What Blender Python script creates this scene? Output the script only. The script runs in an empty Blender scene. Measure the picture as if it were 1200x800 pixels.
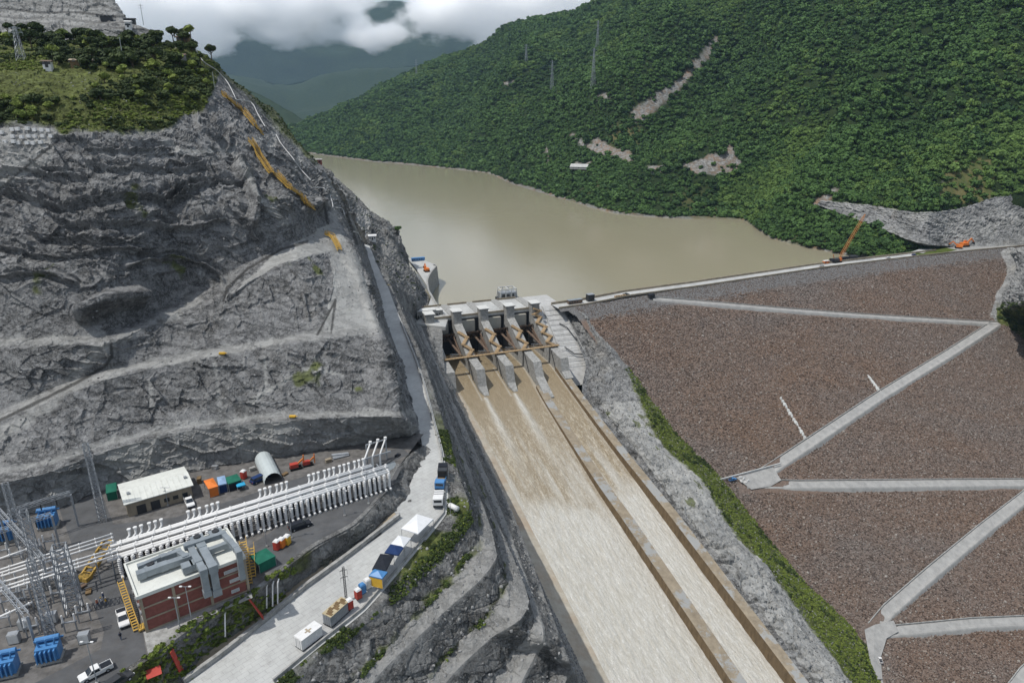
import bpy, math, random
import numpy as np
from mathutils import Vector, Matrix

random.seed(7)
rng = np.random.default_rng(7)
SC = bpy.context.scene
COL = SC.collection

# ------------------------------------------------------------ camera
PITCH = math.radians(19.5)
CP, SP = math.cos(PITCH), math.sin(PITCH)
CAM_H = 146.0
cam_d = bpy.data.cameras.new('camera')
cam = bpy.data.objects.new('camera', cam_d)
COL.objects.link(cam)
cam.location = (0, 0, CAM_H)
cam.rotation_euler = (math.radians(90) - PITCH, 0, 0)
cam_d.sensor_width = 36.0
cam_d.lens = 24.0
cam_d.clip_start = 1.0
cam_d.clip_end = 60000.0
SC.camera = cam

# ------------------------------------------------------------ sky, sun, exposure
SUN_EL = math.radians(64)
SUN_DIR = Vector((-0.91 * math.cos(SUN_EL), -0.415 * math.cos(SUN_EL), math.sin(SUN_EL)))
w = bpy.data.worlds.new('World')
SC.world = w
w.use_nodes = True
wn, wl = w.node_tree.nodes, w.node_tree.links
bg = wn['Background']
bg.inputs['Strength'].default_value = 0.115
sky = wn.new('ShaderNodeTexSky')
sky.sky_type = 'NISHITA'
sky.sun_disc = False
sky.sun_elevation = SUN_EL
sky.sun_rotation = math.atan2(SUN_DIR.x, SUN_DIR.y)
sky.air_density = 1.2
sky.dust_density = 2.0
# cloud cover: soft banks mixed over the clear sky
tc = wn.new('ShaderNodeTexCoord')
mp = wn.new('ShaderNodeMapping'); mp.inputs['Scale'].default_value = (3.2, 3.2, 8.0)
mp.inputs['Location'].default_value = (0.35, 0.0, 0.15)
nz = wn.new('ShaderNodeTexNoise'); nz.inputs['Scale'].default_value = 1.6; nz.inputs['Detail'].default_value = 8; nz.inputs['Roughness'].default_value = 0.55
nz.inputs['Distortion'].default_value = 0.3
cr = wn.new('ShaderNodeValToRGB')
cr.color_ramp.elements[0].position = 0.46; cr.color_ramp.elements[0].color = (0.12, 0.12, 0.12, 1)
cr.color_ramp.elements[1].position = 0.60; cr.color_ramp.elements[1].color = (1, 1, 1, 1)
nz2 = wn.new('ShaderNodeTexNoise'); nz2.inputs['Scale'].default_value = 4.5; nz2.inputs['Detail'].default_value = 10; nz2.inputs['Roughness'].default_value = .6
cr2 = wn.new('ShaderNodeValToRGB')
cr2.color_ramp.elements[0].position = 0.36; cr2.color_ramp.elements[0].color = (1.9, 3.2, 4.9, 1)
cr2.color_ramp.elements[1].position = 0.6; cr2.color_ramp.elements[1].color = (10.5, 10.6, 10.7, 1)
mx = wn.new('ShaderNodeMix'); mx.data_type = 'RGBA'
wl.new(tc.outputs['Generated'], mp.inputs['Vector'])
wl.new(mp.outputs['Vector'], nz.inputs['Vector']); wl.new(mp.outputs['Vector'], nz2.inputs['Vector'])
wl.new(nz.outputs['Fac'], cr.inputs['Fac']); wl.new(nz2.outputs['Fac'], cr2.inputs['Fac'])
wl.new(cr.outputs['Color'], mx.inputs['Factor'])
wl.new(sky.outputs['Color'], mx.inputs['A']); wl.new(cr2.outputs['Color'], mx.inputs['B'])
wl.new(mx.outputs['Result'], bg.inputs['Color'])

sd = bpy.data.lights.new('sun', 'SUN')
sun = bpy.data.objects.new('sun', sd)
COL.objects.link(sun)
sd.energy = 3.7
sd.angle = math.radians(0.6)
sd.color = (1.0, 0.965, 0.91)
sun.rotation_euler = SUN_DIR.to_track_quat('Z', 'Y').to_euler()
sun.location = (0, 0, 400)

SC.view_settings.view_transform = 'Standard'
SC.view_settings.look = 'None'
SC.view_settings.exposure = 0.0
SC.view_settings.gamma = 1.0
SC.cycles.max_bounces = 32
SC.cycles.diffuse_bounces = 3
SC.cycles.glossy_bounces = 3
SC.cycles.transmission_bounces = 2
SC.cycles.volume_bounces = 28
SC.cycles.use_denoising = True

# ------------------------------------------------------------ survey helpers: a line of sight met with a level or a distance
def ray(px, py):
    return np.array([px - 600.0, 800 * CP + (400 - py) * SP, (400 - py) * CP - 800 * SP])
def P(px, py, z=None, Y=None):
    r = ray(px, py)
    t = (z - CAM_H) / r[2] if z is not None else Y / r[1]
    return np.array([0, 0, CAM_H]) + t * r
def PY(px, py, Y): return P(px, py, Y=Y)
def proj(p):
    p = np.asarray(p, float)
    x, y, z = p[..., 0], p[..., 1], p[..., 2] - CAM_H
    f = y * CP - z * SP
    f = np.where(np.abs(f) < 1e-3, 1e-3, f)
    return 600 + 800 * x / f, 400 - 800 * (y * SP + z * CP) / f, f
AX = np.array([.937, .35, 0]); DN = np.array([.35, -.937, 0]); G0 = np.array([-5.4, 403, -20.])
def CH(s, lat, h=0.0):          # chute frame: distance down the chute, across it, height over its water
    z = -20 - .207 * max(s, -8) + h if s > -8 else -18.35 + h
    p = G0 + DN * s + AX * lat
    return np.array([p[0], p[1], z])
def SG(s, lat, z):              # same frame with an absolute level
    p = G0 + DN * s + AX * lat
    return np.array([p[0], p[1], z])
WATER = -8.0
CT = np.array([.912, .41]); CN = np.array([.41, -.912])
crest_px = [(640, 364), (655, 362), (690, 357), (740, 347), (820, 336), (900, 324), (970, 313.5), (1040, 305), (1110, 297), (1190, 289.5), (1300, 279), (1420, 269)]
crest = np.array([P(x, y, z=8.0) for x, y in crest_px])
c_t = crest[:, :2] @ CT; c_o = crest[:, :2] @ CN
def face_z(x, y):
    t = x * CT[0] + y * CT[1]; o = x * CN[0] + y * CN[1]
    return 8.0 - (o - np.interp(t, c_t, c_o)) / 1.8
def F(px, py, lift=0.0):        # point of the dam's downstream face on a line of sight
    r = ray(px, py); lo, hi = 0.05, 1.4
    for _ in range(50):
        m = (lo + hi) / 2; q = np.array([0, 0, CAM_H]) + m * r
        if q[2] > face_z(q[0], q[1]): lo = m
        else: hi = m
    q[2] += lift
    return q

# ------------------------------------------------------------ noise
def _h(ix, iy, iz, seed):
    n = (ix * 374761393 + iy * 668265263 + iz * 1440662683 + seed * 974634777) & 0xffffffff
    n = ((n ^ (n >> 13)) * 1274126177) & 0xffffffff
    n = (n ^ (n >> 16)) & 0xffffff
    return n / 8388607.5 - 1.0
def vnoise(p, seed=0):
    i = np.floor(p).astype(np.int64); f = p - i; f = f * f * (3 - 2 * f)
    r = 0
    for dx in (0, 1):
        wx = f[:, 0] if dx else 1 - f[:, 0]
        for dy in (0, 1):
            wy = f[:, 1] if dy else 1 - f[:, 1]
            for dz in (0, 1):
                wz = f[:, 2] if dz else 1 - f[:, 2]
                r = r + wx * wy * wz * _h(i[:, 0] + dx, i[:, 1] + dy, i[:, 2] + dz, seed)
    return r
def fbm(p, size, octs=4, seed=0, gain=.5):
    p = p / size; a = 1; s = 0; tot = 0
    for k in range(octs):
        s = s + a * vnoise(p + 17.3 * k, seed + k); tot += a; a *= gain; p = p * 2.07
    return s / tot
def ridged(p, size, octs=4, seed=0, gain=.55):
    p = p / size; a = 1; s = 0; tot = 0
    for k in range(octs):
        s = s + a * (1 - 2 * np.abs(vnoise(p + 9.1 * k, seed + k))); tot += a; a *= gain; p = p * 2.1
    return s / tot
def blocky(p, size, seed=0):    # plateaus with sharp breaks: jointed rock
    q = p / size
    q = q + .35 * np.stack([vnoise(q * .8, seed + 5), vnoise(q * .8, seed + 6), vnoise(q * .8, seed + 7)], 1)
    i = np.floor(q).astype(np.int64)
    return _h(i[:, 0], i[:, 1], i[:, 2], seed)
def facets(p, size, seed=0, k=.5):   # broken planes: every cell a tilted flat of its own
    q = p / size; i0 = np.floor(q).astype(np.int64); best = np.full(len(p), 1e9); out = np.zeros(len(p)); e2 = np.full(len(p), 1e9)
    for dx in (-1, 0, 1):
        for dy in (-1, 0, 1):
            for dz in (-1, 0, 1):
                c = i0 + np.array([dx, dy, dz]); h = [_h(c[:, 0], c[:, 1], c[:, 2], seed + j) for j in range(7)]
                d = q - (c + .5 + .5 * np.stack(h[:3], 1)); r2 = (d * d).sum(1); m = r2 < best
                e2 = np.where(m, best, np.minimum(e2, r2)); best = np.where(m, r2, best)
                out = np.where(m, h[3] * .55 + k * 1.6 * (d[:, 0] * h[4] + d[:, 1] * h[5] + d[:, 2] * h[6]), out)
    gap = np.sqrt(e2) - np.sqrt(best)
    return out - .45 * np.clip(1 - gap * 9, 0, 1)
def sstep(a, b, x):
    t = np.clip((x - a) / (b - a), 0, 1); return t * t * (3 - 2 * t)
def linedist(px, py, pts):
    d = np.full(px.shape, 1e9)
    for (x0, y0), (x1, y1) in zip(pts[:-1], pts[1:]):
        vx, vy = x1 - x0, y1 - y0; L = vx * vx + vy * vy + 1e-9
        t = np.clip(((px - x0) * vx + (py - y0) * vy) / L, 0, 1)
        d = np.minimum(d, np.hypot(px - x0 - t * vx, py - y0 - t * vy))
    return d
def inpoly(px, py, poly):
    c = np.zeros(px.shape, bool); n = len(poly)
    for i in range(n):
        x0, y0 = poly[i]; x1, y1 = poly[(i + 1) % n]
        if y0 == y1: continue
        hit = ((y0 > py) != (y1 > py)) & (px < (x1 - x0) * (py - y0) / (y1 - y0) + x0)
        c ^= hit
    return c

# ------------------------------------------------------------ materials
MATS = {}
def newmat(name):
    m = bpy.data.materials.new(name); m.use_nodes = True
    MATS[name] = m
    return m, m.node_tree.nodes, m.node_tree.links, m.node_tree.nodes['Principled BSDF']
class NT:
    """small node-graph helper"""
    def __init__(s, name, rough=.9, spec=.3):
        s.m, s.n, s.l, s.b = newmat(name)
        s.b.inputs['Roughness'].default_value = rough
        s.b.inputs['Specular IOR Level'].default_value = spec
        s.geo = s.n.new('ShaderNodeNewGeometry')
    def pos(s, sc=(1, 1, 1), rot=(0, 0, 0)):
        m = s.n.new('ShaderNodeMapping'); m.inputs['Scale'].default_value = sc; m.inputs['Rotation'].default_value = rot
        s.l.new(s.geo.outputs['Position'], m.inputs['Vector']); return m.outputs['Vector']
    def noise(s, scale, det=5, rough=.6, vec=None, dist=0):
        t = s.n.new('ShaderNodeTexNoise'); t.inputs['Scale'].default_value = scale; t.inputs['Detail'].default_value = det
        t.inputs['Roughness'].default_value = rough; t.inputs['Distortion'].default_value = dist
        s.l.new(vec if vec is not None else s.geo.outputs['Position'], t.inputs['Vector']); return t.outputs['Fac']
    def vor(s, scale, feat='DISTANCE_TO_EDGE', vec=None, out='Distance'):
        t = s.n.new('ShaderNodeTexVoronoi'); t.feature = feat; t.inputs['Scale'].default_value = scale
        s.l.new(vec if vec is not None else s.geo.outputs['Position'], t.inputs['Vector']); return t.outputs[out]
    def ramp(s, fac, *stops):
        r = s.n.new('ShaderNodeValToRGB'); e = r.color_ramp.elements
        while len(e) < len(stops): e.new(.5)
        for k, (p_, c) in enumerate(stops):
            e[k].position = p_
            if not hasattr(c, '__len__'): c = (c, c, c)
            e[k].color = (*c[:3], 1)
        s.l.new(fac, r.inputs['Fac']); return r.outputs['Color']
    def mix(s, fac, a, b, mode='MIX'):
        m = s.n.new('ShaderNodeMix'); m.data_type = 'RGBA'; m.blend_type = mode
        for key, v in (('Factor', fac), ('A', a), ('B', b)):
            if hasattr(v, 'is_output'): s.l.new(v, m.inputs[key])
            elif key == 'Factor': m.inputs[key].default_value = v
            else: m.inputs[key].default_value = (*v[:3], 1)
        return m.outputs['Result']
    def math(s, op, a, b=0.0):
        m = s.n.new('ShaderNodeMath'); m.operation = op
        for k, v in ((0, a), (1, b)):
            if hasattr(v, 'is_output'): s.l.new(v, m.inputs[k])
            else: m.inputs[k].default_value = v
        return m.outputs[0]
    def attr(s, name='paint'):
        a = s.n.new('ShaderNodeAttribute'); a.attribute_name = name
        sp = s.n.new('ShaderNodeSeparateColor'); s.l.new(a.outputs['Color'], sp.inputs['Color']); return sp.outputs
    def rand(s):
        return s.n.new('ShaderNodeObjectInfo').outputs['Random']
    def bump(s, h, strength=.5, dist=1.0, prev=None):
        b = s.n.new('ShaderNodeBump'); b.inputs['Strength'].default_value = strength; b.inputs['Distance'].default_value = dist
        s.l.new(h, b.inputs['Height'])
        if prev is not None: s.l.new(prev, b.inputs['Normal'])
        return b.outputs['Normal']
    def out(s, col=None, normal=None, rough=None):
        if col is not None:
            if hasattr(col, 'is_output'): s.l.new(col, s.b.inputs['Base Color'])
            else: s.b.inputs['Base Color'].default_value = (*col[:3], 1)
        if normal is not None: s.l.new(normal, s.b.inputs['Normal'])
        if rough is not None: s.l.new(rough, s.b.inputs['Roughness'])
        return s.m

def rock_mat(name, dark, mid, light, tint=(.30, .27, .22), green=(.085, .10, .03), pale=(.42, .42, .40)):
    t = NT(name, .92, .2)
    big = t.noise(.018, 5, .6)
    med = t.noise(.22, 9, .78, vec=t.pos((.8, .8, 1.9), (.35, .12, .3)))
    streak = t.noise(.45, 6, .75, vec=t.pos((1.2, 1.2, .16), (.1, .15, 0)))
    fine = t.noise(1.5, 8, .82)
    c = t.ramp(med, (.36, dark), (.48, mid), (.60, mid), (.68, light))
    c = t.mix(t.ramp(big, (.35, 0), (.7, .5)), c, t.mix(.5, light, mid))
    c = t.mix(t.ramp(streak, (.54, 0), (.68, .55)), c, light)
    c = t.mix(t.ramp(streak, (.34, .5), (.44, 0)), c, dark)
    c = t.mix(t.ramp(t.noise(.06, 4, .6), (.56, 0), (.75, .35)), c, tint)
    cv = t.noise(.10, 8, .74, vec=t.pos((.9, .9, 1.5), (.45, .15, .6)), dist=.3)
    vc = t.math('ABSOLUTE', t.math('SUBTRACT', cv, .5))
    cv2 = t.noise(.4, 6, .75, vec=t.pos((1, 1, .45), (.1, .3, .2)))
    vc2 = t.math('ABSOLUTE', t.math('SUBTRACT', cv2, .5))
    c = t.mix(1.0, c, t.ramp(vc, (.0, .28), (.012, .8), (.03, 1.0)), 'MULTIPLY')
    c = t.mix(1.0, c, t.ramp(vc2, (.0, .5), (.022, 1.0)), 'MULTIPLY')
    c = t.mix(1.0, c, t.ramp(fine, (.34, .62), (.5, 1.0), (.66, 1.35)), 'MULTIPLY')
    a = t.attr()
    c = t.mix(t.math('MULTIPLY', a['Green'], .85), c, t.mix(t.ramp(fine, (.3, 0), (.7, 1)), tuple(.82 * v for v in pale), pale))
    gcol = t.mix(t.ramp(t.noise(.5, 4), (.35, 0), (.65, 1)), tuple(.6 * v for v in green), tuple(1.6 * v for v in green))
    c = t.mix(a['Red'], c, gcol)
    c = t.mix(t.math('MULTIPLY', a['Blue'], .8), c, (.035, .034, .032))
    n = t.bump(med, .6, 1.6)
    n = t.bump(fine, .55, .45, n)
    n = t.bump(t.ramp(vc, (0, 0), (.04, 1)), .5, .7, n)
    return t.out(c, n)
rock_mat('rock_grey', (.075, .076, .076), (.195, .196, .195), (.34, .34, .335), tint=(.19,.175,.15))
rock_mat('rock_bench', (.06, .06, .058), (.165, .165, .16), (.34, .34, .33), pale=(.34, .338, .325))
rock_mat('rock_pale', (.10, .10, .10), (.215, .217, .215), (.36, .36, .35), tint=(.32, .28, .22))

def soil_mat(name, c1, c2, c3):
    t = NT(name, .95, .1)
    c = t.ramp(t.noise(.05, 6, .65), (.3, c1), (.5, c2), (.7, c3))
    c = t.mix(1.0, c, t.ramp(t.noise(.9, 4, .7), (.3, .6), (.7, 1.3)), 'MULTIPLY')
    a = t.attr()
    c = t.mix(a['Green'], c, t.mix(t.ramp(t.noise(.10, 6, .75), (.40, 0), (.55, 1)), t.mix(t.ramp(t.noise(.02, 3, .6), (.45, 0), (.6, 1)), (.13, .105, .075), (.20, .13, .085)), t.mix(t.ramp(t.noise(.3, 4, .8), (.4, 0), (.6, 1)), (.11, .11, .105), (.27, .265, .25))))
    c = t.mix(a['Blue'], c, t.mix(t.ramp(t.noise(.06, 4), (.4, 0), (.6, 1)), (.13, .115, .05), (.07, .085, .03)))
    return t.out(c, t.bump(t.noise(.7, 4), .6, 1.2))
soil_mat('forest_floor', (.012, .022, .008), (.02, .034, .012), (.03, .045, .015))
soil_mat('grass_slope', (.05, .068, .018), (.075, .10, .022), (.115, .12, .04))

def leaf_mat(name, dark, light, varscale=.006):
    t = NT(name, .75, .25)
    r = t.rand()
    c = t.ramp(r, (0, dark), (.55, tuple((a_ + b_) / 2 for a_, b_ in zip(dark, light))), (1, light))
    c = t.mix(t.ramp(t.noise(varscale, 4, .6), (.35, 0), (.65, .6)), c, tuple(1.2 * v for v in light))
    c = t.mix(1.0, c, t.ramp(t.noise(.8, 3, .7), (.3, .6), (.75, 1.35)), 'MULTIPLY')
    return t.out(c)
leaf_mat('leaf_forest', (.012, .036, .011), (.066, .128, .030))
leaf_mat('leaf_forest_sunlit', (.030, .070, .016), (.105, .170, .038))  # lighter copy of the forest leaf: sunlit patches put into the colour
leaf_mat('leaf_grass', (.10, .125, .03), (.17, .18, .05), .03)
leaf_mat('leaf_bright', (.06, .095, .018), (.16, .20, .038), .03)
leaf_mat('leaf_dark', (.022, .038, .012), (.048, .070, .018), .03)

def simple(name, col, rough=.7, spec=.3, var=.25, scale=.8, metal=0, bump=.15, dirt=0.0):
    t = NT(name, rough, spec)
    f = t.noise(scale, 5, .65)
    lo = tuple(v * (1 - var) for v in col); hi = tuple(min(1, v * (1 + var * .6)) for v in col)
    c = t.ramp(f, (.3, lo), (.7, hi))
    if dirt:
        c = t.mix(t.ramp(t.noise(scale * 3, 4, .7, vec=t.pos((1, 1, .3))), (.5, 0), (.75, dirt)), c, (.12, .10, .075))
    t.b.inputs['Metallic'].default_value = metal
    return t.out(c, t.bump(f, bump, .05))
simple('concrete', (.30, .30, .288), .9, .2, .4, .6, dirt=.45)
simple('concrete_white', (.52, .525, .51), .85, .2, .12, .3, dirt=.25)
simple('concrete_tan', (.30, .255, .19), .9, .2, .3, .25, dirt=.5)
simple('concrete_wet', (.20, .145, .085), .6, .4, .4, .25, dirt=.6)
simple('asphalt', (.085, .087, .09), .92, .2, .3, .25, dirt=.15)
simple('gravel', (.13, .125, .12), .95, .1, .45, .5, dirt=.3)
simple('white_paint', (.62, .62, .61), .5, .4, .08, 1.2, dirt=.12)
simple('roof_white', (.56, .57, .53), .6, .3, .10, .35, dirt=.2)
simple('galv_steel', (.33, .35, .37), .5, .5, .15, 1, metal=.5)
simple('duct_grey', (.24, .27, .29), .5, .5, .2, .5, metal=.3)
simple('brick_red', (.21, .078, .064), .85, .2, .25, 1.2, dirt=.2)
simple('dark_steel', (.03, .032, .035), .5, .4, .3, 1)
simple('rust_steel', (.13, .09, .065), .8, .3, .35, 1)
simple('ochre_steel', (.32, .225, .125), .7, .3, .3, .7, dirt=.4)
simple('pipe_grey', (.50, .50, .49), .6, .3, .1, 1)
simple('stair_yellow', (.44, .28, .06), .7, .3, .3, 1, dirt=.4)
simple('yellow_paint', (.60, .36, .04), .6, .3, .15, 1, dirt=.2)
simple('boom_orange', (.52, .22, .07), .7, .3, .3, 1)
simple('concrete_pale', (.40, .40, .39), .9, .2, .2, .25, dirt=.5)
simple('orange_paint', (.62, .17, .03), .55, .35, .12, 1)
simple('red_paint', (.38, .05, .035), .55, .35, .12, 1)
simple('blue_paint', (.06, .19, .40), .45, .4, .12, 1)
simple('navy_cloth', (.02, .04, .11), .9, .1, .2, 1)
simple('black_cloth', (.022, .025, .032), .9, .1, .2, 1)
simple('green_cloth', (.02, .12, .08), .85, .1, .2, 1)
simple('pale_blue_cloth', (.22, .32, .46), .8, .1, .1, 1)
simple('cyan_cloth', (.03, .30, .50), .6, .2, .1, 1)
simple('white_cloth', (.62, .63, .64), .8, .2, .06, 1)
simple('glass_dark', (.02, .025, .03), .12, .6, .1, 1)
simple('rubber', (.02, .02, .02), .9, .1, .1, 1)
simple('wood', (.16, .11, .06), .9, .1, .3, 1)
simple('bark', (.09, .07, .05), .95, .1, .3, 1)
simple('skin', (.28, .16, .10), .7, .2, .1, 1)
simple('jeans', (.05, .07, .12), .9, .1, .1, 1)

def road_mat():
    t = NT('road_concrete', .85, .25)
    c = t.ramp(t.noise(.09, 6, .65, vec=t.pos((1, .5, 1), (0, 0, .7))), (.3, (.32, .325, .32)), (.7, (.47, .475, .46)))
    c = t.mix(t.ramp(t.noise(.5, 5, .7), (.5, 0), (.72, .4)), c, (.22, .215, .20))
    c = t.mix(t.ramp(t.noise(.05, 2, .5), (.55, 0), (.7, .35)), c, (.19, .19, .185))
    w_ = t.n.new('ShaderNodeTexBrick'); w_.inputs['Scale'].default_value = .22; w_.inputs['Mortar Size'].default_value = .008
    w_.inputs['Color1'].default_value = (1, 1, 1, 1); w_.inputs['Color2'].default_value = (.94, .94, .94, 1); w_.inputs['Mortar'].default_value = (.72, .72, .72, 1)
    t.l.new(t.pos((1, 1, 1), (0, 0, -.82)), w_.inputs['Vector'])
    c = t.mix(1.0, c, w_.outputs['Color'], 'MULTIPLY')
    return t.out(c, t.bump(t.noise(2, 3), .1, .1))
road_mat()

def riprap_mat(name, isrock):
    t = NT(name, .9, .2)
    band = t.noise(.011, 5, .65, vec=t.pos((.6, 1.2, 1.6)), dist=.5)
    r = t.rand() if isrock else t.noise(.9, 3, .9)
    grey = t.ramp(r, (0, (.075, .073, .07)), (.5, (.16, .157, .155)), (.9, (.25, .24, .23)), (1, (.36, .35, .33)))
    brown = t.ramp(r, (0, (.085, .055, .04)), (.5, (.195, .120, .078)), (.9, (.235, .175, .135)), (1, (.33, .29, .25)))
    a = t.attr()
    f = t.ramp(band, (.36, .42), (.64, .80))
    if not isrock: f = t.mix(1.0, f, t.mix(a['Green'], (1, 1, 1), (0, 0, 0)), 'MULTIPLY')
    c = t.mix(f, grey, brown)
    c = t.mix(1.0, c, t.ramp(t.noise(1.1, 4, .8), (.3, .6), (.7, 1.25)), 'MULTIPLY')
    return t.out(c, t.bump(t.noise(1.2, 4), .9, 1))
riprap_mat('riprap_rock', True)
riprap_mat('riprap_base', False)
t = NT('gravel_rock', .9, .2); t.out(t.ramp(t.rand(), (0, (.09, .09, .09)), (1, (.27, .27, .265))))

def lake_mat():
    t = NT('lake_water', .12, .5)
    t.b.inputs['IOR'].default_value = 1.33
    c = t.ramp(t.noise(.0035, 4, .6, vec=t.pos((1, .35, 1), (0, 0, .5))), (.35, (.235, .212, .145)), (.65, (.265, .242, .172)))
    n = t.bump(t.noise(.12, 7, .7, vec=t.pos((1, .5, 1))), .35, .5)
    return t.out(c, n)
lake_mat()
def chute_mat():
    t = NT('chute_water', .35, .5)
    a = t.attr()
    v = t.pos((1, 1, 1), (0, 0, -.357))
    m3 = t.n.new('ShaderNodeMapping'); m3.inputs['Scale'].default_value = (1, .045, 1); t.l.new(v, m3.inputs['Vector']); lg = t.noise(.7, 6, .7, vec=m3.outputs['Vector'])
    m = t.n.new('ShaderNodeMapping'); m.inputs['Scale'].default_value = (1, .3, 1); t.l.new(v, m.inputs['Vector'])
    st = t.noise(.5, 8, .8, vec=m.outputs['Vector'])
    fl = t.noise(1.6, 6, .85, vec=m.outputs['Vector'])
    brown = t.ramp(st, (.3, (.20, .155, .092)), (.7, (.29, .235, .155)))
    brown = t.mix(t.math('MULTIPLY', t.ramp(fl, (.52, 0), (.66, .75)), a['Green']), brown, (.62, .58, .48))
    foam = t.ramp(st, (.3, (.38, .362, .315)), (.7, (.55, .54, .50)))
    fl2 = t.noise(3.2, 5, .9, vec=m.outputs['Vector'])
    foam = t.mix(t.ramp(fl, (.54, 0), (.66, .7)), foam, (.76, .77, .76))
    foam = t.mix(t.ramp(fl2, (.36, .8), (.5, 0)), foam, (.36, .34, .28))
    brown = t.mix(t.math('MULTIPLY', t.ramp(fl2, (.36, .5), (.48, 0)), a['Green']), brown, (.13, .09, .05))
    foam = t.mix(t.ramp(lg, (.42, .5), (.52, 0)), foam, (.40, .372, .31))
    brown = t.mix(t.math('MULTIPLY', t.ramp(lg, (.52, 0), (.62, .5)), a['Green']), brown, (.50, .45, .35))
    c = t.mix(a['Red'], brown, foam)
    n = t.bump(st, .7, .9); n = t.bump(fl, .8, .35, n)
    return t.out(c, n)
chute_mat()

simple('concrete_tan2', (.34, .325, .28), .85, .2, .12, .3, dirt=.15)
simple('roof_white2', (.40, .44, .44), .6, .3, .1, .5)
simple('concrete_tan3', (.40, .34, .22), .85, .2, .2, .5, dirt=.4)
# ------------------------------------------------------------ mesh helpers
class MB:
    """collects shapes in a thing's own frame"""
    def __init__(s): s.v, s.f = [], []
    def add(s, vs, fs):
        b = len(s.v); s.v += [tuple(float(c) for c in q) for q in vs]; s.f += [tuple(b + i for i in f) for f in fs]; return s
    def box(s, x0, x1, y0, y1, z0, z1):
        return s.add([(x0, y0, z0), (x1, y0, z0), (x1, y1, z0), (x0, y1, z0), (x0, y0, z1), (x1, y0, z1), (x1, y1, z1), (x0, y1, z1)],
                     [(3, 2, 1, 0), (4, 5, 6, 7), (0, 1, 5, 4), (1, 2, 6, 5), (2, 3, 7, 6), (3, 0, 4, 7)])
    def hexa(s, p8):            # bottom ring then top ring
        return s.add(p8, [(3, 2, 1, 0), (4, 5, 6, 7), (0, 1, 5, 4), (1, 2, 6, 5), (2, 3, 7, 6), (3, 0, 4, 7)])
    def prism(s, ring, z0, z1):
        n = len(ring)
        return s.add([(*q[:2], z0) for q in ring] + [(*q[:2], z1) for q in ring],
                     [tuple(range(n))[::-1], tuple(range(n, 2 * n))] + [(i, (i + 1) % n, n + (i + 1) % n, n + i) for i in range(n)])
    def tube(s, a, b, r, r2=None, n=6):
        a, b = Vector(a), Vector(b); r2 = r if r2 is None else r2
        d = (b - a).normalized(); u = d.orthogonal().normalized(); v = d.cross(u)
        A = [a + (u * math.cos(k * 2 * math.pi / n) + v * math.sin(k * 2 * math.pi / n)) * r for k in range(n)]
        B = [b + (u * math.cos(k * 2 * math.pi / n) + v * math.sin(k * 2 * math.pi / n)) * r2 for k in range(n)]
        return s.add(A + B, [tuple(range(n))[::-1], tuple(range(n, 2 * n))] + [(i, (i + 1) % n, n + (i + 1) % n, n + i) for i in range(n)])
    def path(s, pts, r, n=6):
        for a, b in zip(pts[:-1], pts[1:]): s.tube(a, b, r, n=n)
        return s
    def beam(s, a, b, w_, h_):  # upright rectangular bar from a to b
        a, b = Vector(a), Vector(b); d = (b - a); up = Vector((0, 0, 1))
        if abs(d.normalized().z) > .98: up = Vector((1, 0, 0))
        sd_ = d.cross(up).normalized() * w_ / 2; uu = sd_.cross(d).normalized() * h_ / 2
        return s.hexa([a - sd_ - uu, b - sd_ - uu, b + sd_ - uu, a + sd_ - uu, a - sd_ + uu, b - sd_ + uu, b + sd_ + uu, a + sd_ + uu])
    def dome(s, c, rx, ry, rz, seg=10, rings=4):
        vs, fs = [], []
        for j in range(rings + 1):
            t_ = j / rings * math.pi / 2
            for i in range(seg):
                p_ = i / seg * 2 * math.pi
                vs.append((c[0] + rx * math.cos(t_) * math.cos(p_), c[1] + ry * math.cos(t_) * math.sin(p_), c[2] + rz * math.sin(t_)))
        for j in range(rings):
            for i in range(seg): fs.append((j * seg + i, j * seg + (i + 1) % seg, (j + 1) * seg + (i + 1) % seg, (j + 1) * seg + i))
        return s.add(vs, fs)
    def build(s, name, mat, parent=None, smooth=False):
        me = bpy.data.meshes.new(name); me.from_pydata(s.v, [], s.f)
        me.materials.append(MATS[mat]); me.update()
        if smooth: me.polygons.foreach_set('use_smooth', [True] * len(me.polygons))
        o = bpy.data.objects.new(name, me); COL.objects.link(o)
        if parent is not None: o.parent = parent
        return o
def tag(o, label=None, cat=None, group=None, kind=None):
    if label: o['label'] = label
    if cat: o['category'] = cat
    if group: o['group'] = group
    if kind: o['kind'] = kind
    return o
def thing(name, label, cat, loc=(0, 0, 0), rz=0.0, group=None, scale=1.0):
    o = bpy.data.objects.new(name, None); COL.objects.link(o)
    o.location = [float(v) for v in loc]; o.rotation_euler = (0, 0, rz); o.scale = (scale,) * 3; o.empty_display_size = .5
    return tag(o, label, cat, group)
def dup(root, loc, rz=0.0, label=None, group=None, scale=None):
    r = root.copy(); COL.objects.link(r); r.location = [float(v) for v in loc]; r.rotation_euler = (0, 0, rz)
    if scale: r.scale = (scale,) * 3
    if label: r['label'] = label
    if group: r['group'] = group
    for ch in list(root.children):
        c = ch.copy(); COL.objects.link(c); c.parent = r
        for g in list(ch.children):
            d = g.copy(); COL.objects.link(d); d.parent = c
    return r
def frame(a, b):                # position and heading of the line a -> b
    return Vector(a), math.atan2(b[1] - a[1], b[0] - a[0])
def heading(a, b): return math.atan2(b[1] - a[1], b[0] - a[0])

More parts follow.
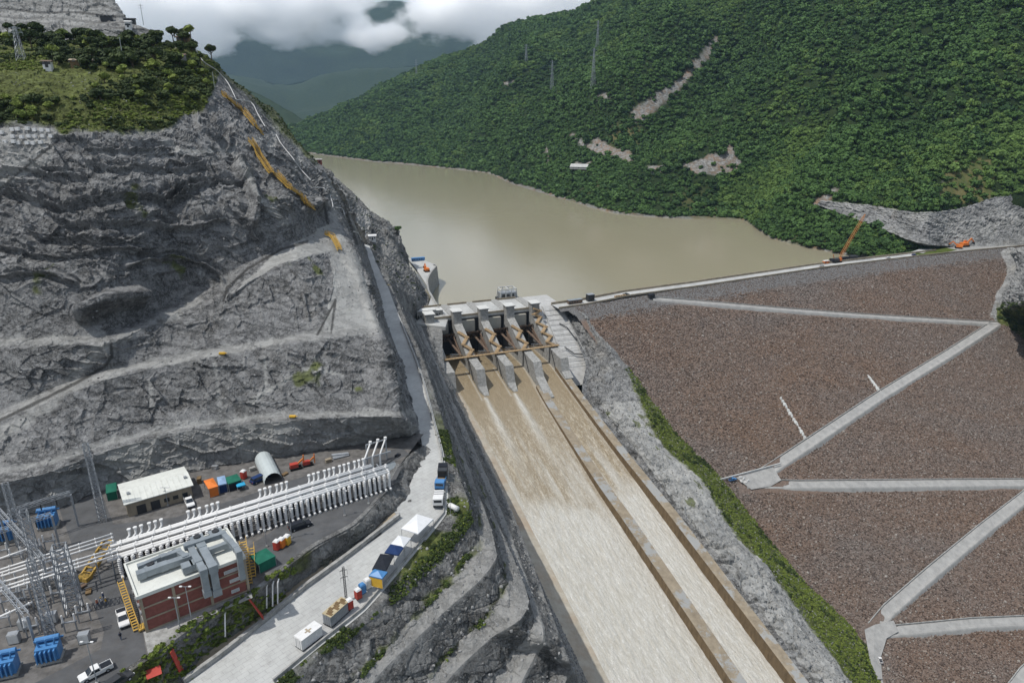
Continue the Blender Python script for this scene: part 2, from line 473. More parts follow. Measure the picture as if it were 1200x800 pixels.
def interp_axis(A, cnt, mode):  # A: (n, m, 3) -> upsample along axis 0
    out = []
    n = A.shape[0]
    for i in range(n - 1):
        p0 = A[max(i - 1, 0)]; p1 = A[i]; p2 = A[i + 1]; p3 = A[min(i + 2, n - 1)]
        for k in range(cnt[i]):
            t_ = k / cnt[i]
            if mode == 'lin': out.append(p1 + (p2 - p1) * t_)
            else:
                cr_ = .5 * ((2 * p1) + (-p0 + p2) * t_ + (2 * p0 - 5 * p1 + 4 * p2 - p3) * t_ ** 2 + (-p0 + 3 * p1 - 3 * p2 + p3) * t_ ** 3)
                out.append(.55 * cr_ + .45 * (p1 + (p2 - p1) * t_))
    out.append(A[-1]); return np.array(out)
SHEETS = {}
def sheet(name, rows, mat, step=1.6, amps=None, disp=None, paint=None, umode='cr', vmode='lin', keep=None, kind='structure', label=None, maxn=260, build=True, minstep=.4):
    A = np.array([[np.asarray(q, float) for q in r] for r in rows])      # R x C x 3
    R, C = A.shape[:2]
    pxa, pya, _ = proj(A)
    def count(ax):
        d = np.hypot(np.diff(pxa, axis=ax), np.diff(pya, axis=ax))
        W = np.linalg.norm(np.diff(A, axis=ax), axis=2)
        d = np.minimum(d, W / minstep * step)
        d = d.max(axis=1 - ax)
        return np.clip(np.ceil(d / step), 1, maxn).astype(int)
    nv, nu = count(0), count(1)
    B = interp_axis(A, nv, vmode)
    B = interp_axis(B.transpose(1, 0, 2), nu, umode).transpose(1, 0, 2)
    vv = np.concatenate([np.arange(n_) / n_ + i for i, n_ in enumerate(nv)] + [[R - 1]])
    H, W_ = B.shape[:2]
    du = np.gradient(B, axis=1); dv = np.gradient(B, axis=0)
    N = np.cross(du, dv); N /= np.linalg.norm(N, axis=2, keepdims=True) + 1e-9
    view = np.array([0, 0, CAM_H]) - B
    flip = np.sign((N * view).sum(2).mean()); N = N * (flip if flip else 1)
    pts = B.reshape(-1, 3); nn = N.reshape(-1, 3)
    if disp is not None:
        am = np.interp(vv, np.arange(R), amps if amps is not None else [1] * R)
        am = np.repeat(am, W_)
        dsp = disp(pts, am, nn)
        pts = pts + (nn * dsp[:, None] if dsp.ndim == 1 else dsp)
    px, py, _ = proj(pts)
    col = np.zeros((len(pts), 4), np.float32); col[:, 3] = 1
    if paint is not None: col[:, :3] = np.clip(paint(px, py, pts, nn, np.repeat(vv, W_)), 0, 1)
    idx = np.arange(H * W_).reshape(H, W_)
    q = np.stack([idx[:-1, :-1], idx[:-1, 1:], idx[1:, 1:], idx[1:, :-1]], -1).reshape(-1, 4)
    if keep is not None:
        kk = keep(px, py, pts); q = q[kk[q].all(axis=1)]
    SHEETS[name] = dict(pts=pts, q=q, px=px, py=py, col=col, nn=nn)
    if not build: return None
    if flip > 0: pass
    me = bpy.data.meshes.new(name)
    me.vertices.add(len(pts)); me.vertices.foreach_set('co', pts.astype(np.float32).ravel())
    me.loops.add(q.size); me.loops.foreach_set('vertex_index', q.astype(np.int32).ravel())
    me.polygons.add(len(q)); me.polygons.foreach_set('loop_start', (np.arange(len(q)) * 4).astype(np.int32))
    me.polygons.foreach_set('loop_total', np.full(len(q), 4, np.int32))
    me.update(calc_edges=True); me.validate()
    me.polygons.foreach_set('use_smooth', np.full(len(me.polygons), not mat.startswith('rock')))
    ca = me.color_attributes.new('paint', 'FLOAT_COLOR', 'POINT'); ca.data.foreach_set('color', col.ravel())
    me.materials.append(MATS[mat])
    o = bpy.data.objects.new(name, me); COL.objects.link(o); o['kind'] = kind
    if label: o['label'] = label
    return o

def scatter(sh, n, test=None, view=(-90, 1290, -60, 880)):
    """n random points on a sheet, evenly over its area, inside the camera's surroundings"""
    s = SHEETS[sh]; pts, q = s['pts'], s['q']
    a, b, c, d = (pts[q[:, k]] for k in range(4))
    ar = (np.linalg.norm(np.cross(b - a, c - a), axis=1) + np.linalg.norm(np.cross(c - a, d - a), axis=1)) / 2
    cx, cy = s['px'][q].mean(1), s['py'][q].mean(1)
    ok = (cx > view[0]) & (cx < view[1]) & (cy > view[2]) & (cy < view[3])
    if test is not None: ok &= test(cx, cy, (a + c) / 2)
    ar = ar * ok; tot = ar.sum()
    k = rng.choice(len(q), size=n, p=ar / tot)
    u, v = rng.random(n)[:, None], rng.random(n)[:, None]
    p_ = (a[k] * (1 - u) + b[k] * u) * (1 - v) + (d[k] * (1 - u) + c[k] * u) * v
    return p_, s['nn'][q[k, 0]], tot

def instancer(name, pts, scales, proto_col, label, rot_tilt=0.0, matname=None, parent=None, **kw):
    me = bpy.data.meshes.new(name); me.vertices.add(len(pts)); me.vertices.foreach_set('co', np.asarray(pts, np.float32).ravel())
    me.update()
    at = me.attributes.new('size', 'FLOAT', 'POINT'); at.data.foreach_set('value', np.asarray(scales, np.float32))
    o = bpy.data.objects.new(name, me); COL.objects.link(o); o['kind'] = 'stuff'; o['label'] = label
    ng = bpy.data.node_groups.new(name, 'GeometryNodeTree')
    ng.interface.new_socket('Geometry', in_out='INPUT', socket_type='NodeSocketGeometry')
    ng.interface.new_socket('Geometry', in_out='OUTPUT', socket_type='NodeSocketGeometry')
    N_, L_ = ng.nodes, ng.links
    gi, go = N_.new('NodeGroupInput'), N_.new('NodeGroupOutput')
    ip = N_.new('GeometryNodeInstanceOnPoints'); ci = N_.new('GeometryNodeCollectionInfo')
    ci.inputs['Collection'].default_value = proto_col; ci.inputs['Separate Children'].default_value = True; ci.inputs['Reset Children'].default_value = True
    rv = N_.new('FunctionNodeRandomValue'); rv.data_type = 'FLOAT_VECTOR'
    rv.inputs[0].default_value = (-rot_tilt, -rot_tilt, 0); rv.inputs[1].default_value = (rot_tilt, rot_tilt, 6.283)
    na = N_.new('GeometryNodeInputNamedAttribute'); na.data_type = 'FLOAT'; na.inputs['Name'].default_value = 'size'
    ip.inputs['Pick Instance'].default_value = True
    L_.new(gi.outputs[0], ip.inputs['Points']); L_.new(ci.outputs[0], ip.inputs['Instance'])
    L_.new(rv.outputs[0], ip.inputs['Rotation']); L_.new(na.outputs['Attribute'], ip.inputs['Scale'])
    L_.new(ip.outputs[0], go.inputs[0])
    md = o.modifiers.new('scatter', 'NODES'); md.node_group = ng
    return o

# ============================================================ THE LAND
# --- left rock massif over the substation terrace
def rock_disp(scale=1.0, seed=0, plateau=.5):
    def f(p, am, nn):
        q = p * np.array([1, 1, .55])
        sh_ = np.stack([p[:, 0] + p[:, 2] * .35, p[:, 1] + p[:, 2] * .1, p[:, 2] * 1.5 + p[:, 0] * .3], 1)
        d = fbm(p, 26, 3, seed) * 1.8 + ridged(q, 11, 4, seed + 3) * .6 + facets(sh_, 10.0, seed + 8, .45) * 1.05 * (.4 + plateau) + facets(sh_ + 3.1, 3.2, seed + 12, .55) * .62 * (.4 + plateau) + fbm(p, 1.3, 2, seed + 20) * .25
        return d * am * scale
    return f
X = [-160, 0, 65, 130, 210, 300, 380, 430]
def row(*a):
    out = []
    for q in a:
        if len(q) == 3: out.append(P(q[0], q[1], z=q[2]))
        else: out.append(P(q[0], q[1], Y=q[2]))
    return out
Lr = [
 row((-160,655,50),(0,613,50),(65,600,50),(118,582,50),(215,560,50),(300,544,50),(380,531,50),(440,521,50),(476,515,50),(497,523,49.5)),
 row((-160,650,52),(0,608,52),(65,597,52),(118,578,52),(215,556,52),(300,540,52),(380,527,52),(440,517,52),(475,512,52),(496,520,50)),
 row((-160,600,62),(0,566,62),(65,550,62),(130,525,62.5),(210,506,63),(300,496,63),(380,490,63),(430,488,63),(470,489,63),(491,503,50.5)),
 row((-160,588,62.5),(0,552,62.5),(65,539,62.5),(130,517,63),(210,500,63.5),(300,488,63.5),(380,484,63.5),(430,483,63.5),(468,482,63.5),(489,488,51)),
 row((-160,530,66),(0,492,70),(65,466,73),(130,442,76),(210,425,77),(300,410,78),(380,398,79),(430,391,78),(453,398,76),(466,415,51.5)),
 row((-160,515,66.5),(0,480,70.5),(65,453,73.5),(130,432,76.5),(210,416,77.5),(300,400,78.5),(380,388,79.5),(430,380,79),(447,384,77),(460,397,51.6)),
 row((-160,420,82),(0,410,83),(65,404,84),(125,402,84),(210,365,86),(300,325,93),(350,303,97),(392,292,95),(421,300,90),(440,331,52)),
 row((-160,405,82.5),(0,398,83.5),(65,394,84.5),(125,390,84.5),(205,352,87),(285,310,95),(345,284,99),(385,270,96.5),(407,268,93),(434,306,52)),
]
def yr(*a): return [PY(*q) for q in a]
Lr += [
 yr((-160,300,188),(0,300,190.6),(65,292,191),(125,282,195),(200,268,215),(285,238,229),(335,233,241),(366,230,276),(392,232,325)) + [P(426,283,z=52)],
 yr((-160,165,212),(0,160,215),(65,160,218),(125,160,222),(200,163,238),(262,172,252),(310,172,275),(343,185,310),(366,200,370),(386,212,430)),
 yr((-160,110,235),(0,100,240),(65,100,245),(125,100,250),(190,100,262),(243,110,276),(283,124,303),(308,140,340),(333,160,380),(358,184,440)),
 yr((-160,60,275),(0,62,280),(65,62,285),(125,64,290),(185,66,295),(225,76,300),(258,96,325),(288,117,370),(316,143,400),(342,165,460)),
 yr((-160,38,310),(0,44,320),(65,46,325),(125,50,330),(180,50,330),(213,52,330),(240,64,350),(272,93,390),(303,118,430),(331,150,490)),
]
sk = Lr[-1]
def behind(q, k, dz): return np.array([q[0] * k, q[1] * k, CAM_H + (q[2] - CAM_H) * k + dz])
Lr.append([behind(q, 1.06, -12) for q in sk])
Lr.append([behind(q, 1.3, -160) for q in sk])
# right-hand closing column: the massif falls to the lake behind its own skyline
for i, r in enumerate(Lr):
    j = r[-1]
    if i <= 8: r.append(j + np.array([2.0, 2.0, -3.0]))
    else: r.append(j * np.array([1.12, 1.12, 0]) + np.array([0, 0, -25]))
def midrow(a, b, t_=.5): return [p_ + (q_ - p_) * t_ for p_, q_ in zip(a, b)]
Lr = Lr[:2] + [midrow(Lr[1], Lr[2])] + Lr[2:4] + [midrow(Lr[3], Lr[4], .3), midrow(Lr[3], Lr[4], .8)] + Lr[4:6] + [midrow(Lr[5], Lr[6])] + Lr[6:]
tt = [(0, 402), (60, 402), (125, 400), (160, 402)]
paths_L = [([(0,553),(60,540),(130,517),(205,500),(300,488),(400,484),(486,484)], 4),
           ([(0,488),(65,462),(130,436),(210,420),(300,404),(380,391),(445,386)], 5),
           ([(0,400),(65,398),(125,396)], 5), ([(125,405),(60,470),(0,510)], 7), ([(125,405),(180,378),(230,352)], 6),
           ([(190,163),(215,178),(245,178),(290,170),(315,158),(330,150)], 2.5), ([(262,170),(285,190),(305,235),(335,262)], 3),
           ([(60,135),(100,150),(150,152),(200,154)], 1.6), ([(345,165),(352,185),(345,205)], 4), ([(384,200),(389,225),(393,250),(396,272)], 5), ([(405,228),(412,250),(420,272)], 4), ([(325,150),(318,170)], 4),
           ([(252,425),(258,480)],2.0),([(175,445),(178,475)],2),([(310,418),(312,450)],1.5), ([(290,478),(310,460),(345,440),(375,432)],2.5), ([(355,432),(380,434),(402,440)],1.5)]
ditch = [([(397,212),(404,240),(412,268),(418,285)], 1.6), ([(376,215),(380,240),(384,262)], 1.4), ([(130,402),(131,418),(122,430),(90,448),(50,468),(0,492)], 1.8), ([(262,352),(266,338),(290,315),(330,292),(360,283)], 1.5), ([(388,390),(393,352),(372,392)], 1), ([(0,222),(25,200),(68,165)], 1.2)]
apron = [(262,352),(330,292),(385,262),(402,276),(420,300),(444,384),(378,388),(392,330),(385,296),(330,310),(292,330)]
def paint_L(px, py, p, nn, vv):
    c = np.zeros((len(px), 3))
    n1 = fbm(p, 14, 4, 31); n2 = fbm(p, 4, 3, 37)
    ledge = np.array([r_ for r_ in range(len(Lr))])
    for pts_, w_ in paths_L:
        c[:, 1] = np.maximum(c[:, 1], sstep(w_ * 1.5, w_ * .5, linedist(px, py, pts_) + n2 * w_ * 1.3) * (.6 + .4 * n1))
    ap = inpoly(px + n2 * 4, py + n1 * 3, apron); c[:, 1] = np.maximum(c[:, 1], ap * (.75 + .3 * n1))
    c[:, 1] = np.maximum(c[:, 1], .6 * (inpoly(px, py, [(-200,150),(68,150),(60,190),(0,222),(-200,240)])))
    fl = sstep(.75, .92, nn[:, 2])
    c[:, 0] = np.maximum(c[:, 0], fl * sstep(.12, .45, n1) * .6 * (py > 180))
    c[:, 0] = np.maximum(c[:, 0], sstep(.50, .62, n1 + n2 * .3) * .85 * (py > 215) * (py < 480))
    c[:, 1] = np.where((vv > 1.0) & (vv < 3.05), np.maximum(c[:, 1], .45 + .7 * fbm(p * np.array([1, 1, .5]), 6, 4, 39)), c[:, 1])  # mottled pale rock, also painted paler to lift the face out of shade
    # vegetated top
    edge = np.interp(px, [-200, 0, 60, 75, 90, 130, 190, 215, 238, 250, 262], [146, 146, 146, 158, 150, 155, 152, 138, 128, 105, 70])
    c[:, 0] = np.maximum(c[:, 0], sstep(4, -4, py - edge + n2 * 7))
    c[:, 0] *= (px < 262) | (n1 > .25) | (py > 160)
    c[:, 0] = np.where((px > 255) & (py < 200), np.maximum(c[:, 0], sstep(10, 3, linedist(px, py, [(240,62),(300,112),(335,152),(372,185)]) + n2 * 7) * .8), c[:, 0])
    # shade of the hollow and overhangs painted dark; ditches dark too
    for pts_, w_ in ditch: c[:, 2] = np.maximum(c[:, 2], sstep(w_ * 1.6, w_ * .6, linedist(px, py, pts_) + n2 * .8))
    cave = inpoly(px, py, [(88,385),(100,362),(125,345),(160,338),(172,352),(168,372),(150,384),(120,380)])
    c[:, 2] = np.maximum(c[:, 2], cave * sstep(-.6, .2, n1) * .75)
    return c
cracks = [([(0,222),(70,233),(150,228),(200,240),(262,214),(300,211)], 1.5), ([(100,190),(180,201),(232,196)], 1.1), ([(55,250),(150,263),(215,269),(262,262)], 1.3), ([(190,231),(240,213),(283,209)], 1.3),
          ([(0,290),(62,301),(125,290),(180,300)], 1.0), ([(262,240),(285,262),(300,284)], 1.0), ([(0,200),(40,196),(96,204)], 1.0), ([(30,270),(90,276),(140,284)], 1.2), ([(215,186),(240,196),(262,222)], .9), ([(0,330),(60,322),(88,332)], 1.2),
          ([(250,132),(262,150),(270,168)], 1.0), ([(228,130),(238,150),(262,162)], .9), ([(100,170),(150,176),(200,172)], .8), ([(150,310),(200,300),(240,310),(262,325)], 1.1), ([(330,330),(352,345),(360,372)], .5), ([(385,412),(420,425),(455,430)], .5)]
base_L = rock_disp(1.0, 1)
def disp_L(p, am, nn):
    d = base_L(p, am, nn)
    px, py, _ = proj(p)
    cave = sstep(16, 2, linedist(px, py, [(100,368),(128,352),(158,348)]))
    d = d - cave * 6.5
    wx, wy = fbm(p, 7, 3, 41) * 7, fbm(p, 7, 3, 43) * 6
    for ln_, w_ in cracks: ll = linedist(px + wx, py + wy, ln_); d = d - w_ * 1.5 * sstep(2.2, .4, ll) + w_ * .8 * np.exp(-((ll - 5) / 3) ** 2) * (wy > -9)
    d = d - 5.5 * sstep(9, 2, linedist(px + wx * .5, py, [(281,188),(291,215),(297,240),(292,262)]))
    for cx_, cy_, r_, h_ in ((300,200,40,3),(250,250,60,-3),(60,240,70,2.5),(230,340,40,2.5),(180,230,50,-2),(370,240,10,-6),(40,330,40,-2)):
        d += h_ * np.exp(-(((px - cx_) / r_) ** 2 + ((py - cy_) / r_ * 1.4) ** 2))
    ap = inpoly(px, py, apron)
    d = np.where(ap, d * .3, d)
    return d
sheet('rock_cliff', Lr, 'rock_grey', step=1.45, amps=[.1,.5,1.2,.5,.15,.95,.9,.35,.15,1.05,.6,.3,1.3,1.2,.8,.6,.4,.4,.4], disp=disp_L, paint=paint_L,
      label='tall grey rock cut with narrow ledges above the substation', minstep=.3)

# --- slope between haul road and spillway, cut in benches
B_ = {
'A':  [(200,905,44),(322,800,44),(426,716,44),(520,602,46.5),(521,548,48.5),(487,420,51),(453,334,52)],
'T':  [(225,905,43.6),(345,793,43.4),(440,712,43.4),(548,606,45.5),(534,545,47),(494,419,50.5),(458,335,51.5)],
'Bi': [(330,905,36),(415,800,36.5),(480,729,37),(561,632,40),(546,565,28),(499,425,27),(473,362,28)],
'Bo': [(348,925,36),(441,793,36.5),(513,724,37),(582,652,40),(554,562,28),(502,426,27),(475,363,27)],
'Ci': [(440,900,28),(499,798,28.5),(545,745,29),(591,688,33),(562,570,10),(505,428,12),(479,368,18)],
'Co': [(465,905,28),(525,796,28.5),(572,750,29),(620,703,33),(568,578,8),(507,429,10),(481,369,17)],
'Di': [(530,905,20),(577,797,20.5),(602,765,22),(621,716,28),(570,580,-10),(509,430,1),(485,374,7.4)],
'Do': [(570,905,20),(612,797,20.5),(628,765,22),(634,726,28),(579,580,-10),(514,432,1),(490,376,7.2)],
'Ei': [(600,905,13),(642,800,14),(653,778,16),(650,745,22),(589,583,-22),(520,436,-6),(503,383.5,6)],
'Eo': [(630,905,13),(662,800,14),(669,785,16),(657,748,21),(593,583,-23),(523,437,-9),(518,384,6)],
}
Br = [[P(*q[:2], z=q[2]) for q in B_[k]] for k in ('A','T','Bi','Bo','Ci','Co','Di','Do','Ei','Eo')]
wl_s = [265, 215, 196, 170, 103, 8, -16]
Br.append([CH(s, -40.0, 2.9) for s in wl_s[:5]] + [SG(8, -42, -17), SG(-30, -41.5, -8)])
Br.append([CH(s, -41, -8) for s in wl_s[:5]] + [SG(8, -42, -30), SG(-34, -41, -30)])
def paint_B(px, py, p, nn, vv):
    c = np.zeros((len(px), 3)); n1 = fbm(p, 8, 4, 51); n2 = fbm(p, 2.5, 3, 52)
    rowp = lambda a, b: sstep(a - .12, a + .02, vv) * sstep(b + .12, b - .02, vv)
    c[:, 1] = np.maximum.reduce([rowp(2, 3), rowp(4, 5), rowp(6, 7), rowp(8, 9) * .7]) * .75
    c[:, 1] = np.where((vv > 5.9) & (vv < 7.1), 1.0, c[:, 1])
    near = sstep(420, 560, py)
    c[:, 0] = np.where(vv < 1.05, sstep(-.25, .15, n1) * near, 0)
    c[:, 0] = np.maximum(c[:, 0], sstep(.22, .05, np.abs(vv - 2.05) + n2 * .25) * .8 * near * sstep(-.5,.1,n1))
    c[:, 0] = np.maximum(c[:, 0], sstep(.16, .04, np.abs(vv - 4.0) + n2 * .2) * .8 * near * sstep(-.2, .2, n1))
    c[:, 0] = np.maximum(c[:, 0], sstep(.25, .5, n1 + n2 * .3) * (vv > 1) * (vv < 2) * .8 * near)
    c[:, 0] *= (vv < 5.5) 
    c[:, 2] = sstep(.3, .7, n1 * 1.3) * .5 * (np.abs((vv % 2) - 1.5) < .4)
    c[:, 1] = np.where(vv > 9.3, .5 + .4 * n2, c[:, 1])
    return c
bd = rock_disp(1.0, 61, .75)
def disp_B(p, am, nn):
    q = p * np.array([1, 1, .28])
    return bd(p, am * .6, nn) + am * (ridged(q, 4, 4, 77) * 1.0)
sheet('rock_benches', Br, 'rock_bench', step=1.4, amps=[.05,.25,1.0,.1,1.1,.12,1.0,.06,.9,.2,.0,.0], disp=disp_B, paint=paint_B,
      label='dark rock benches stepping down from the road to the spillway', minstep=.25)

# --- rocky spur beyond the road, between road and lake
K = [
 [P(453,334,z=52), P(458,335,z=51.5), P(473,362,z=28), P(479,368,z=18), P(485,374,z=7.4), P(490,376,z=6.6)],
 [P(446,320,z=52), P(456,322,z=49), P(472,340,z=34), P(487,356,z=20), P(496,366,z=7.2), P(499,368,z=6.6)],
 [P(440,308,z=52), PY(450,302,470), PY(466,308,495), PY(486,320,505), P(499,344,z=7.2), P(503,347,z=6.6)],
 [P(436,297,z=52), PY(446,288,505), PY(463,292,520), PY(477,309,530), P(489,327,z=7.2), P(492,329,z=6.6)],
 [P(432,288,z=52), PY(445,274,530), PY(460,276,545), PY(469,298,550), P(478,312,z=7.2), P(481,314,z=6.6)],
]
def drop(q, dx=10, dy=12): return [q + np.array([dx, dy, -q[2] - 12.]), q + np.array([dx + 6, dy + 8, -q[2] - 30.])]
for a in ([P(428,278,z=54), PY(438,254,570), PY(454,262,580), PY(467,270,585)], [PY(402,228,520), PY(416,236,600), PY(430,247,610), PY(446,258,615)],
          [PY(386,207,560), PY(396,214,620), PY(407,224,630), PY(419,236,640)], [PY(360,186,600), PY(370,192,660), PY(380,200,680), PY(388,206,690)],
          [PY(345,168,640), PY(352,176,700), PY(360,184,720), PY(368,190,740)]):
    K.append(a + drop(a[-1]))
def paint_K(px, py, p, nn, vv):
    n1 = fbm(p, 10, 3, 81); c = np.zeros((len(px), 3))
    c[:, 0] = sstep(.7, .95, nn[:, 2]) * sstep(-.1, .4, n1) * .8
    c[:, 1] = sstep(.0, .4, fbm(p, 16, 3, 83)) * .5
    c[:, 1] = np.maximum(c[:, 1], inpoly(px, py, [(418,238),(432,250),(436,275),(425,285),(418,262)]) * .9)
    return c
sheet('rocky_spur', K, 'rock_bench', step=1.3, amps=[.3,.6,.9,1.0,1.1,1.1,1.2,1.0,1.0,1.0], disp=rock_disp(1.0, 85, .9), paint=paint_K, label='jagged rock spur between the road and the lake', minstep=.4)

# --- terrace of the substation, road below it, cut between the two
E_ = [(497,523),(468,545),(448,580),(416,614),(368,640),(326,672),(290,700),(240,724),(185,764),(136,798),(60,880)]
Bb = [(499,524,49.8),(484,560,48.6),(476,585,48),(440,622,47),(398,648,46.5),(352,682,45.6),(322,708,45),(280,742,44.5),(238,772,44),(215,800,44),(160,880,44)]
C_ = [[P(x, y, z=52.0) if i else P(x, y, z=50.4) for i, (x, y) in enumerate(E_)], [P(*q[:2], z=q[2]) for q in Bb]]
C_.insert(0, [C_[0][i] + np.array([-.8, .8, 0.06 if i else -1.2]) for i in range(len(E_))])
C_.append([q + np.array([1.5, -1.0, -.5]) for q in C_[2]])
def paint_C(px, py, p, nn, vv):
    n1 = fbm(p, 5, 4, 91); c = np.zeros((len(px), 3))
    g = sstep(-.1, .35, n1) * sstep(440, 330, px) * (vv > .8)
    c[:, 0] = g * .9; c[:, 1] = sstep(0, .5, -n1) * .4; return c
sheet('rock_cut', C_, 'rock_bench', step=1.3, amps=[.0,.15,.0,.0], disp=lambda p, am, nn: rock_disp(1, 95)(p, np.full(len(p), .45), nn) * np.repeat(1, len(p)) * ((p[:, 2] < 51.6) & (p[:, 2] > 44.3)),
      paint=paint_C, label='low rock cut between the substation terrace and the road', minstep=.25)
back = [q[:2] for q in Lr[1][:10]]
pad_ring = [(q[0] * 1.003, q[1] + 2.5) for q in back] + [tuple(C_[1][i][:2]) for i in range(1, len(E_))] + [(-160, 60), (-230, 90)]
pad = MB(); pad.add([(*q, 51.99) for q in pad_ring] , [tuple(range(len(pad_ring)))]); o = pad.build('ground', 'gravel'); tag(o, kind='structure', label='grey gravel terrace of the substation')
ex = MB(); ex.add([P(476,506,z=49.3), P(503,498,z=49.3), P(506,548,z=48.4), P(466,552,z=48.4)], [(0, 1, 2, 3)]); tag(ex.build('ground', 'gravel'), kind='structure')
# asphalt lanes on the terrace
def flat_poly(name, pts_px, z, mat, label=None):
    m = MB(); q = [P(x, y, z=z) for x, y in pts_px]; m.add(q, [tuple(range(len(q)))]); o_ = m.build(name, mat); tag(o_, kind='structure', label=label); return o_
flat_poly('service_lane', [(68,592),(120,580),(133,614),(205,606),(290,580),(380,550),(470,524),(480,532),(440,549),(340,588),(300,598),(250,612),(130,650),(85,640)], 52.02, 'asphalt', 'dark asphalt lane between white hall and pipe rows')
flat_poly('service_lane', [(290,640),(345,606),(440,578),(462,552),(472,545),(462,566),(446,583),(414,612),(366,638),(322,670),(300,668)], 52.02, 'asphalt', 'asphalt lane below the pipe rows')
flat_poly('service_lane', [(92,690),(150,650),(160,690),(166,736),(172,768),(120,800),(60,860),(20,860),(40,800),(118,760),(122,740),(108,705)], 52.02, 'asphalt', 'asphalt lane at the end of the brick building')
flat_poly('pavement', [(168,740),(180,736),(294,692),(296,700),(224,730),(182,764),(174,768)], 52.026, 'concrete', 'concrete footpath below the brick building')
flat_poly('drain_apron', [(300,600),(345,582),(440,548),(462,540),(466,546),(448,556),(350,592),(300,612)], 52.06, 'duct_grey', 'blue grey slab under the pipe rows')

# haul road
Ra = [(200,905,44),(322,800,44),(374,757,44),(426,716,44),(475,660,45),(521,603,46.5),(523,570,47.8),(518,530,49),(508,492,50),(497,450,50.6),(487,420,51),(470,378,51.5),(461,356,51.8),(453,334,52),(446,320,52),(440,308,52),(436,297,52),(432,288,52)]
Rb = [(160,880,44),(215,800,44),(280,742,44.5),(352,682,45.6),(420,634,46.7),(470,592,47.9),(484,562,48.6),(496,527,49.8),(491,500,50.5),(481,463,51),(470,425,51.4),(458,392,51.7),(448,360,51.9),(443,336,52),(438,320,52),(434,307,52),(430,296,52),(427,286,52)]
RA = [P(*q[:2], z=q[2]) for q in Ra]; RB = [P(*q[:2], z=q[2]) for q in Rb]
o = sheet('road', [[q + np.array([.4, .2, .05]) for q in RA], [q + np.array([-.3, .2, .05]) for q in RB]], 'road_concrete', step=8, label='pale concrete road with slab joints beside the benches')
def wall_along(name, pts, w_, h_, mat, kind='structure', label=None, zoff=0.0, cat=None):
    m = MB()
    for a, b in zip(pts[:-1], pts[1:]):
        a, b = Vector(a), Vector(b)
        m.beam(a + Vector((0, 0, h_ / 2 + zoff)), b + Vector((0, 0, h_ / 2 + zoff)), w_, h_)
    o_ = m.build(name, mat)
    if cat: tag(o_, label, cat)
    else: tag(o_, kind=kind, label=label)
    return o_
wl_px = [(215,800,44.1),(258,769,44.3),(310,728,44.7),(358,688,45.5),(410,650,46.3),(468,605,47.6)]
wall_along('kerb_wall', [P(*q[:2], z=q[2]) for q in wl_px], .8, 1.0, 'concrete', label='low concrete wall along the inner side of the road', cat='wall')
sh = MB(); shp = [P(*q[:2], z=q[2] + .14) for q in wl_px]
inner = [P(x, y, z=z + .14) for x, y, z in [(205,786,44.1),(244,764,44.3),(296,722,44.7),(345,683,45.5),(398,646,46.3),(462,600,47.6)]]
sh.add(shp + inner[::-1], [(i, i + 1, 10 - i, 11 - i) for i in range(5)]); tag(sh.build('pavement', 'concrete_tan'), kind='structure', label='stained concrete shoulder behind the low wall')
wall_along('guard_wall', [P(*q[:2], z=q[2]) + np.array([-.3, .3, 0]) for q in Ra[1:12]], .35, .8, 'concrete', label='thin concrete edge wall on the spillway side of the road', cat='wall')

# --- lake
lk = MB()
lk.add([(-2500, 300, WATER), (-60, 440, WATER), (-48, 447, WATER), (20, 473, WATER), (700, 745, WATER), (900, 900, WATER), (900, 3600, WATER), (-2500, 3600, WATER)], [tuple(range(8))])
tag(lk.build('water', 'lake_water'), kind='structure', label='wide muddy brown reservoir')

# --- distant and right-hand hills
base_h = [(330,174,2600,0),(372,181,0,0),(440,190,0,0),(510,196,0,0),(571,203,0,0),(601,217,0,0),(660,234,0,0),(720,250,0,0),(800,257,0,0),(868,258,0,0),(905,280,0,0),(978,297,0,0)]
Hb = [P(x, y, z=WATER) for x, y, *_ in base_h] + [P(1082,291,z=8), P(1140,284,z=9), P(1250,274,z=9), P(1420,262,z=9)]
Hs = yr((338,152,2700),(375,130,2750),(440,97,2750),(510,63,2700),(570,42,2600),(620,22,2450),(680,2,2300),(740,-20,2100),(820,-45,1900),(900,-70,1700),(980,-90,1550),(1060,-100,1400),(1150,-110,1300),(1200,-110,1280),(1290,-110,1250),(1440,-110,1200))
r1 = [P(x, y, Y=Y) for x, y, Y in ((1078,246,688),(1130,236,705),(1200,228,722),(1320,215,745))]
Hrows = [[q + np.array([0, -8, -14.]) for q in Hb[:12]] + [q + np.array([0, -4, -6]) for q in Hb[12:]], Hb]
for v in (.045, .25, .5, .75, 1.0):
    rr = []
    for i, (a, b) in enumerate(zip(Hb, Hs)):
        if i >= 12:
            t0 = r1[i - 12]
            q = t0 if v == .045 else t0 + (b - t0) * v
        else: q = a + (b - a) * v
        q = q + np.array([0, 0, 45 * math.sin(math.pi * v) * (1 if v > .05 else .0)]) * (0 if v == 1 else 1)
        rr.append(q)
    Hrows.append(rr)
Hrows.append([q + np.array([60, 300, -40]) for q in Hs]); Hrows.append([q + np.array([100, 800, -420]) for q in Hs])
spur_line = [(905,-30),(860,30),(800,95),(745,145),(690,180),(640,205),(600,214)]
spur2 = [(1000,40),(930,150),(870,215),(830,255)]
spur3 = [(560,60),(520,110),(470,165)]
gully = [(1010,60),(1000,130),(960,200),(930,240)]
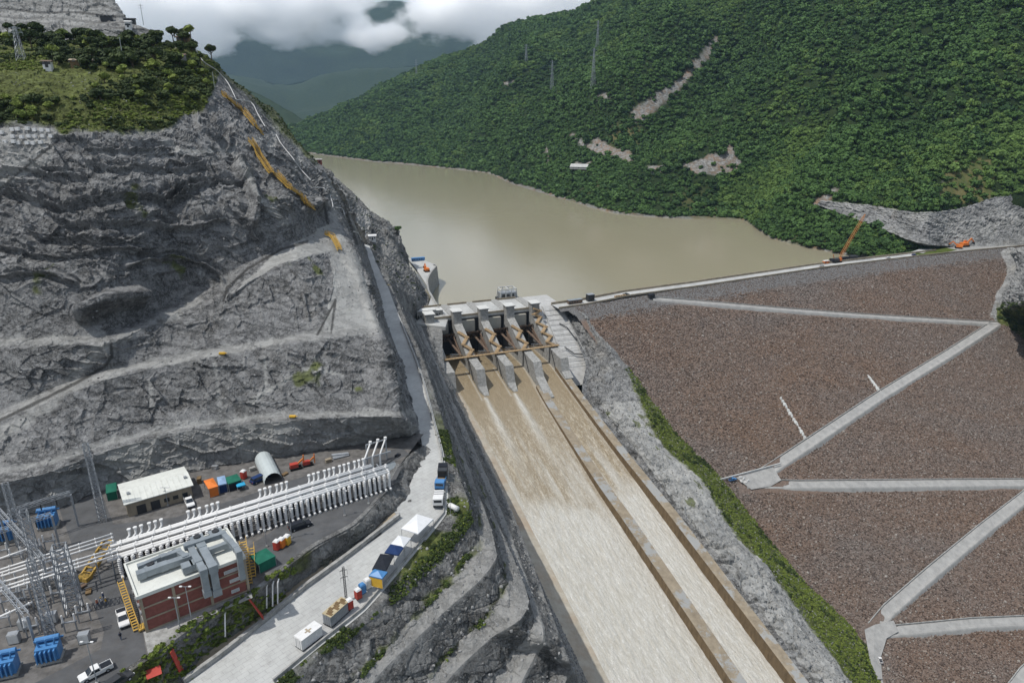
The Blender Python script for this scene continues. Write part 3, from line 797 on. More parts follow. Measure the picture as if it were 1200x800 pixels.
def disp_H(p, am, nn):
    px, py, _ = proj(p)
    d = ridged(p * np.array([1, 1, .4]), 380, 4, 101) * 42 + fbm(p, 130, 4, 105) * 20 + ridged(p, 70, 3, 107) * 7
    for ln, h_, r_ in ((spur_line[1:], 80, 40), (spur2, 60, 42), (spur3, 22, 34), (gully, -55, 30), ([(790,30),(700,120),(655,190)], -50, 26), ([(620,60),(585,120),(560,180)], -45, 22), ([(1130,-20),(1080,80),(1040,170)], 45, 35)):
        d = d + h_ * np.exp(-(linedist(px, py, ln) / r_) ** 2)
    return d * am
slide = [([(840 - 92 * f_ - 22 * math.sin(f_ * 3.1) * -.35, 46 + 88 * f_ ** .92) for f_ in np.linspace(0, 1, 26)], [3.5 + 5.5 * f_ + 1.6 * math.sin(f_ * 9) for f_ in np.linspace(0, 1, 26)])]
road_H = [([(671,158),(685,170),(705,178),(728,184),(740,188)], 2.2), ([(640,174),(642,190)], 1.5), ([(955,238),(970,232),(978,224)], 4)]
def scars(px, py, j=0):
    g = np.zeros(px.shape)
    for (x, y), r_ in zip(slide[0][0], slide[0][1]): g = np.maximum(g, sstep(r_ * 1.25, r_ * .8, np.hypot(px - x, (py - y) * 1.25) + j))
    for ln, w_ in road_H: g = np.maximum(g, sstep(w_ * 1.5, w_ * .8, linedist(px, py, ln) + j * .3))
    for poly in ([(800,193),(815,188),(832,180),(845,182),(858,165),(862,180),(868,190),(862,204),(840,206),(815,203)], [(665,198),(678,190),(694,190),(690,200),(676,203)],
                 [(755,193),(775,193),(790,200),(775,204),(760,201)], [(690,170),(700,160),(712,170),(738,176),(742,188),(728,186),(708,180)], [(590,96),(605,94),(604,100),(592,102)], [(700,112),(712,108),(712,116),(703,118)]):
        g = np.maximum(g, inpoly(px + j, py + j * .6, poly) * 1.0)
    return g
rockpoly = [(955,236),(978,236),(1000,236),(1040,243),(1064,249),(1090,248),(1112,246),(1142,240),(1166,231),(1200,226),(1340,205),(1420,300),(1180,300),(1096,292),(1060,279),(1020,264),(985,252),(958,243)]
brownpoly = [(1108,196),(1130,184),(1158,184),(1166,205),(1160,235),(1142,240),(1108,240),(1100,225)]
def paint_H(px, py, p, nn, vv):
    c = np.zeros((len(px), 3)); j = fbm(p, 18, 3, 111) * 6
    c[:, 1] = np.maximum(scars(px, py, j), sstep(WATER + 3.2, WATER + 1.6, p[:, 2]) * .8); c[:, 1] = np.maximum(c[:, 1], inpoly(px, py + j * .6, brownpoly) * .35 * (fbm(p, 12, 3, 115) > -.1))
    c[:, 2] = np.maximum(inpoly(px + j, py + j, brownpoly), sstep(26, 12, np.hypot(px - 735, (py - 160) * 1.2) + j) * .8)
    c[:, 2] = np.maximum(c[:, 2], sstep(.35, .6, fbm(p, 160, 3, 120)) * .5)
    return c
sheet('hillside', Hrows, 'forest_floor', step=3.2, amps=[.02,.02,.10,.7,1,1,.8,.6,.3], disp=disp_H, paint=paint_H, vmode='cr', label='steep forested hillside across the reservoir')
# bare rock above the crest road, right
def hit(px, py, *names):
    """nearest modelled surface point on a line of sight"""
    best = None
    for nm in names or SHEETS:
        s = SHEETS[nm]; d = np.hypot(s['px'] - px, s['py'] - py); k = np.where(d < d.min() + 1.2)[0]
        if d.min() > 9: continue
        j = k[np.argmin(s['pts'][k][:, 1])]; q = s['pts'][j]
        if best is None or q[1] < best[1]: best = q
    return np.array(P(px, py, Y=300) if best is None else best)
def near_hill(px, py, k=.993):
    q = hit(px, py, 'hillside'); return np.array([0, 0, CAM_H]) + (q - np.array([0, 0, CAM_H])) * k
RK0 = [near_hill(957,241), near_hill(985,250), near_hill(1025,264), near_hill(1062,279,.985), near_hill(1090,286,.975), P(1120,289,z=8.2), P(1150,289,z=8.2), P(1195,287,z=8.2), P(1260,280,z=8.3), P(1420,265,z=8.3)]
RK1 = [near_hill(962,234), near_hill(992,237), near_hill(1034,243), near_hill(1064,249,.987), near_hill(1090,248,.982), near_hill(1112,246), near_hill(1142,240), near_hill(1166,231), near_hill(1255,222), near_hill(1400,205)]
RKr = [[behind(q, 1.02, -2.0) for q in RK0], RK0]
for k, v in enumerate((.3, .32, .62, .64, 1.0)):
    RKr.append([a + (b - a) * v + np.array([0, 0, 0.0]) + (np.array([0, 2.5, -1.0]) if k in (1, 3) else 0) for a, b in zip(RK0, RK1)])
RKr.append([behind(q, 1.02, 1.0) for q in RK1]); RKr.append([behind(q, 1.05, -12) for q in RK1])
def paint_R(px, py, p, nn, vv):
    n1 = fbm(p, 20, 4, 131); c = np.zeros((len(px), 3)); c[:, 1] = sstep(-.3, .5, n1) * .55; c[:, 0] = sstep(6.4, 7.2, vv + n1) * .9; c[:, 2] = sstep(.2, .6, fbm(p * np.array([1, 1, .2]), 12, 3, 133)) * .5; return c
sheet('rock_wall', RKr, 'rock_pale', step=1.6, amps=[.1,.2,.7,.7,.7,.7,.6,.5,.3], disp=rock_disp(1.0, 135, 1.6), paint=paint_R, label='bare terraced rock wall above the far end of the dam', minstep=.8)

# --- far valley sides, and the grey terraced slope above the left hilltop
def far_disp(a, size, seed):
    def f(p, am, nn): return (ridged(p, size, 5, seed) * a + fbm(p, size * .3, 3, seed + 4) * a * .25) * am
    return f
M1 = [yr((180,175,5200),(300,172,5000),(345,170,4800),(420,165,5000),(560,160,5600),(760,150,6000)),
      yr((170,120,6200),(290,104,6000),(345,118,6000),(430,102,6200),(560,84,6600),(760,70,6900)),
      yr((160,88,6900),(260,86,6900),(340,88,6900),(430,76,7000),(560,60,7200),(760,40,7400))]
M1.append([q + np.array([0, 400, -900]) for q in M1[-1]])
sheet('far_hills', M1, 'forest_floor', step=4, amps=[.3,1,.9,.3], disp=far_disp(120, 1500, 141), vmode='cr', label='blue hazy mountainside closing the valley')
M2 = [yr((180,200,3300),(300,178,3200),(350,170,3100),(400,168,3200)), yr((180,90,3900),(280,98,3700),(330,122,3500),(372,148,3350))]
M2.append([q + np.array([200, 400, -500]) for q in M2[-1]])
sheet('far_hills', M2, 'forest_floor', step=4, amps=[.3,.6,.2], disp=far_disp(40, 500, 145), label='green spur in the valley behind the left ridge')
M3 = [yr((0,150,9000),(200,140,9000),(330,140,9000),(450,140,9000),(620,140,9000),(900,140,9000)),
      yr((0,60,9800),(200,55,9800),(330,60,9800),(450,56,9800),(620,60,9800),(900,60,9800)),
      yr((0,-40,10800),(200,0,10800),(300,22,10800),(360,30,10800),(430,8,10800),(500,20,10800))]
M3[0] = [q - np.array([0, 0, 600.]) for q in M3[0]]
M3.append([q + np.array([0, 500, -900]) for q in M3[-1]])
sheet('far_mountains', M3, 'forest_floor', step=5, amps=[.5,1,.6,.2], disp=far_disp(240, 2200, 151), vmode='cr', label='dark mountain half hidden in cloud')
TS = [(-120,100,400),(60,100,400),(120,100,405),(200,100,410)], [(-120,46,420),(60,46,420),(125,48,425),(192,52,430)], [(-120,40,424),(60,42,424),(110,34,428),(178,38,432)], [(-120,39,428),(60,41,428),(110,33,432),(176,37,436)], [(-120,12,450),(40,17,450),(95,22,452),(152,27,455)], [(-120,11,455),(40,16,455),(94,21,457),(150,26,460)], [(-120,-70,500),(30,-70,500),(60,-70,505),(88,-70,510)]
TSr = [yr(*r) for r in TS]; TSr.append([behind(q, 1.2, -20) for q in TSr[-1]]); 
for r in TSr: r.append(behind(r[-1], 1.1, -40))
def paint_T(px, py, p, nn, vv):
    c = np.zeros((len(px), 3)); c[:, 1] = .45 + .5 * fbm(p, 30, 4, 161); c[:, 2] = np.maximum.reduce([sstep(1.9, .6, np.abs(py - (y0_ + .055 * px + 1.2 * np.sin(px * .07 + y0_)))) * a_ for y0_, a_ in ((11, .9), (3, .4), (-5, .4), (19, .5), (26, .6), (32, .4), (-14, .5))] + [sstep(1.4, .4, np.abs(py - (.9 * px - 40))) * .4, sstep(.2, .6, fbm(p * np.array([1, 1, .15]), 14, 3, 163)) * .5]); return c
sheet('terraced_slope', TSr, 'rock_pale', step=1.6, amps=[.3,.5,1,1,1,1,1,1], disp=rock_disp(.6, 165, 1.2), paint=paint_T, label='pale grey excavated slope with berms above the hilltop', minstep=.8)
# bare earth far under everything, out to the horizon
gd = MB(); gd.add([(-7700, -250, -170), (7700, -250, -170), (7700, 8200, -170), (-7700, 8200, -170)], [(0, 1, 2, 3)]); tag(gd.build('valley_floor', 'forest_floor'), kind='structure')
# ============================================================ DAM
R4px = [(676,363),(690,372),(704,392),(742,437),(765,470),(800,514),(850,566),(893,622),(950,688),(1008,742),(1032,800),(1050,890)]
R3px = [(676,363),(688,373),(701,395),(737,441),(757,484),(777,522),(822,562),(852,614),(908,674),(950,735),(1000,800),(1022,890)]
R3h = [0, .3, .5, 1.5, 4, 9, 20, 28, 34, 38, 42, 46]
st = [-50, -47, -30, 2, 32, 60, 96, 132, 168, 205, 236, 290]
lat0 = [62, 62, 62, 57, 40, 38.6, 38.2, 38.2, 38.2, 38.2, 38.2, 38.2]
hr = lambda s: np.interp(s, [10, 40, 90, 140, 400], [3.0, 3.0, 4.0, 6.5, 8.0])
R4 = [F(*q) for q in R4px]
R3 = [PY(q[0], q[1], 1) for q in R3px]
def at_height(px, py, z): return P(px, py, z=z)
R3 = []
for q, hh, r4 in zip(R3px, R3h, R4): R3.append(at_height(q[0], q[1], r4[2] + hh) if hh > .1 else r4 + np.array([-.8, 0, 0]))
R0 = [CH(s, l, hr(s) - .3) if s > 5 else SG(s, l, [7, 6, -6, -19][k]) for k, (s, l) in enumerate(zip(st, lat0))]
R0b = [CH(s, l + 3.5, 1.2) if s > 10 else SG(s, l + 3, R0[k][2] - 1) for k, (s, l) in enumerate(zip(st, lat0))]
R2 = []
for k, (a, b) in enumerate(zip(R0b, R3)):
    q = a + (b - a) * .5
    q[2] = max(a[2], b[2]) * .5 + (a[2] + b[2]) * .25 + (2.0 if k > 3 else 0)
    R2.append(q)
R1 = [a + (b - a) * .16 + np.array([0, 0, 3.5 if k > 3 else 0]) for k, (a, b) in enumerate(zip(R0b, R3))]
R5 = [q + np.array([4, -3, -9]) for q in R4]
def paint_S(px, py, p, nn, vv):
    n1 = fbm(p, 9, 4, 171); n2 = fbm(p, 3, 3, 173); c = np.zeros((len(px), 3))
    c[:, 1] = np.where(py > 470, .75 + .6 * n1, .1 + .35 * n1) * (vv > 1.6)
    c[:, 0] = sstep(3.85, 4.05, vv + n1 * .2) * sstep(430, 460, py)
    c[:, 0] = np.maximum(c[:, 0], (n1 > .42) * .8 * (vv > 1.5) * (py > 460))
    c[:, 2] = np.where(vv < 2, sstep(0, .5, n2) * .8, 0) + np.where((vv > 1.9) & (vv < 2.3), sstep(.1,.5,n2) * .5, 0)
    return c
sheet('rock_shelf', [R0, R0b, R1, R2, R3, R4, R5], 'rock_pale', step=1.5, amps=[.0,.8,1.5,.8,.6,.4,.1], disp=rock_disp(1.0, 175, .8), paint=paint_S, label='pale rock shelf between the spillway wall and the dam face', minstep=.35)

t_lo, t_hi = c_t[0], c_t[-1]
r4x = np.array([q[0] for q in R4px]); r4y = np.array([q[1] for q in R4px])
def keep_dam(px, py, p):
    lim = np.interp(py, r4y, r4x)
    return (px > lim - 14) | (py < 366)
ts = [c_t[1], *[float(v) for v in np.linspace(c_t[2], c_t[-1], 10)]]
drows = []
for d_ in (0, 60, 130, 210, 300, 380):
    rr = []
    for t_ in ts:
        o_ = np.interp(t_, c_t, c_o) + d_
        xy = CT * t_ + CN * o_
        rr.append(np.array([xy[0], xy[1], 8.0 - d_ / 1.8]))
    drows.append(rr)
def paint_D(px, py, p, nn, vv):
    c = np.zeros((len(px), 3))
    dz = 8.0 - p[:, 2]
    c[:, 1] = sstep(9, 6, dz + fbm(p, 14, 3, 181) * 2)
    return c
sheet('dam_face', drows, 'riprap_base', step=2.2, disp=lambda p, am, nn: fbm(p, 9, 4, 183) * .6, paint=paint_D, keep=keep_dam, umode='lin', label='sloping dam face of brown and grey riprap')
# berm roads on the face: level decks carried on an outer bank
def berm(pts_px, width, label, lift=1.0, n_in=10):
    width *= .6
    base = []
    for (x0, y0), (x1, y1) in zip(pts_px[:-1], pts_px[1:]):
        for k in range(n_in): base.append(F(x0 + (x1 - x0) * k / n_in, y0 + (y1 - y0) * k / n_in))
    base.append(F(*pts_px[-1])); rows_ = [[], [], [], [], [], []]
    out = np.array([CN[0], CN[1], 0.0])
    for k, q in enumerate(base):
        a = base[max(k - 1, 0)]; b = base[min(k + 1, len(base) - 1)]
        tdir = (b - a); tdir[2] = 0; tdir /= np.linalg.norm(tdir)
        side = np.array([tdir[1], -tdir[0], 0]);
        if side @ out < 0: side = -side
        i_ = q - side * width / 2; o_ = q + side * width / 2
        zi = face_z(i_[0], i_[1]); zo = face_z(o_[0], o_[1]); z = (zi * .5 + zo * .5) + lift; zA = zi * .8 + z * .2 + lift; zB = zo * .8 + z * .2 + lift
        toe = o_ + side * (zB - zo + .5) * 1.1
        inner_ = i_ + (-side) * max(zi - z, 0) * .0
        rows_[0].append(np.array([i_[0] - side[0] * .5, i_[1] - side[1] * .5, zi + .5])); rows_[1].append(np.array([i_[0], i_[1], zA]))
        rows_[2].append(np.array([o_[0], o_[1], zB])); rows_[3].append(np.array([o_[0] + side[0] * .3, o_[1] + side[1] * .3, zB + .4]))
        rows_[4].append(np.array([o_[0] + side[0] * .9, o_[1] + side[1] * .9, zB + .1])); rows_[5].append(np.array([toe[0], toe[1], face_z(toe[0], toe[1]) - .6]))
    me_rows = rows_
    wall_along('kerb_wall', [q + np.array([0, 0, .2]) for q in rows_[1]], .5, .6, 'concrete', label='pale kerb on the upper side of the ' + label.replace('narrow ', 'narrow '), cat='kerb')
    o_ = sheet('road', me_rows, 'berm_gravel', step=3, umode='lin', label=label, disp=lambda p, am, nn: fbm(p, 3, 3, 191) * .12)
    return o_
t = NT('berm_gravel', .95, .1)
c = t.ramp(t.noise(.25, 5, .7), (.3, (.24, .238, .23)), (.7, (.36, .355, .34))); t.out(c, t.bump(t.noise(2.5, 4), .5, .2))
berms = [([(764,351),(840,357),(920,364),(1000,370),(1080,375),(1170,380)], 3.8, 'narrow gravel road crossing just below the crest of the dam'),
         ([(1166,380),(1110,416),(1030,465),(960,512),(905,549),(876,567)], 8.5, 'gravel road slanting down the dam face to the left bank'),
         ([(872,568),(940,569),(1030,568),(1120,567),(1250,566)], 7.5, 'level gravel road across the middle of the dam face'),
         ([(1230,558),(1200,583),(1150,622),(1090,672),(1040,716),(1022,738)], 8.5, 'gravel road slanting down the lower dam face'),
         ([(1026,742),(1080,737),(1140,731),(1250,726)], 7.0, 'lowest level gravel road across the dam face'),
         ([(1022,742),(1022,765),(1026,790),(1036,850)], 6.0, 'gravel road end going down beside the bushes'),
         ([(1250,745),(1200,790),(1170,830)], 8.0, 'gravel road in the lower right corner')]
for b_ in berms: berm(*b_)
apron2 = [F(*q, lift=2.2) for q in [(862,563),(880,556),(905,550),(915,566),(903,573),(880,577)]]
m = MB(); m.add(apron2, [tuple(range(6))]); tag(m.build('road', 'berm_gravel'), kind='structure', label='gravel turning place where the dam roads meet')

apron3 = [F(*q, lift=2.6) for q in [(1012,742),(1024,736),(1046,731),(1052,744),(1038,752),(1031,775),(1033,800),(1022,800),(1016,765)]]
m = MB(); m.add(apron3, [tuple(range(9))]); tag(m.build('road', 'berm_gravel'), kind='structure', label='gravel turning place at the lower end of the dam roads')
# crest road and parapets
def crest_line(off, z):
    out = []
    for q in crest[1:]:
        out.append(np.array([q[0] - CN[0] * off, q[1] - CN[1] * off, z]))
    return out
m = MB(); L0_, L1_ = crest_line(-.2, 8.05), crest_line(11.5, 8.05); n = len(L0_)
m.add(L0_ + L1_, [(i, i + 1, n + i + 1, n + i) for i in range(n - 1)]); tag(m.build('crest_road', 'road_concrete'), kind='structure', label='pale road along the top of the dam')
wall_along('parapet', crest_line(0.2, 8.06), .7, 1.3, 'concrete_tan', label='tan parapet on the downstream edge of the crest road', cat='wall')
wall_along('parapet', crest_line(11.6, 8.06)[:8], .7, 1.7, 'concrete_tan', label='tan parapet on the lake side of the crest road', cat='wall')
m = MB(); U0, U1 = crest_line(11.9, 8.0), crest_line(52, -22); m.add(U0 + U1, [(i, i + 1, n + i + 1, n + i) for i in range(n - 1)]); tag(m.build('dam_upstream_face', 'riprap_base'), kind='structure')
# access road at the far end
ar = MB(); A1 = [(1060,303,8.3),(1085,291,8.4),(1096,281,9),(1092,274,9.5),(1078,268,9)]; 
road2 = sheet('road', [[P(1030,304.2,z=8.2), P(1062,297,z=8.3), P(1082,290,z=8.4), P(1087,284,z=8.9), P(1079,277,z=9.6)],
                       [P(1050,304,z=8.2), P(1076,299,z=8.3), P(1096,290,z=8.4), P(1099,282,z=8.9), P(1090,275,z=9.6)]], 'road_concrete', step=4, label='concrete access road turning off the far end of the crest')
flat_poly('hardstand', [(1098,290),(1094,279),(1125,283),(1150,286),(1190,286),(1190,289),(1140,292),(1122,293.5)], 8.25, 'concrete', 'concrete hardstand at the far end of the dam')
flat_poly('green', [(1068,299.5),(1090,288),(1104,289),(1122,293),(1098,296.8)], 8.32, 'grass_slope', 'patch of scrub inside the bend of the access road')

# right abutment below the crest
AB = [[F(1172,296), F(1180,320), F(1166,345), F(1160,372), F(1178,384), F(1200,398), F(1290,450)],
      [q + np.array([3, 2, 5]) for q in [F(1178,296), F(1188,318), F(1176,345), F(1170,370), F(1190,382), F(1215,395), F(1300,445)]],
      [P(1190,292,z=9), P(1210,305,z=16), P(1205,330,z=10), P(1200,352,z=2), P(1222,366,z=-6), P(1250,380,z=-12), P(1340,420,z=-22)],
      [P(1330,270,z=20), P(1340,290,z=24), P(1340,300,z=22), P(1350,310,z=18), P(1370,330,z=10), P(1400,350,z=0), P(1460,400,z=-10)]]
def paint_A(px, py, p, nn, vv):
    c = np.zeros((len(px), 3)); n1 = fbm(p, 14, 3, 201); c[:, 1] = .3 + .4 * n1; c[:, 0] = sstep(352, 362, py + n1 * 8) * (px > 1168); return c
sheet('rock_abutment', AB, 'rock_pale', step=1.6, amps=[.2,1.0,1.6,1.5], disp=rock_disp(1.0, 205, .9), paint=paint_A, label='grey rock beside the right end of the dam face')

# ============================================================ SPILLWAY
def ring_sg(pts, z0, z1, m):    # prism from chute-frame outline
    m.prism([tuple(SG(s, l, 0)[:2]) for s, l in pts], z0, z1)
# moving water, one sheet with relief
ws = np.concatenate([np.linspace(-60, 0, 90), np.linspace(0.4, 150, 360), np.linspace(150.6, 330, 330)])
wlat = np.linspace(-34.8, 36.0, 210)
S_, L_g = np.meshgrid(ws, wlat, indexing='ij')
zz = np.where(S_ > -8, -20 - .207 * S_, -18.35)
zz = zz + .3 * np.clip(-S_ - 8, 0, 20) / 20
flat = np.stack([S_ * .28, L_g, zz * 0], -1).reshape(-1, 3)
n_a = fbm(flat, 2.2, 4, 211).reshape(S_.shape); n_b = ridged(flat, 1.2, 3, 213).reshape(S_.shape); n_c = fbm(flat, 9, 3, 215).reshape(S_.shape)
n_d = fbm(np.stack([S_ * .05, L_g * .8, zz * 0], -1).reshape(-1, 3), 2.4, 4, 217).reshape(S_.shape)
rough_ = sstep(5, 60, S_)
foam = sstep(-9, 12, S_ - (113 + 6 * np.sin(L_g * .13 + 1) + n_c * 7 + n_a * 5))
wake = np.zeros(S_.shape)
for l0, s0, sl in ((-18.8, 19, -.02), (-.2, 19, -.01)):
    wd = 1.1 + np.clip(S_ - s0, 0, 200) * .05
    wake = np.maximum(wake, np.exp(-((L_g - l0 - sl * (S_ - s0) + n_a * .8) / wd) ** 2) * sstep(s0 - 1, s0 + 2, S_) * (1 - .75 * sstep(20, 100, S_)))
edge_f = np.zeros(S_.shape)
lf = lambda s: np.interp(s, [-60, 0, 20, 60, 400], [-34.7, -34.5, -32.6, -31, -31])
dl = lambda s: np.interp(s, [-60, 0, 30, 110, 400], [16.5, 16.5, 14.2, 11.3, 11.0])
dr = lambda s: np.interp(s, [-60, 0, 30, 110, 400], [21.6, 21.6, 19.4, 16.6, 16.8])
rf = lambda s: np.interp(s, [-60, 0, 60, 400], [35.2, 35.0, 34.2, 34.0])
for fn_, sg in ((dl, -1), (rf, -1), (lf, 1)):
    e_ = fn_(S_); edge_f = np.maximum(edge_f, np.exp(-((L_g - e_ - sg * .4) / .7) ** 2) * .55)
for l0 in (-21, -2.4, 16.4, 34.9):
    edge_f = np.maximum(edge_f, np.exp(-((L_g - l0 + .4) / .5) ** 2) * .7 * (S_ < 22) * (S_ > -12))
zz = zz + rough_ * (n_a * .25 + n_b * .14) + foam * n_b * .12 + wake * (.5 + .3 * n_a)
pts = (G0[None, None] + DN * S_[..., None] + AX * L_g[..., None]); pts[..., 2] = zz
pts = pts.reshape(-1, 3); Hh, Ww = S_.shape
idx = np.arange(Hh * Ww).reshape(Hh, Ww)
q = np.stack([idx[:-1, :-1], idx[1:, :-1], idx[1:, 1:], idx[:-1, 1:]], -1).reshape(-1, 4)
me = bpy.data.meshes.new('spillway_water'); me.from_pydata(pts.tolist(), [], q.tolist()); me.materials.append(MATS['chute_water'])
me.polygons.foreach_set('use_smooth', np.ones(len(me.polygons), bool))
ca = me.color_attributes.new('paint', 'FLOAT_COLOR', 'POINT')
cc = np.zeros((len(pts), 4), np.float32); cc[:, 3] = 1
cc[:, 0] = np.clip(np.maximum.reduce([foam, wake * 1.0, edge_f * .8, np.clip(sstep(25, 125, S_) * (.40 + 1.5 * n_d), 0, .8)]), 0, 1).ravel(); cc[:, 1] = sstep(15, 60, S_).ravel()
ca.data.foreach_set('color', cc.ravel())
o = bpy.data.objects.new('spillway_water', me); COL.objects.link(o); tag(o, kind='structure', label='brown water turning to white foam down the spillway chute')

def chute_strip(name, sec, s0, s1, mat, label=None, cat=None, n=40, kind=None):
    """solid running down the chute; sec(s) -> list of (lat, height over the water)"""
    m = MB(); rings = []
    for k in range(n + 1):
        s = s0 + (s1 - s0) * k / n
        rings.append([CH(s, l, h) for l, h in sec(s)])
    c_ = len(rings[0]); vs = [q_ for r_ in rings for q_ in r_]
    fs = [(i * c_ + j, i * c_ + (j + 1) % c_, (i + 1) * c_ + (j + 1) % c_, (i + 1) * c_ + j) for i in range(n) for j in range(c_)]
    fs += [tuple(range(c_))[::-1], tuple(range(n * c_, n * c_ + c_))]
    m.add(vs, fs); o_ = m.build(name, mat)
    return tag(o_, label, cat, kind=kind)
t = NT('chute_concrete', .85, .25)
c = t.ramp(t.noise(.3, 5, .7), (.3, (.17, .14, .10)), (.7, (.29, .245, .18)))
c = t.mix(t.ramp(t.noise(.09, 6, .75), (.5, 0), (.56, .85)), c, (.27, .28, .28))
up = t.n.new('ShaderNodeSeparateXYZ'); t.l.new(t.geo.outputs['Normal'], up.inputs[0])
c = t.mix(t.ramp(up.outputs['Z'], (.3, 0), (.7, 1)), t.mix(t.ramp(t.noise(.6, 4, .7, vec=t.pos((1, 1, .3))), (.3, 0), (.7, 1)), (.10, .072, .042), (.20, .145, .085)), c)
t.out(c, t.bump(t.noise(1.5, 4), .4, .15))
hd = lambda s: np.interp(s, [10, 40, 90, 140, 400], [2.2, 1.6, 3.0, 5.4, 6.0])
hr = lambda s: np.interp(s, [10, 40, 90, 140, 400], [3.0, 3.0, 4.0, 6.5, 8.0])
chute_strip('divider_wall', lambda s: [(dl(s), -3), (dr(s), -3), (dr(s), hd(s)), (dl(s), hd(s))], 18, 330, 'chute_concrete', 'long concrete dividing wall between the wide and the narrow chute', 'wall')
chute_strip('side_wall', lambda s: [(rf(s), -3), (rf(s) + 4.4, -3), (rf(s) + 4.4, hr(s) + .2), (rf(s) + .6, hr(s)), (rf(s), hr(s) - .2)], 2, 330, 'chute_concrete', 'thick stained concrete wall on the dam side of the chute', 'wall')
def lsec(s):
    e = lf(s); k = np.interp(s, [0, 60, 140, 400], [2.0, 4.0, 6.0, 6.0])
    return [(e, -3), (e, .35), (e - 4, 1.3), (e - 9.5, 2.9), (e - 9.5, -3)]
t = NT('apron_concrete', .85, .25)
c = t.ramp(t.noise(.25, 5, .7), (.3, (.28, .25, .20)), (.7, (.42, .385, .32))); c = t.mix(t.ramp(t.noise(.06, 3), (.45, 0), (.7, .6)), c, (.30, .20, .12)); t.out(c, t.bump(t.noise(1.5, 4), .3, .1))
chute_strip('side_wall', lsec, 4, 330, 'apron_concrete', 'sloping tan concrete lining along the left edge of the chute', 'wall')

# gate structure ---------------------------------------------------
dam_gate = thing('spillway_gate_block', 'concrete spillway gate structure with five tall piers and four open bays', 'spillway gate', SG(-50, 6, 0))
inv = -np.array(dam_gate.location)
def part(m, name, mat, parent=dam_gate, **kw):
    off = np.array(parent.matrix_world.translation) if False else np.array(dam_gate.location)
    m.v = [tuple(np.array(q_) - off) for q_ in m.v]
    return m.build(name, mat, parent if parent is dam_gate else parent, **kw)
PL = [-39.7, -21, -2.3, 16.5, 35.2]      # left face of each pier
TH = 5.6
for k, l in enumerate(PL):
    prof = [(-75, -30), (-75, 8.4), (-46.5, 8.4), (-46, 12.6), (-39.5, 12.6), (-38.8, 5), (-30, 1.5), (-21, -2.5), (-12, -7.2), (-3, -8.6)]
    prof += {0: [(8, -9.5), (10.5, -19), (10.5, -40)], 1: [(9, -9.6), (12.5, -19.5), (18, -23.5), (18, -42)], 2: [(9, -9.6), (12.5, -19.5), (18, -23.5), (18, -42)], 3: [(9, -9.6), (14, -18), (30, -25.2), (30, -45)], 4: [(9, -9.6), (12, -17.5), (18, -20), (18, -45)]}[k]
    m = MB(); n = len(prof)
    nar = lambda s: (0, 0) if k in (0, 3, 4) else (np.interp(s, [12, 18], [0, 2.4]), np.interp(s, [12, 18], [0, .3]))
    ringL, ringR = [], []
    for s, z in prof:
        a_, b_ = nar(s); fl_ = np.interp(z, [-8, 4, 20], [0.0, 0, .0])
        ringL.append(SG(s, l + a_ + (.0 if s > -8 else 0), z)); ringR.append(SG(s, l + TH - b_, z))
    m.add(ringL + ringR, [tuple(range(n)), tuple(range(n, 2 * n))[::-1]] + [(i, n + i, n + (i + 1) % n, (i + 1) % n) for i in range(n)])
    pier = part(m, 'pier', 'concrete')
    # painted cap
    m = MB(); ring_sg([(-47, l - .7), (-38.7, l - .7), (-38.7, l + TH + .7), (-47, l + TH + .7)], 13.1, 13.7, m)
    part(m, 'pier_cap', 'concrete_white', pier) if False else part(m, 'pier_cap', 'concrete_white')
    m = MB(); ring_sg([(-46, l - .3), (-39.3, l - .3), (-39.3, l + TH + .3), (-46, l + TH + .3)], 12.6, 13.1, m); part(m, 'pier_cap', 'dark_steel')
    # zigzag stair on the downstream face of the pier
    if k > 0:
        s_ = -33.0; z_ = -4.4
        flights = 9 if k == 4 else 4
        ztop = 10.5 if k == 4 else 2.5
        m = MB(); m2 = MB()
        for j in range(flights):
            fz0 = ztop - j * (ztop + 7.5) / flights; fz1 = ztop - (j + 1) * (ztop + 7.5) / flights
            side = 1 if j % 2 == 0 else -1
            la, lb = l + 2.5 - side * 2.2, l + 2.5 + side * 2.2
            sa = np.interp(fz0, [-8, -2.5, 1.5, 5, 13], [-9, -20, -29, -37.8, -38.6]) + 1.2; sb = np.interp(fz1, [-8, -2.5, 1.5, 5, 13], [-9, -20, -29, -37.8, -38.6]) + 1.2
            m.beam(SG(sa, la, fz0), SG(sb, lb, fz1), 2.4, .7)
            m.beam(SG(sb, lb - 1.2, fz1), SG(sb, lb + 1.2, fz1), 2.6, .5)
            m2.beam(SG(sa + 1.2, la, fz0 + 1), SG(sb + 1.2, lb, fz1 + 1), .15, .15)
            for e in (-1, 1): m2.tube(SG(sb + 1.2, lb + e, fz1 - 2.2), SG(sb + 1.2, lb + e, fz1 + 1.1), .12, n=4)
        part(m, 'stair', 'ochre_steel'); part(m2, 'handrail', 'ochre_steel')
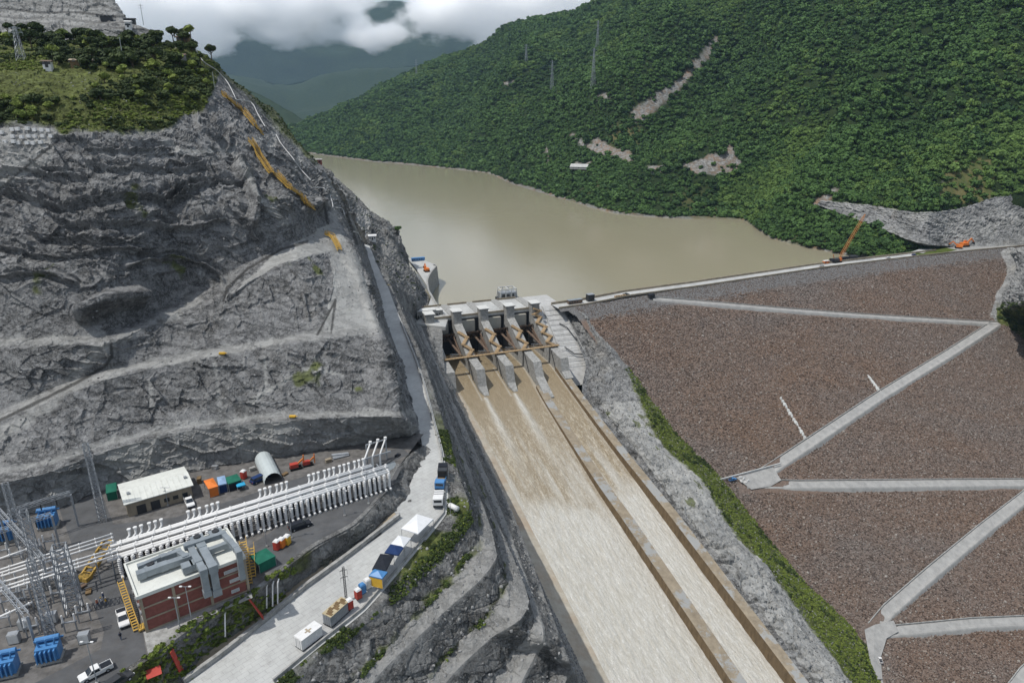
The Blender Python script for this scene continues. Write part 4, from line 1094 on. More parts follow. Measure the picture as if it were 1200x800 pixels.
for k in range(4):
    a_, b_ = PL[k] + TH, PL[k + 1]
    w_ = b_ - a_
    m = MB(); ring_sg([(-74, a_ + .01), (-44.5, a_ + .01), (-44.5, b_ - .01), (-74, b_ - .01)], 6.6, 8.05, m); part(m, 'deck', 'road_concrete')
    for s in (-73.6, -44.9):
        m = MB(); ring_sg([(s - .3, a_ - .6), (s + .3, a_ - .6), (s + .3, b_ + .6), (s - .3, b_ + .6)], 8.06, 9.4, m); part(m, 'parapet', 'concrete_tan')
    m = MB(); ring_sg([(-47, a_ + .02), (-44.2, a_ + .02), (-44.2, b_ - .02), (-47, b_ - .02)], 5.6, 6.58, m); part(m, 'deck_beam', 'dark_steel')
    # upper lit concrete panel and a dark sheet for the shade in the opening
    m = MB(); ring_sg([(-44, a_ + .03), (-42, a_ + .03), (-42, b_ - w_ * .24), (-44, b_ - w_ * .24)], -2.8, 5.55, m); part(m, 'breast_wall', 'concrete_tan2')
    m = MB(); ring_sg([(-47, a_ + .04), (-46, a_ + .04), (-46, b_ - .04), (-47, b_ - .04)], -19, 5.5, m); part(m, 'opening_shade', 'dark_steel')
    # raised radial gate: curved skin with ribs, two arms to the trunnion
    m = MB(); segs = 8; cs, cz, rad = -20.0, -9.5, 22.0
    angs = [math.radians(172 - 36 * j / segs) for j in range(segs + 1)]
    A_ = [SG(cs + rad * math.cos(t_), a_ + .3, cz + rad * math.sin(t_) * .62) for t_ in angs]; B2 = [SG(cs + rad * math.cos(t_), b_ - .3, cz + rad * math.sin(t_) * .62) for t_ in angs]
    m.add(A_ + B2, [(j, j + 1, segs + 2 + j, segs + 1 + j) for j in range(segs)])
    gate = part(m, 'radial_gate', 'dark_steel')
    m = MB()
    for j in range(1, segs, 2): m.beam(Vector(A_[j]) + Vector((.3, -.9, 0)), Vector(B2[j]) + Vector((.3, -.9, 0)), .5, .8)
    for f_ in (.25, .5, .75): m.beam(SG(cs + rad * math.cos(angs[1]) + .8, a_ + w_ * f_, cz + rad * math.sin(angs[1]) * .62), SG(cs + rad * math.cos(angs[-1]) + .8, a_ + w_ * f_, cz + rad * math.sin(angs[-1]) * .62), .4, .5)
    part(m, 'gate_rib', 'rust_steel')
    for e in (0, 1):
        le = a_ + 1.3 if e == 0 else b_ - 1.3
        m = MB()
        for j in (1, 4, 6): m.beam(A_[j] + AX * (le - a_ - .3), SG(cs + 1, le, cz), .7, .8)
        part(m, 'gate_arm', 'rust_steel' if e else 'dark_steel')
    m = MB(); m.tube(SG(-42, b_ - w_ * .42, -3.2), SG(-17, b_ - 1.6, -9.5), .75, n=8); m.beam(SG(-42, b_ - w_ * .42 - 2.2, -3.0), SG(-42, b_ - w_ * .42 + 1.2, -3.0), 1.2, 1.0); part(m, 'hoist_cylinder', 'rust_steel')
    m = MB()
    for dz_ in (0, 1.6): m.beam(SG(-19, a_ + w_ * .35, -8.3 - dz_), SG(-19, b_ - .5, -9.2 - dz_), .4, .4)
    for f_ in (.4, .6, .8): m.beam(SG(-19, a_ + w_ * f_, -10), SG(-19, a_ + w_ * (f_ + .12), -8.4), .3, .3)
    part(m, 'trunnion_girder', 'galv_steel')
# footbridge
m = MB()
for k in range(4): m.beam(SG(-7.5, PL[k] + (3 if k == 0 else 2.5), -6.9), SG(-7.5, PL[k + 1] + 2.5, -6.9), 2.2, .45)
m.beam(SG(-7.5, PL[4] + 2.5, -6.9), SG(-7.5, PL[4] + 6.5, -6.9), 2.2, .45)
bridge = part(m, 'footbridge', 'ochre_steel')
m = MB()
for e in (-1.25, 1.25):
    m.beam(SG(-7.5 + e, PL[0] + 3, -5.4), SG(-7.5 + e, PL[4] + 6.5, -5.4), .15, .15)
    for q_ in np.arange(PL[0] + 3, PL[4] + 6.5, 2.5): m.tube(SG(-7.5 + e, q_, -6.6), SG(-7.5 + e, q_, -5.4), .07, n=4)
part(m, 'handrail', 'ochre_steel')
for k in range(1, 5):
    m = MB(); m.beam(SG(-5.2, PL[k] - .12, -9), SG(2.5, PL[k] - .12, -19.0), .25, .9); part(m, 'downpipe', 'dark_steel')
# stepped concrete abutment on the right of the gates
m = MB()
a0, a1 = PL[4] + TH, 68.0
m.hexa([SG(-75, a0, -30), SG(-74, a1 - 4, -30), SG(8, a1 - 4, -30), SG(10, a0, -30), SG(-75, a0, 8.0), SG(-75, a1 - 6.5, 8.0), SG(-49, a1 - 6.5, 7.6), SG(-49, a0, 7.6)])
part(m, 'abutment_block', 'concrete_pale')
m = MB()
for j in range(1, 15):
    f_ = j / 15; s = -49 + 57 * f_; z = 7.6 - 35 * f_
    l1_ = a1 - 6.5 + 2.5 * f_
    if z > -22: m.beam(SG(s, a0 + 7 - 2.0 * f_, z + .02), SG(s + .3, l1_ - 1.0, z + .02), .3, .16)
for la, lb in ((a0 + 1.5, a0 + 2.5), (a0 + 6, a0 + 4), (a1 - 7, a1 - 5.2)): m.beam(SG(-48.4, la, 7.5), SG(-2, lb, -20.8), .5, .35)
part(m, 'form_joint', 'concrete')
m = MB(); m.path([SG(-34, a0 + 13, -1.2), SG(-30, a0 + 17, -3.4), SG(-22, a0 + 19, -8.2), SG(-20, a0 + 20, -9.6)], .35); part(m, 'stair', 'dark_steel'); m = MB(); m.path([SG(-16, a0 + 9, -12.1), SG(-10, a0 + 14, -15.8), SG(-9, a0 + 20, -16.4)], .4); part(m, 'stair', 'dark_steel')

# left abutment: platform and curved approach wall
plat_px = [(486,379),(522,383),(526,370),(518,364),(510,352),(503,339.5),(501.6,328),(506,319),(512,311),(500,306),(487,302),(478,303),(487,314),(497,329),(506,346),(499,366)]
m = MB(); m.prism([tuple(P(x, y, z=7.4)[:2]) for x, y in plat_px], 5.0, 7.4); tag(m.build('abutment_platform', 'road_concrete'), kind='structure', label='pale concrete platform on the left of the gates')
wp = [(524,372),(518,364),(510,352),(505,344),(503,339.5),(501.8,333),(501.6,328),(503.5,322.5),(507,317),(512,311),(508,308.5)]
wt = [P(x, y, z=8.6) for x, y in wp]
wt = [np.array(q) for q in interp_axis(np.array(wt)[:, None], [3] * (len(wt) - 1), 'cr')[:, 0]]
m = MB(); n = len(wt); off_ = []
for k in range(n):
    d_ = wt[min(k + 1, n - 1)] - wt[max(k - 1, 0)]; s_ = np.array([d_[1], -d_[0], 0]); s_ /= np.linalg.norm(s_); off_.append(s_)
A_ = [q for q in wt]; B2 = [q - s * 1.2 for q, s in zip(wt, off_)]
lowA = [q + s * 2.2 + np.array([0, 0, -26]) for q, s in zip(wt, off_)]
m.add(A_ + B2 + lowA, [(k, k + 1, n + k + 1, n + k) for k in range(n - 1)] + [(k, 2 * n + k, 2 * n + k + 1, k + 1) for k in range(n - 1)])
tag(m.build('approach_wall', 'concrete'), 'tall curved concrete wall standing in the lake left of the gates', 'wall')

# ============================================================ SUBSTATION TERRACE
ZP = 52.03
def at(px, py, z=ZP): return P(px, py, z=z)
def up_to(px, py, py_top, z=ZP):      # height of an upright standing at the pixel and reaching row py_top
    b = at(px, py, z); lo, hi = 0.1, 120
    for _ in range(40):
        m_ = (lo + hi) / 2
        if proj(b + np.array([0, 0, m_]))[1] > py_top: lo = m_
        else: hi = m_
    return lo
def gable_house(name, label, cat, corners, z0, z1, roofmat, wallmat, ridge=.8, over=.5, extra=None):
    A, B, D = (P(x, y, z=z1) for x, y in corners)
    L, Wd = np.linalg.norm((B - A)[:2]), abs(np.linalg.norm((D - A)[:2]))
    t_ = thing(name, label, cat, (A[0], A[1], z0), heading(A, B))
    h = z1 - z0
    MB().box(over, L - over, over, Wd - over, 0, h - .25).build('wall', wallmat, t_)
    m = MB(); m.add([(0, 0, h - .2), (L, 0, h - .2), (L, Wd, h - .2), (0, Wd, h - .2), (0, Wd / 2, h + ridge), (L, Wd / 2, h + ridge), (0, 0, h), (L, 0, h), (L, Wd, h), (0, Wd, h)],
          [(0, 1, 7, 6), (2, 3, 9, 8), (6, 7, 5, 4), (8, 9, 4, 5), (0, 6, 4, 9, 3), (1, 2, 8, 5, 7), (0, 3, 2, 1)])
    r_ = m.build('roof', roofmat, t_)
    if extra: extra(t_, L, Wd, h)
    return t_, L, Wd, h
def hall_extra(t_, L, Wd, h):
    for f_ in (.16, .36): MB().box(L * f_, L * f_ + 2.0, over_ - .12, over_ - .02, .05, 2.3).build('door', 'dark_steel', t_)
    for f_ in (.55, .68, .82): 
        w_ = MB().box(L * f_, L * f_ + 1.2, over_ - .1, over_ - .01, 1.1, 2.1).build('window', 'glass_dark', t_)
    for f_ in (.1, .93): MB().box(L * f_ - .35, L * f_ + .35, Wd * .3, Wd * .3 + .8, h + .35, h + .95).build('vent', 'galv_steel', t_)
    for k in range(1, 12): MB().beam((L * k / 12, .05, h + .04), (L * k / 12, Wd / 2, h + .86), .08, .08).build('roof_seam', 'roof_white', t_)
over_ = .5
gable_house('service_hall', 'long low hall with a dirty white metal roof beside the rock wall', 'building', [(145,591.5),(226.7,568),(135,568)], ZP, 55.8, 'roof_white', 'concrete_tan', extra=hall_extra)

# red brick building
A, B, D = P(159.7, 701.5, z=60.3), P(288, 652.7, z=60.3), P(143, 662.7, z=60.3)
L, Wd = np.linalg.norm((B - A)[:2]), np.linalg.norm((D - A)[:2]); h = 60.3 - ZP
bb = thing('brick_building', 'red brick building with a white flat roof carrying big grey air ducts', 'building', (A[0], A[1], ZP), heading(A, B))
MB().box(.6, L - .6, .6, Wd - .3, 0, h - .3).build('wall', 'brick_red', bb)
m = MB().box(0, L, 0, Wd, h - .3, h).build('roof', 'roof_white', bb)
for x0, x1, y0, y1 in ((0, L, 0, .35), (0, L, Wd - .35, Wd), (0, .35, .35, Wd - .35), (L - .35, L, .35, Wd - .35)): MB().box(x0 + .002, x1 - .002, y0 + .002, y1 - .002, h + .002, h + .4).build('roof_edge', 'roof_white', bb)
for f_ in (.02, .30, .62, .975): MB().box(L * f_, L * f_ + .5, .42, .62, 0, h - .32).build('column', 'concrete_tan', bb)
for z_ in (.02, 2.6, 5.2): MB().box(.55, L - .55, .48, .62, z_, z_ + .3).build('beam', 'concrete_tan', bb)
for x0, x1, z_ in ((.78, .93, 5.75), (.82, .94, 3.4), (.82, .90, .9)):
    w_ = MB().box(L * x0, L * x1, .5, .58, z_, z_ + .75).build('window', 'white_paint', bb)
    for j in range(3): MB().box(L * x0 + .1, L * x1 - .1, .46, .5, z_ + .1 + j * .22, z_ + .2 + j * .22).build('louvre', 'galv_steel', w_)
for f_ in (.15, .35, .55, .75): MB().tube((.55, Wd * f_, h * .45), (.2, Wd * f_, h * .45), .5, n=10).build('wall_fan', 'galv_steel', bb)
MB().box(.5, .58, Wd * .1, Wd * .9, 0, 1.2).build('plinth', 'concrete', bb)
def duct(pts, w_, hh):
    w_ *= .78; hh *= .85
    m = MB()
    for a, b in zip(pts[:-1], pts[1:]): m.beam(a, b, w_, hh)
    for q in pts: m.box(q[0] - w_ * .56, q[0] + w_ * .56, q[1] - w_ * .56, q[1] + w_ * .56, q[2] - hh * .55, q[2] + hh * .55)
    return m.build('air_duct', 'duct_grey', bb)
z1 = h + 1.3
duct([(L * .10, Wd * .42, z1), (L * .30, Wd * .42, z1), (L * .55, Wd * .40, z1)], 1.7, 1.5)
duct([(L * .12, Wd * .62, z1 + .1), (L * .32, Wd * .66, z1 + .1)], 1.2, 1.2)
duct([(L * .33, Wd * .62, z1 + .3), (L * .46, Wd * .62, z1 + .3), (L * .50, Wd * .42, z1 + .3)], 1.3, 1.2)
duct([(L * .55, Wd * .62, z1 + .9), (L * .90, Wd * .60, z1 + .9), (L * .93, Wd * .1, z1 + .9), (L * .93, -.9, z1 + .9), (L * .93, -.9, 5.0)], 1.3, 1.2)
duct([(L * .58, Wd * .7, z1 + .3), (L * .58, Wd * .15, z1 + .3), (L * .585, -1.1, z1), (L * .585, -1.1, 4.6)], 1.6, 1.4)
duct([(L * .67, Wd * .5, z1 + .4), (L * .67, -1.2, z1 + .1), (L * .67, -1.2, 4.2)], 1.9, 1.6)
duct([(L * .70, Wd * .38, z1), (L * .88, Wd * .38, z1)], 1.3, 1.3)
duct([(L * .48, Wd * .18, z1 - .2), (L * .56, Wd * .18, z1 - .2)], 2.2, 1.6)
for x_, y_ in ((.14, .5), (.38, .6), (.80, .78), (.62, .8)): 
    f = MB().box(L * x_, L * x_ + 2.4, Wd * y_, Wd * y_ + 1.9, h + .02, h + 1.5).build('air_unit', 'duct_grey', bb)
    MB().tube((L * x_ + 1.2, Wd * y_ + .95, h + 1.5), (L * x_ + 1.2, Wd * y_ + .95, h + 1.75), .7, n=12).build('fan', 'dark_steel', f)

# pipe rows: long horizontal tubes, posts below, elbows above
pa, pb = P(143, 642, z=57.0), P(452, 546, z=57.0)
Lp = np.linalg.norm((pb - pa)[:2]); hd_ = heading(pa, pb)
Rz = Matrix.Rotation(hd_, 3, 'Z')
def loc(u, v, z=0.0):
    q = Rz @ Vector((u, v, 0)); return np.array([pa[0] + q.x, pa[1] + q.y, ZP + z])
grp = 'white gas insulated bus tubes'
for j, (v, z_, u0, u1) in enumerate(((-1.6, 4.6, -3, Lp), (-.4, 4.9, -3, Lp + .5), (.4, 4.9, -2.5, Lp + .5), (1.6, 5.2, -2, Lp - 3), (2.3, 5.2, -2, Lp - 3), (-2.2, 4.4, -3, Lp))):
    t_ = thing('bus_tube', ['lowest white tube of the long bus running over the insulators', 'third white tube of the long bus row counted from below', 'fourth white tube of the long bus row counted from below', 'fifth white tube of the long bus row counted from below', 'uppermost white tube of the long bus nearest the rock wall', 'white tube along the very front of the long bus row'][j], 'tube', loc(u0, v, z_), hd_)
    ln = u1 - u0
    MB().tube((0, 0, 0), (ln, 0, 0), .33, n=8).build('pipe', 'white_paint', t_, smooth=True)
    k = 2.0
    first = None
    while k < ln:
        if first is None: first = MB().tube((-.14, 0, 0), (.14, 0, 0), .48, n=8).build('flange', 'white_paint', t_); first.location = (k, 0, 0)
        else: c_ = first.copy(); COL.objects.link(c_); c_.parent = t_; c_.location = (k, 0, 0)
        k += 3.2
# posts
t0 = thing('insulator_post', 'white ribbed insulator post standing below the bus tubes', 'insulator', loc(0, 0), hd_, 'insulator posts below the bus tubes')
m = MB().tube((0, 0, .5), (0, 0, 4.4), .3, .28, n=8); m.build('column', 'white_paint', t0)
m = MB()
for k in range(7): m.tube((0, 0, 1.0 + k * .5), (0, 0, 1.14 + k * .5), .44, n=8)
m.build('rib', 'white_paint', t0); MB().tube((0, 0, .45), (0, -1.0, .3), .3, n=8).build('elbow', 'white_paint', t0); MB().box(-.35, .35, -.5, .35, 0, .3).build('foot', 'galv_steel', t0)
pg = Lp / 15.2; first = True; k = 0
for g in range(16):
    for j in range(3):
        u = g * pg + j * pg * .32 - 1.0
        if u > Lp: continue
        if first: t0.location = loc(u, -2.8); first = False
        else: dup(t0, loc(u, -2.8), hd_)
t0 = thing('elbow_tube', 'white elbow tube rising from the back of the bus row', 'tube', loc(0, 0), hd_, 'elbow tubes behind the bus row')
MB().tube((0, 0, 5.2), (.9, 1.6, 5.2), .22, n=8).build('arm', 'white_paint', t0); MB().tube((.9, 1.6, 5.0), (1.0, 2.0, 6.3), .25, n=8).build('riser', 'white_paint', t0); MB().tube((1.0, 2.0, 6.3), (1.0, 2.0, 6.6), .42, n=8).build('cap', 'white_paint', t0)
MB().tube((.9, 1.6, 0), (.9, 1.6, 5.0), .1, n=6).build('support', 'galv_steel', t0)
first = True
for g in (0, 1, 3, 4, 7, 8, 10, 11, 12, 13):
    for j in range(3):
        u = g * pg + j * pg * .3 + 1
        if first: t0.location = loc(u, 2.2); first = False
        else: dup(t0, loc(u, 2.2), hd_)
# dark flat panels filling the gaps between the posts
t0 = thing('backing', 'dark screen standing behind the white insulator posts', 'backing', loc(-1, -1.4), hd_, 'dark backings behind the insulator posts')
MB().box(0, pg * .78, -.05, .05, .4, 4.0).build('panel', 'dark_steel', t0); MB().beam((0, 0, 0), (0, 0, 4.1), .12, .12).build('post', 'galv_steel', t0); MB().beam((pg * .78, 0, 0), (pg * .78, 0, 4.1), .12, .12).build('post', 'galv_steel', t0)
for g in range(1, 15): dup(t0, loc(g * pg - 1, -1.4), hd_)
# steel frames carrying the bus
t0 = thing('support_frame', 'grey steel frame carrying the bus tubes above the posts', 'frame', loc(0, 0), hd_, 'steel frames under the bus')
MB().beam((0, -1.9, 0), (0, -1.9, 4.2), .25, .25).build('leg', 'galv_steel', t0); MB().beam((0, 2.2, 0), (0, 2.2, 4.8), .25, .25).build('leg', 'galv_steel', t0); MB().beam((0, -2.6, 4.15), (0, 2.6, 4.75), .25, .25).build('crossbeam', 'galv_steel', t0)
t0.location = loc(pg * .85, 0)
for g in range(1, 15): dup(t0, loc(pg * (g + .85), 0), hd_)
# outgoing inclined tubes at the far right
t_ = thing('cable_gantry', 'white inclined tubes rising at the right end of the bus row', 'gantry', at(437, 548), hd_)
for j, x_ in enumerate((-2.2, 0, 2.2)):
    MB().tube((x_, 0, 0), (x_, 0, 3.4), .3, n=8).build('leg', 'white_paint', t_); MB().tube((x_, 0, 3.2), (x_ + 3.0, 2.5, 6.2), .24, n=8).build('arm', 'white_paint', t_); MB().tube((x_ + 3.0, 2.5, 6.0), (x_ + 3.0, 2.5, 6.7), .45, n=8).build('cap', 'white_paint', t_)
MB().beam((-3, 0, 3.4), (5.5, 0, 3.4), .35, .35).build('crossbeam', 'galv_steel', t_); MB().beam((5.2, 2.4, 0), (5.2, 2.4, 6.0), .3, .3).build('leg', 'galv_steel', t_)
MB().beam((-.5, 2.4, 0), (-.5, 2.4, 6.0), .3, .3).build('leg', 'galv_steel', t_); MB().beam((-.5, 2.5, 6.0), (5.2, 2.5, 6.0), .3, .3).build('crossbeam', 'galv_steel', t_)
# left tube bundles
for j, (ax_, ay_, bx_, by_) in enumerate(((0,667,132,625),(0,671,133,629),(0,675,134,633),(-5,690,136,646),(-5,694,137,650),(-5,684,136,642),(0,654,32,643),(0,722,38,705))):
    a, b = P(ax_, ay_, z=58.0), P(bx_, by_, z=58.0)
    t_ = thing('bus_tube', ['top','second','third','fifth','sixth','fourth','short','low'][j] + ' white bus tube crossing the switchyard at the left edge' if j < 6 else ['short white bus tube high at the left edge of the yard', 'low white bus tube beside the lattice mast at the left edge'][j - 6], 'tube', a, heading(a, b))
    ln = np.linalg.norm((b - a)[:2]); MB().tube((0, 0, 0), (ln, 0, 0), .2, n=8).build('pipe', 'white_paint', t_, smooth=True)
    for k in np.arange(1.5, ln, 3.0): MB().tube((k - .1, 0, 0), (k + .1, 0, 0), .32, n=8).build('flange', 'white_paint', t_)
for j, (x_, y_) in enumerate([(20,700),(40,694),(70,682),(95,674),(118,664),(135,655),(28,722),(52,716)]):
    b = at(x_, y_ + 18); t_ = thing('support_frame', 'grey steel post holding up the left bus tubes', 'frame', b, hd_, 'posts under the left bus tubes')
    MB().tube((0, 0, 0), (0, 0, 5.6), .16, n=6).build('leg', 'galv_steel', t_); MB().beam((0, -1.6, 5.7), (0, 2.2, 5.7), .2, .2).build('crossbeam', 'galv_steel', t_)

def lattice(name, label, cat, base, h, w0, w1, mat='galv_steel', n=8, r=.09, arms=(), group=None, rz=.4):
    t_ = thing(name, label, cat, base, rz, group)
    c0 = [(-w0, -w0), (w0, -w0), (w0, w0), (-w0, w0)]; c1 = [(-w1, -w1), (w1, -w1), (w1, w1), (-w1, w1)]
    for (x0, y0), (x1, y1) in zip(c0, c1): MB().beam((x0, y0, 0), (x1, y1, h), r * 2, r * 2).build('leg', mat, t_)
    m = MB()
    for k in range(n):
        za, zb = h * k / n, h * (k + 1) / n
        def pt(i, z): f_ = z / h; return (c0[i % 4][0] * (1 - f_) + c1[i % 4][0] * f_, c0[i % 4][1] * (1 - f_) + c1[i % 4][1] * f_, z)
        for i in range(4):
            m.beam(pt(i, za), pt(i + 1, zb), r, r); m.beam(pt(i + 1, za), pt(i, zb), r, r); m.beam(pt(i, zb), pt(i + 1, zb), r, r)
    m.build('bracing', mat, t_)
    for (z_, ln) in arms:
        m = MB(); m.beam((-ln, 0, z_), (ln, 0, z_), r * 2.2, r * 2.2); m.beam((-ln, 0, z_), (0, 0, z_ + ln * .35), r, r); m.beam((ln, 0, z_), (0, 0, z_ + ln * .35), r, r)
        for x_ in (-ln * .95, ln * .95): m.tube((x_, 0, z_ - 1.2), (x_, 0, z_), r * .8, n=4)
        m.build('crossarm', mat, t_)
    return t_
lattice('lattice_mast', 'thick grey lattice mast beside the yellow gantry', 'mast', at(88,716), up_to(88,716,640), 1.3, 1.1, n=9, r=.1)
lattice('lattice_mast', 'slim grey lattice mast left of the white roofed hall', 'mast', at(121,610), up_to(121,610,520), .75, .5, n=16, r=.07)
lattice('lattice_mast', 'tall grey lattice mast above the blue transformer by the rock', 'mast', at(52,690), up_to(52,690,598), .8, .6, n=14, r=.07)
lattice('lattice_mast', 'grey lattice mast at the left edge behind the switchyard', 'mast', at(30,652), up_to(30,652,566), .7, .5, n=14, r=.06)
lattice('lattice_mast', 'grey lattice mast below the lowest blue transformer', 'mast', at(62,752), up_to(62,752,655), .7, .5, n=14, r=.06)
def gantry_beam(a, b, z, label):
    A, B = at(*a), at(*b); t_ = thing('gantry', label, 'gantry', A, heading(A, B)); ln = np.linalg.norm((B - A)[:2])
    for x_ in (0, ln): MB().beam((x_, 0, 0), (x_, 0, z), .4, .4).build('leg', 'galv_steel', t_)
    m = MB()
    for dy, dz in ((-.4, 0), (.4, 0), (-.4, .8), (.4, .8)): m.beam((0, dy, z + dz), (ln, dy, z + dz), .12, .12)
    nn_ = max(3, int(ln / 1.2))
    for k in range(nn_):
        x0, x1 = ln * k / nn_, ln * (k + 1) / nn_
        m.beam((x0, -.4, z), (x1, -.4, z + .8), .08, .08); m.beam((x0, .4, z + .8), (x1, .4, z), .08, .08); m.beam((x0, -.4, z + .8), (x1, .4, z + .8), .07, .07)
    m.build('crossbeam', 'galv_steel', t_)
    for k in range(1, 4): MB().tube((ln * k / 4, 0, z), (ln * k / 4, 0, z - 1.6), .13, n=6).build('insulator', 'dark_steel', t_)
gantry_beam((10, 640), (62, 700), 9, 'upper lattice gantry crossing the switchyard')
gantry_beam((-10, 700), (44, 764), 8, 'middle lattice gantry crossing the switchyard')
gantry_beam((20, 640), (92, 616), 8.5, 'rear lattice gantry beside the rock wall')
gantry_beam((-8, 668), (70, 640), 8.0, 'lattice gantry over the white tubes')
# blue transformers
def transformer(label, px, py, sc=1.0):
    t_ = thing('transformer', label, 'transformer', at(px, py), .35, scale=sc)
    MB().box(-1.5, 1.5, -1.1, 1.1, .5, 2.8).build('tank', 'blue_paint', t_)
    for k in range(5): MB().box(-1.4 + k * .6, -1.2 + k * .6, -1.7, -1.1, .7, 2.6).build('radiator', 'blue_paint', t_)
    MB().box(-1.7, 1.7, -1.3, 1.3, 0, .45).build('base', 'concrete', t_)
    MB().tube((-1.6, .6, 3.4), (1.6, .6, 3.4), .42, n=10).build('conservator', 'blue_paint', t_)
    for x_ in (-1, 0, 1): b_ = MB().tube((x_, -.3, 2.8), (x_ * 1.2, -.4, 4.0), .16, .1, n=8).build('bushing', 'blue_paint', t_)
    MB().box(-2.0, 2.0, .9, 1.1, 2.8, 3.05).build('bracket', 'blue_paint', t_)
transformer('blue transformer at the lower left corner of the yard', 9, 788, 1.15)
transformer('blue transformer next to the lane, right of the corner one', 60, 771, 1.15)
transformer('blue transformer farthest left under the rock wall', 8, 632, 1.2)
transformer('blue transformer beside the dark asphalt lane', 58, 616, 1.2)
# plain yard equipment
MB_ = [(30,736,'grey'),(62,728,'grey'),(100,752,'grey'),(18,752,'grey')]
for j, (x_, y_, _) in enumerate(MB_):
    t_ = thing('switch_cabinet', 'light grey switch cabinet among the switchyard posts', 'cabinet', at(x_, y_), .3, 'grey cabinets in the switchyard'); MB().box(-.9, .9, -.6, .6, .1, 2.1).build('housing', 'galv_steel', t_); MB().box(-.8, .8, -.64, -.6, .2, 2.0).build('door', 'concrete_white', t_)
t0 = thing('disconnector', 'white twin insulator switch on a steel stand in the yard', 'switch', at(20, 705), .35, 'insulator switches in the yard')
MB().beam((-1, 0, 0), (-1, 0, 2.2), .2, .2).build('leg', 'galv_steel', t0); MB().beam((1, 0, 0), (1, 0, 2.2), .2, .2).build('leg', 'galv_steel', t0); MB().beam((-1.3, 0, 2.3), (1.3, 0, 2.3), .3, .2).build('crossbeam', 'galv_steel', t0)
for x_ in (-1, 1): MB().tube((x_, 0, 2.4), (x_, 0, 4.0), .22, .15, n=8).build('insulator', 'white_paint', t0)
for x_, y_ in ((30,702),(44,700),(12,715),(26,712),(60,690),(74,686),(6,735),(40,745),(84,740),(100,728),(70,705),(15,690),(5,655),(22,660),(44,650),(60,644)): dup(t0, at(x_, y_), .35 + random.uniform(-.1, .1))
# yellow gantry crane lying by the lane, yellow frames
t_ = thing('yellow_gantry', 'ochre steel truss ramp leaning between the tubes and the lane', 'gantry', at(100,678), heading(at(100,678), at(132,652)))
ln = np.linalg.norm((at(132,652) - at(100,678))[:2])
for y_ in (-1.1, 1.1): MB().beam((0, y_, .4), (ln, y_, 4.2), .35, .6).build('girder', 'stair_yellow', t_)
for k in range(9): MB().beam((ln * k / 8, -1.1, .5 + 3.8 * k / 8), (ln * k / 8, 1.1, .5 + 3.8 * k / 8), .25, .2).build('rung', 'stair_yellow', t_)
MB().box(-1, .6, -1.3, 1.3, 0, .9).build('foot', 'stair_yellow', t_); MB().beam((ln, 0, 0), (ln, 0, 4.2), .4, .4).build('leg', 'galv_steel', t_)
def yellow_frame(label, a, b, hh, w_=1.0):
    A, B = at(*a), at(*b); ln = np.linalg.norm((B - A)[:2]); t_ = thing('steel_stair', label, 'stair', A, heading(A, B))
    for y_ in (0, w_): MB().beam((0, y_, .3), (ln, y_, hh), .12, .25).build('stringer', 'stair_yellow', t_)
    nn_ = int(ln / .7) + 2
    for k in range(nn_): MB().box(ln * k / nn_, ln * k / nn_ + .35, .05, w_ - .05, .32 + (hh - .3) * k / nn_, .4 + (hh - .3) * k / nn_).build('tread', 'stair_yellow', t_)
    for x_ in (0, ln * .5, ln): MB().beam((x_, 0, 0), (x_, 0, .3 + (hh - .3) * x_ / ln + 1.0), .07, .07).build('post', 'stair_yellow', t_)
    MB().beam((0, 0, 1.3), (ln, 0, hh + 1), .08, .08).build('handrail', 'stair_yellow', t_)
yellow_frame('yellow steel stair along the left end of the brick building', (164, 738), (148, 696), 3.5)
yellow_frame('small yellow steel stair at the front corner of the brick building', (163, 741), (178, 737), 1.0, 1.8)
yellow_frame('yellow steel stair at the right end of the brick building', (296, 684), (291, 650), 4.0, 1.4)
yellow_frame('yellow steel ramp beside the green tent', (300, 676), (300, 655), 3.5, 1.2)
# barrel-roofed shelter
A, B = at(321, 566), at(309, 540); ln = np.linalg.norm((B - A)[:2])
t_ = thing('barrel_shelter', 'grey barrel roofed corrugated shelter on the terrace near the rock', 'shelter', A, heading(A, B))
m = MB(); ns = 9; ring = [(0, 2.3 * math.cos(math.pi * k / ns), .4 + 2.6 * math.sin(math.pi * k / ns)) for k in range(ns + 1)]
nk = 14
vs = []; 
for k in range(nk + 1): s_ = 1 + .025 * (k % 2); vs += [(ln * k / nk, y_ * s_, z_ * s_) for _, y_, z_ in ring]
m.add(vs, [(k * (ns + 1) + j, k * (ns + 1) + j + 1, (k + 1) * (ns + 1) + j + 1, (k + 1) * (ns + 1) + j) for k in range(nk) for j in range(ns)]); m.build('roof', 'roof_white2', t_)
m = MB(); m.add([(ln - .2, y_, z_) for _, y_, z_ in ring] + [(ln - .2, 2.3, 0), (ln - .2, -2.3, 0)][::-1], [tuple(range(ns + 3))]); m.build('end_wall', 'galv_steel', t_)
for k in (0, .5, 1):
    for y_ in (-2.3, 2.3): MB().beam((ln * k, y_, 0), (ln * k, y_, .5), .12, .12).build('post', 'galv_steel', t_)

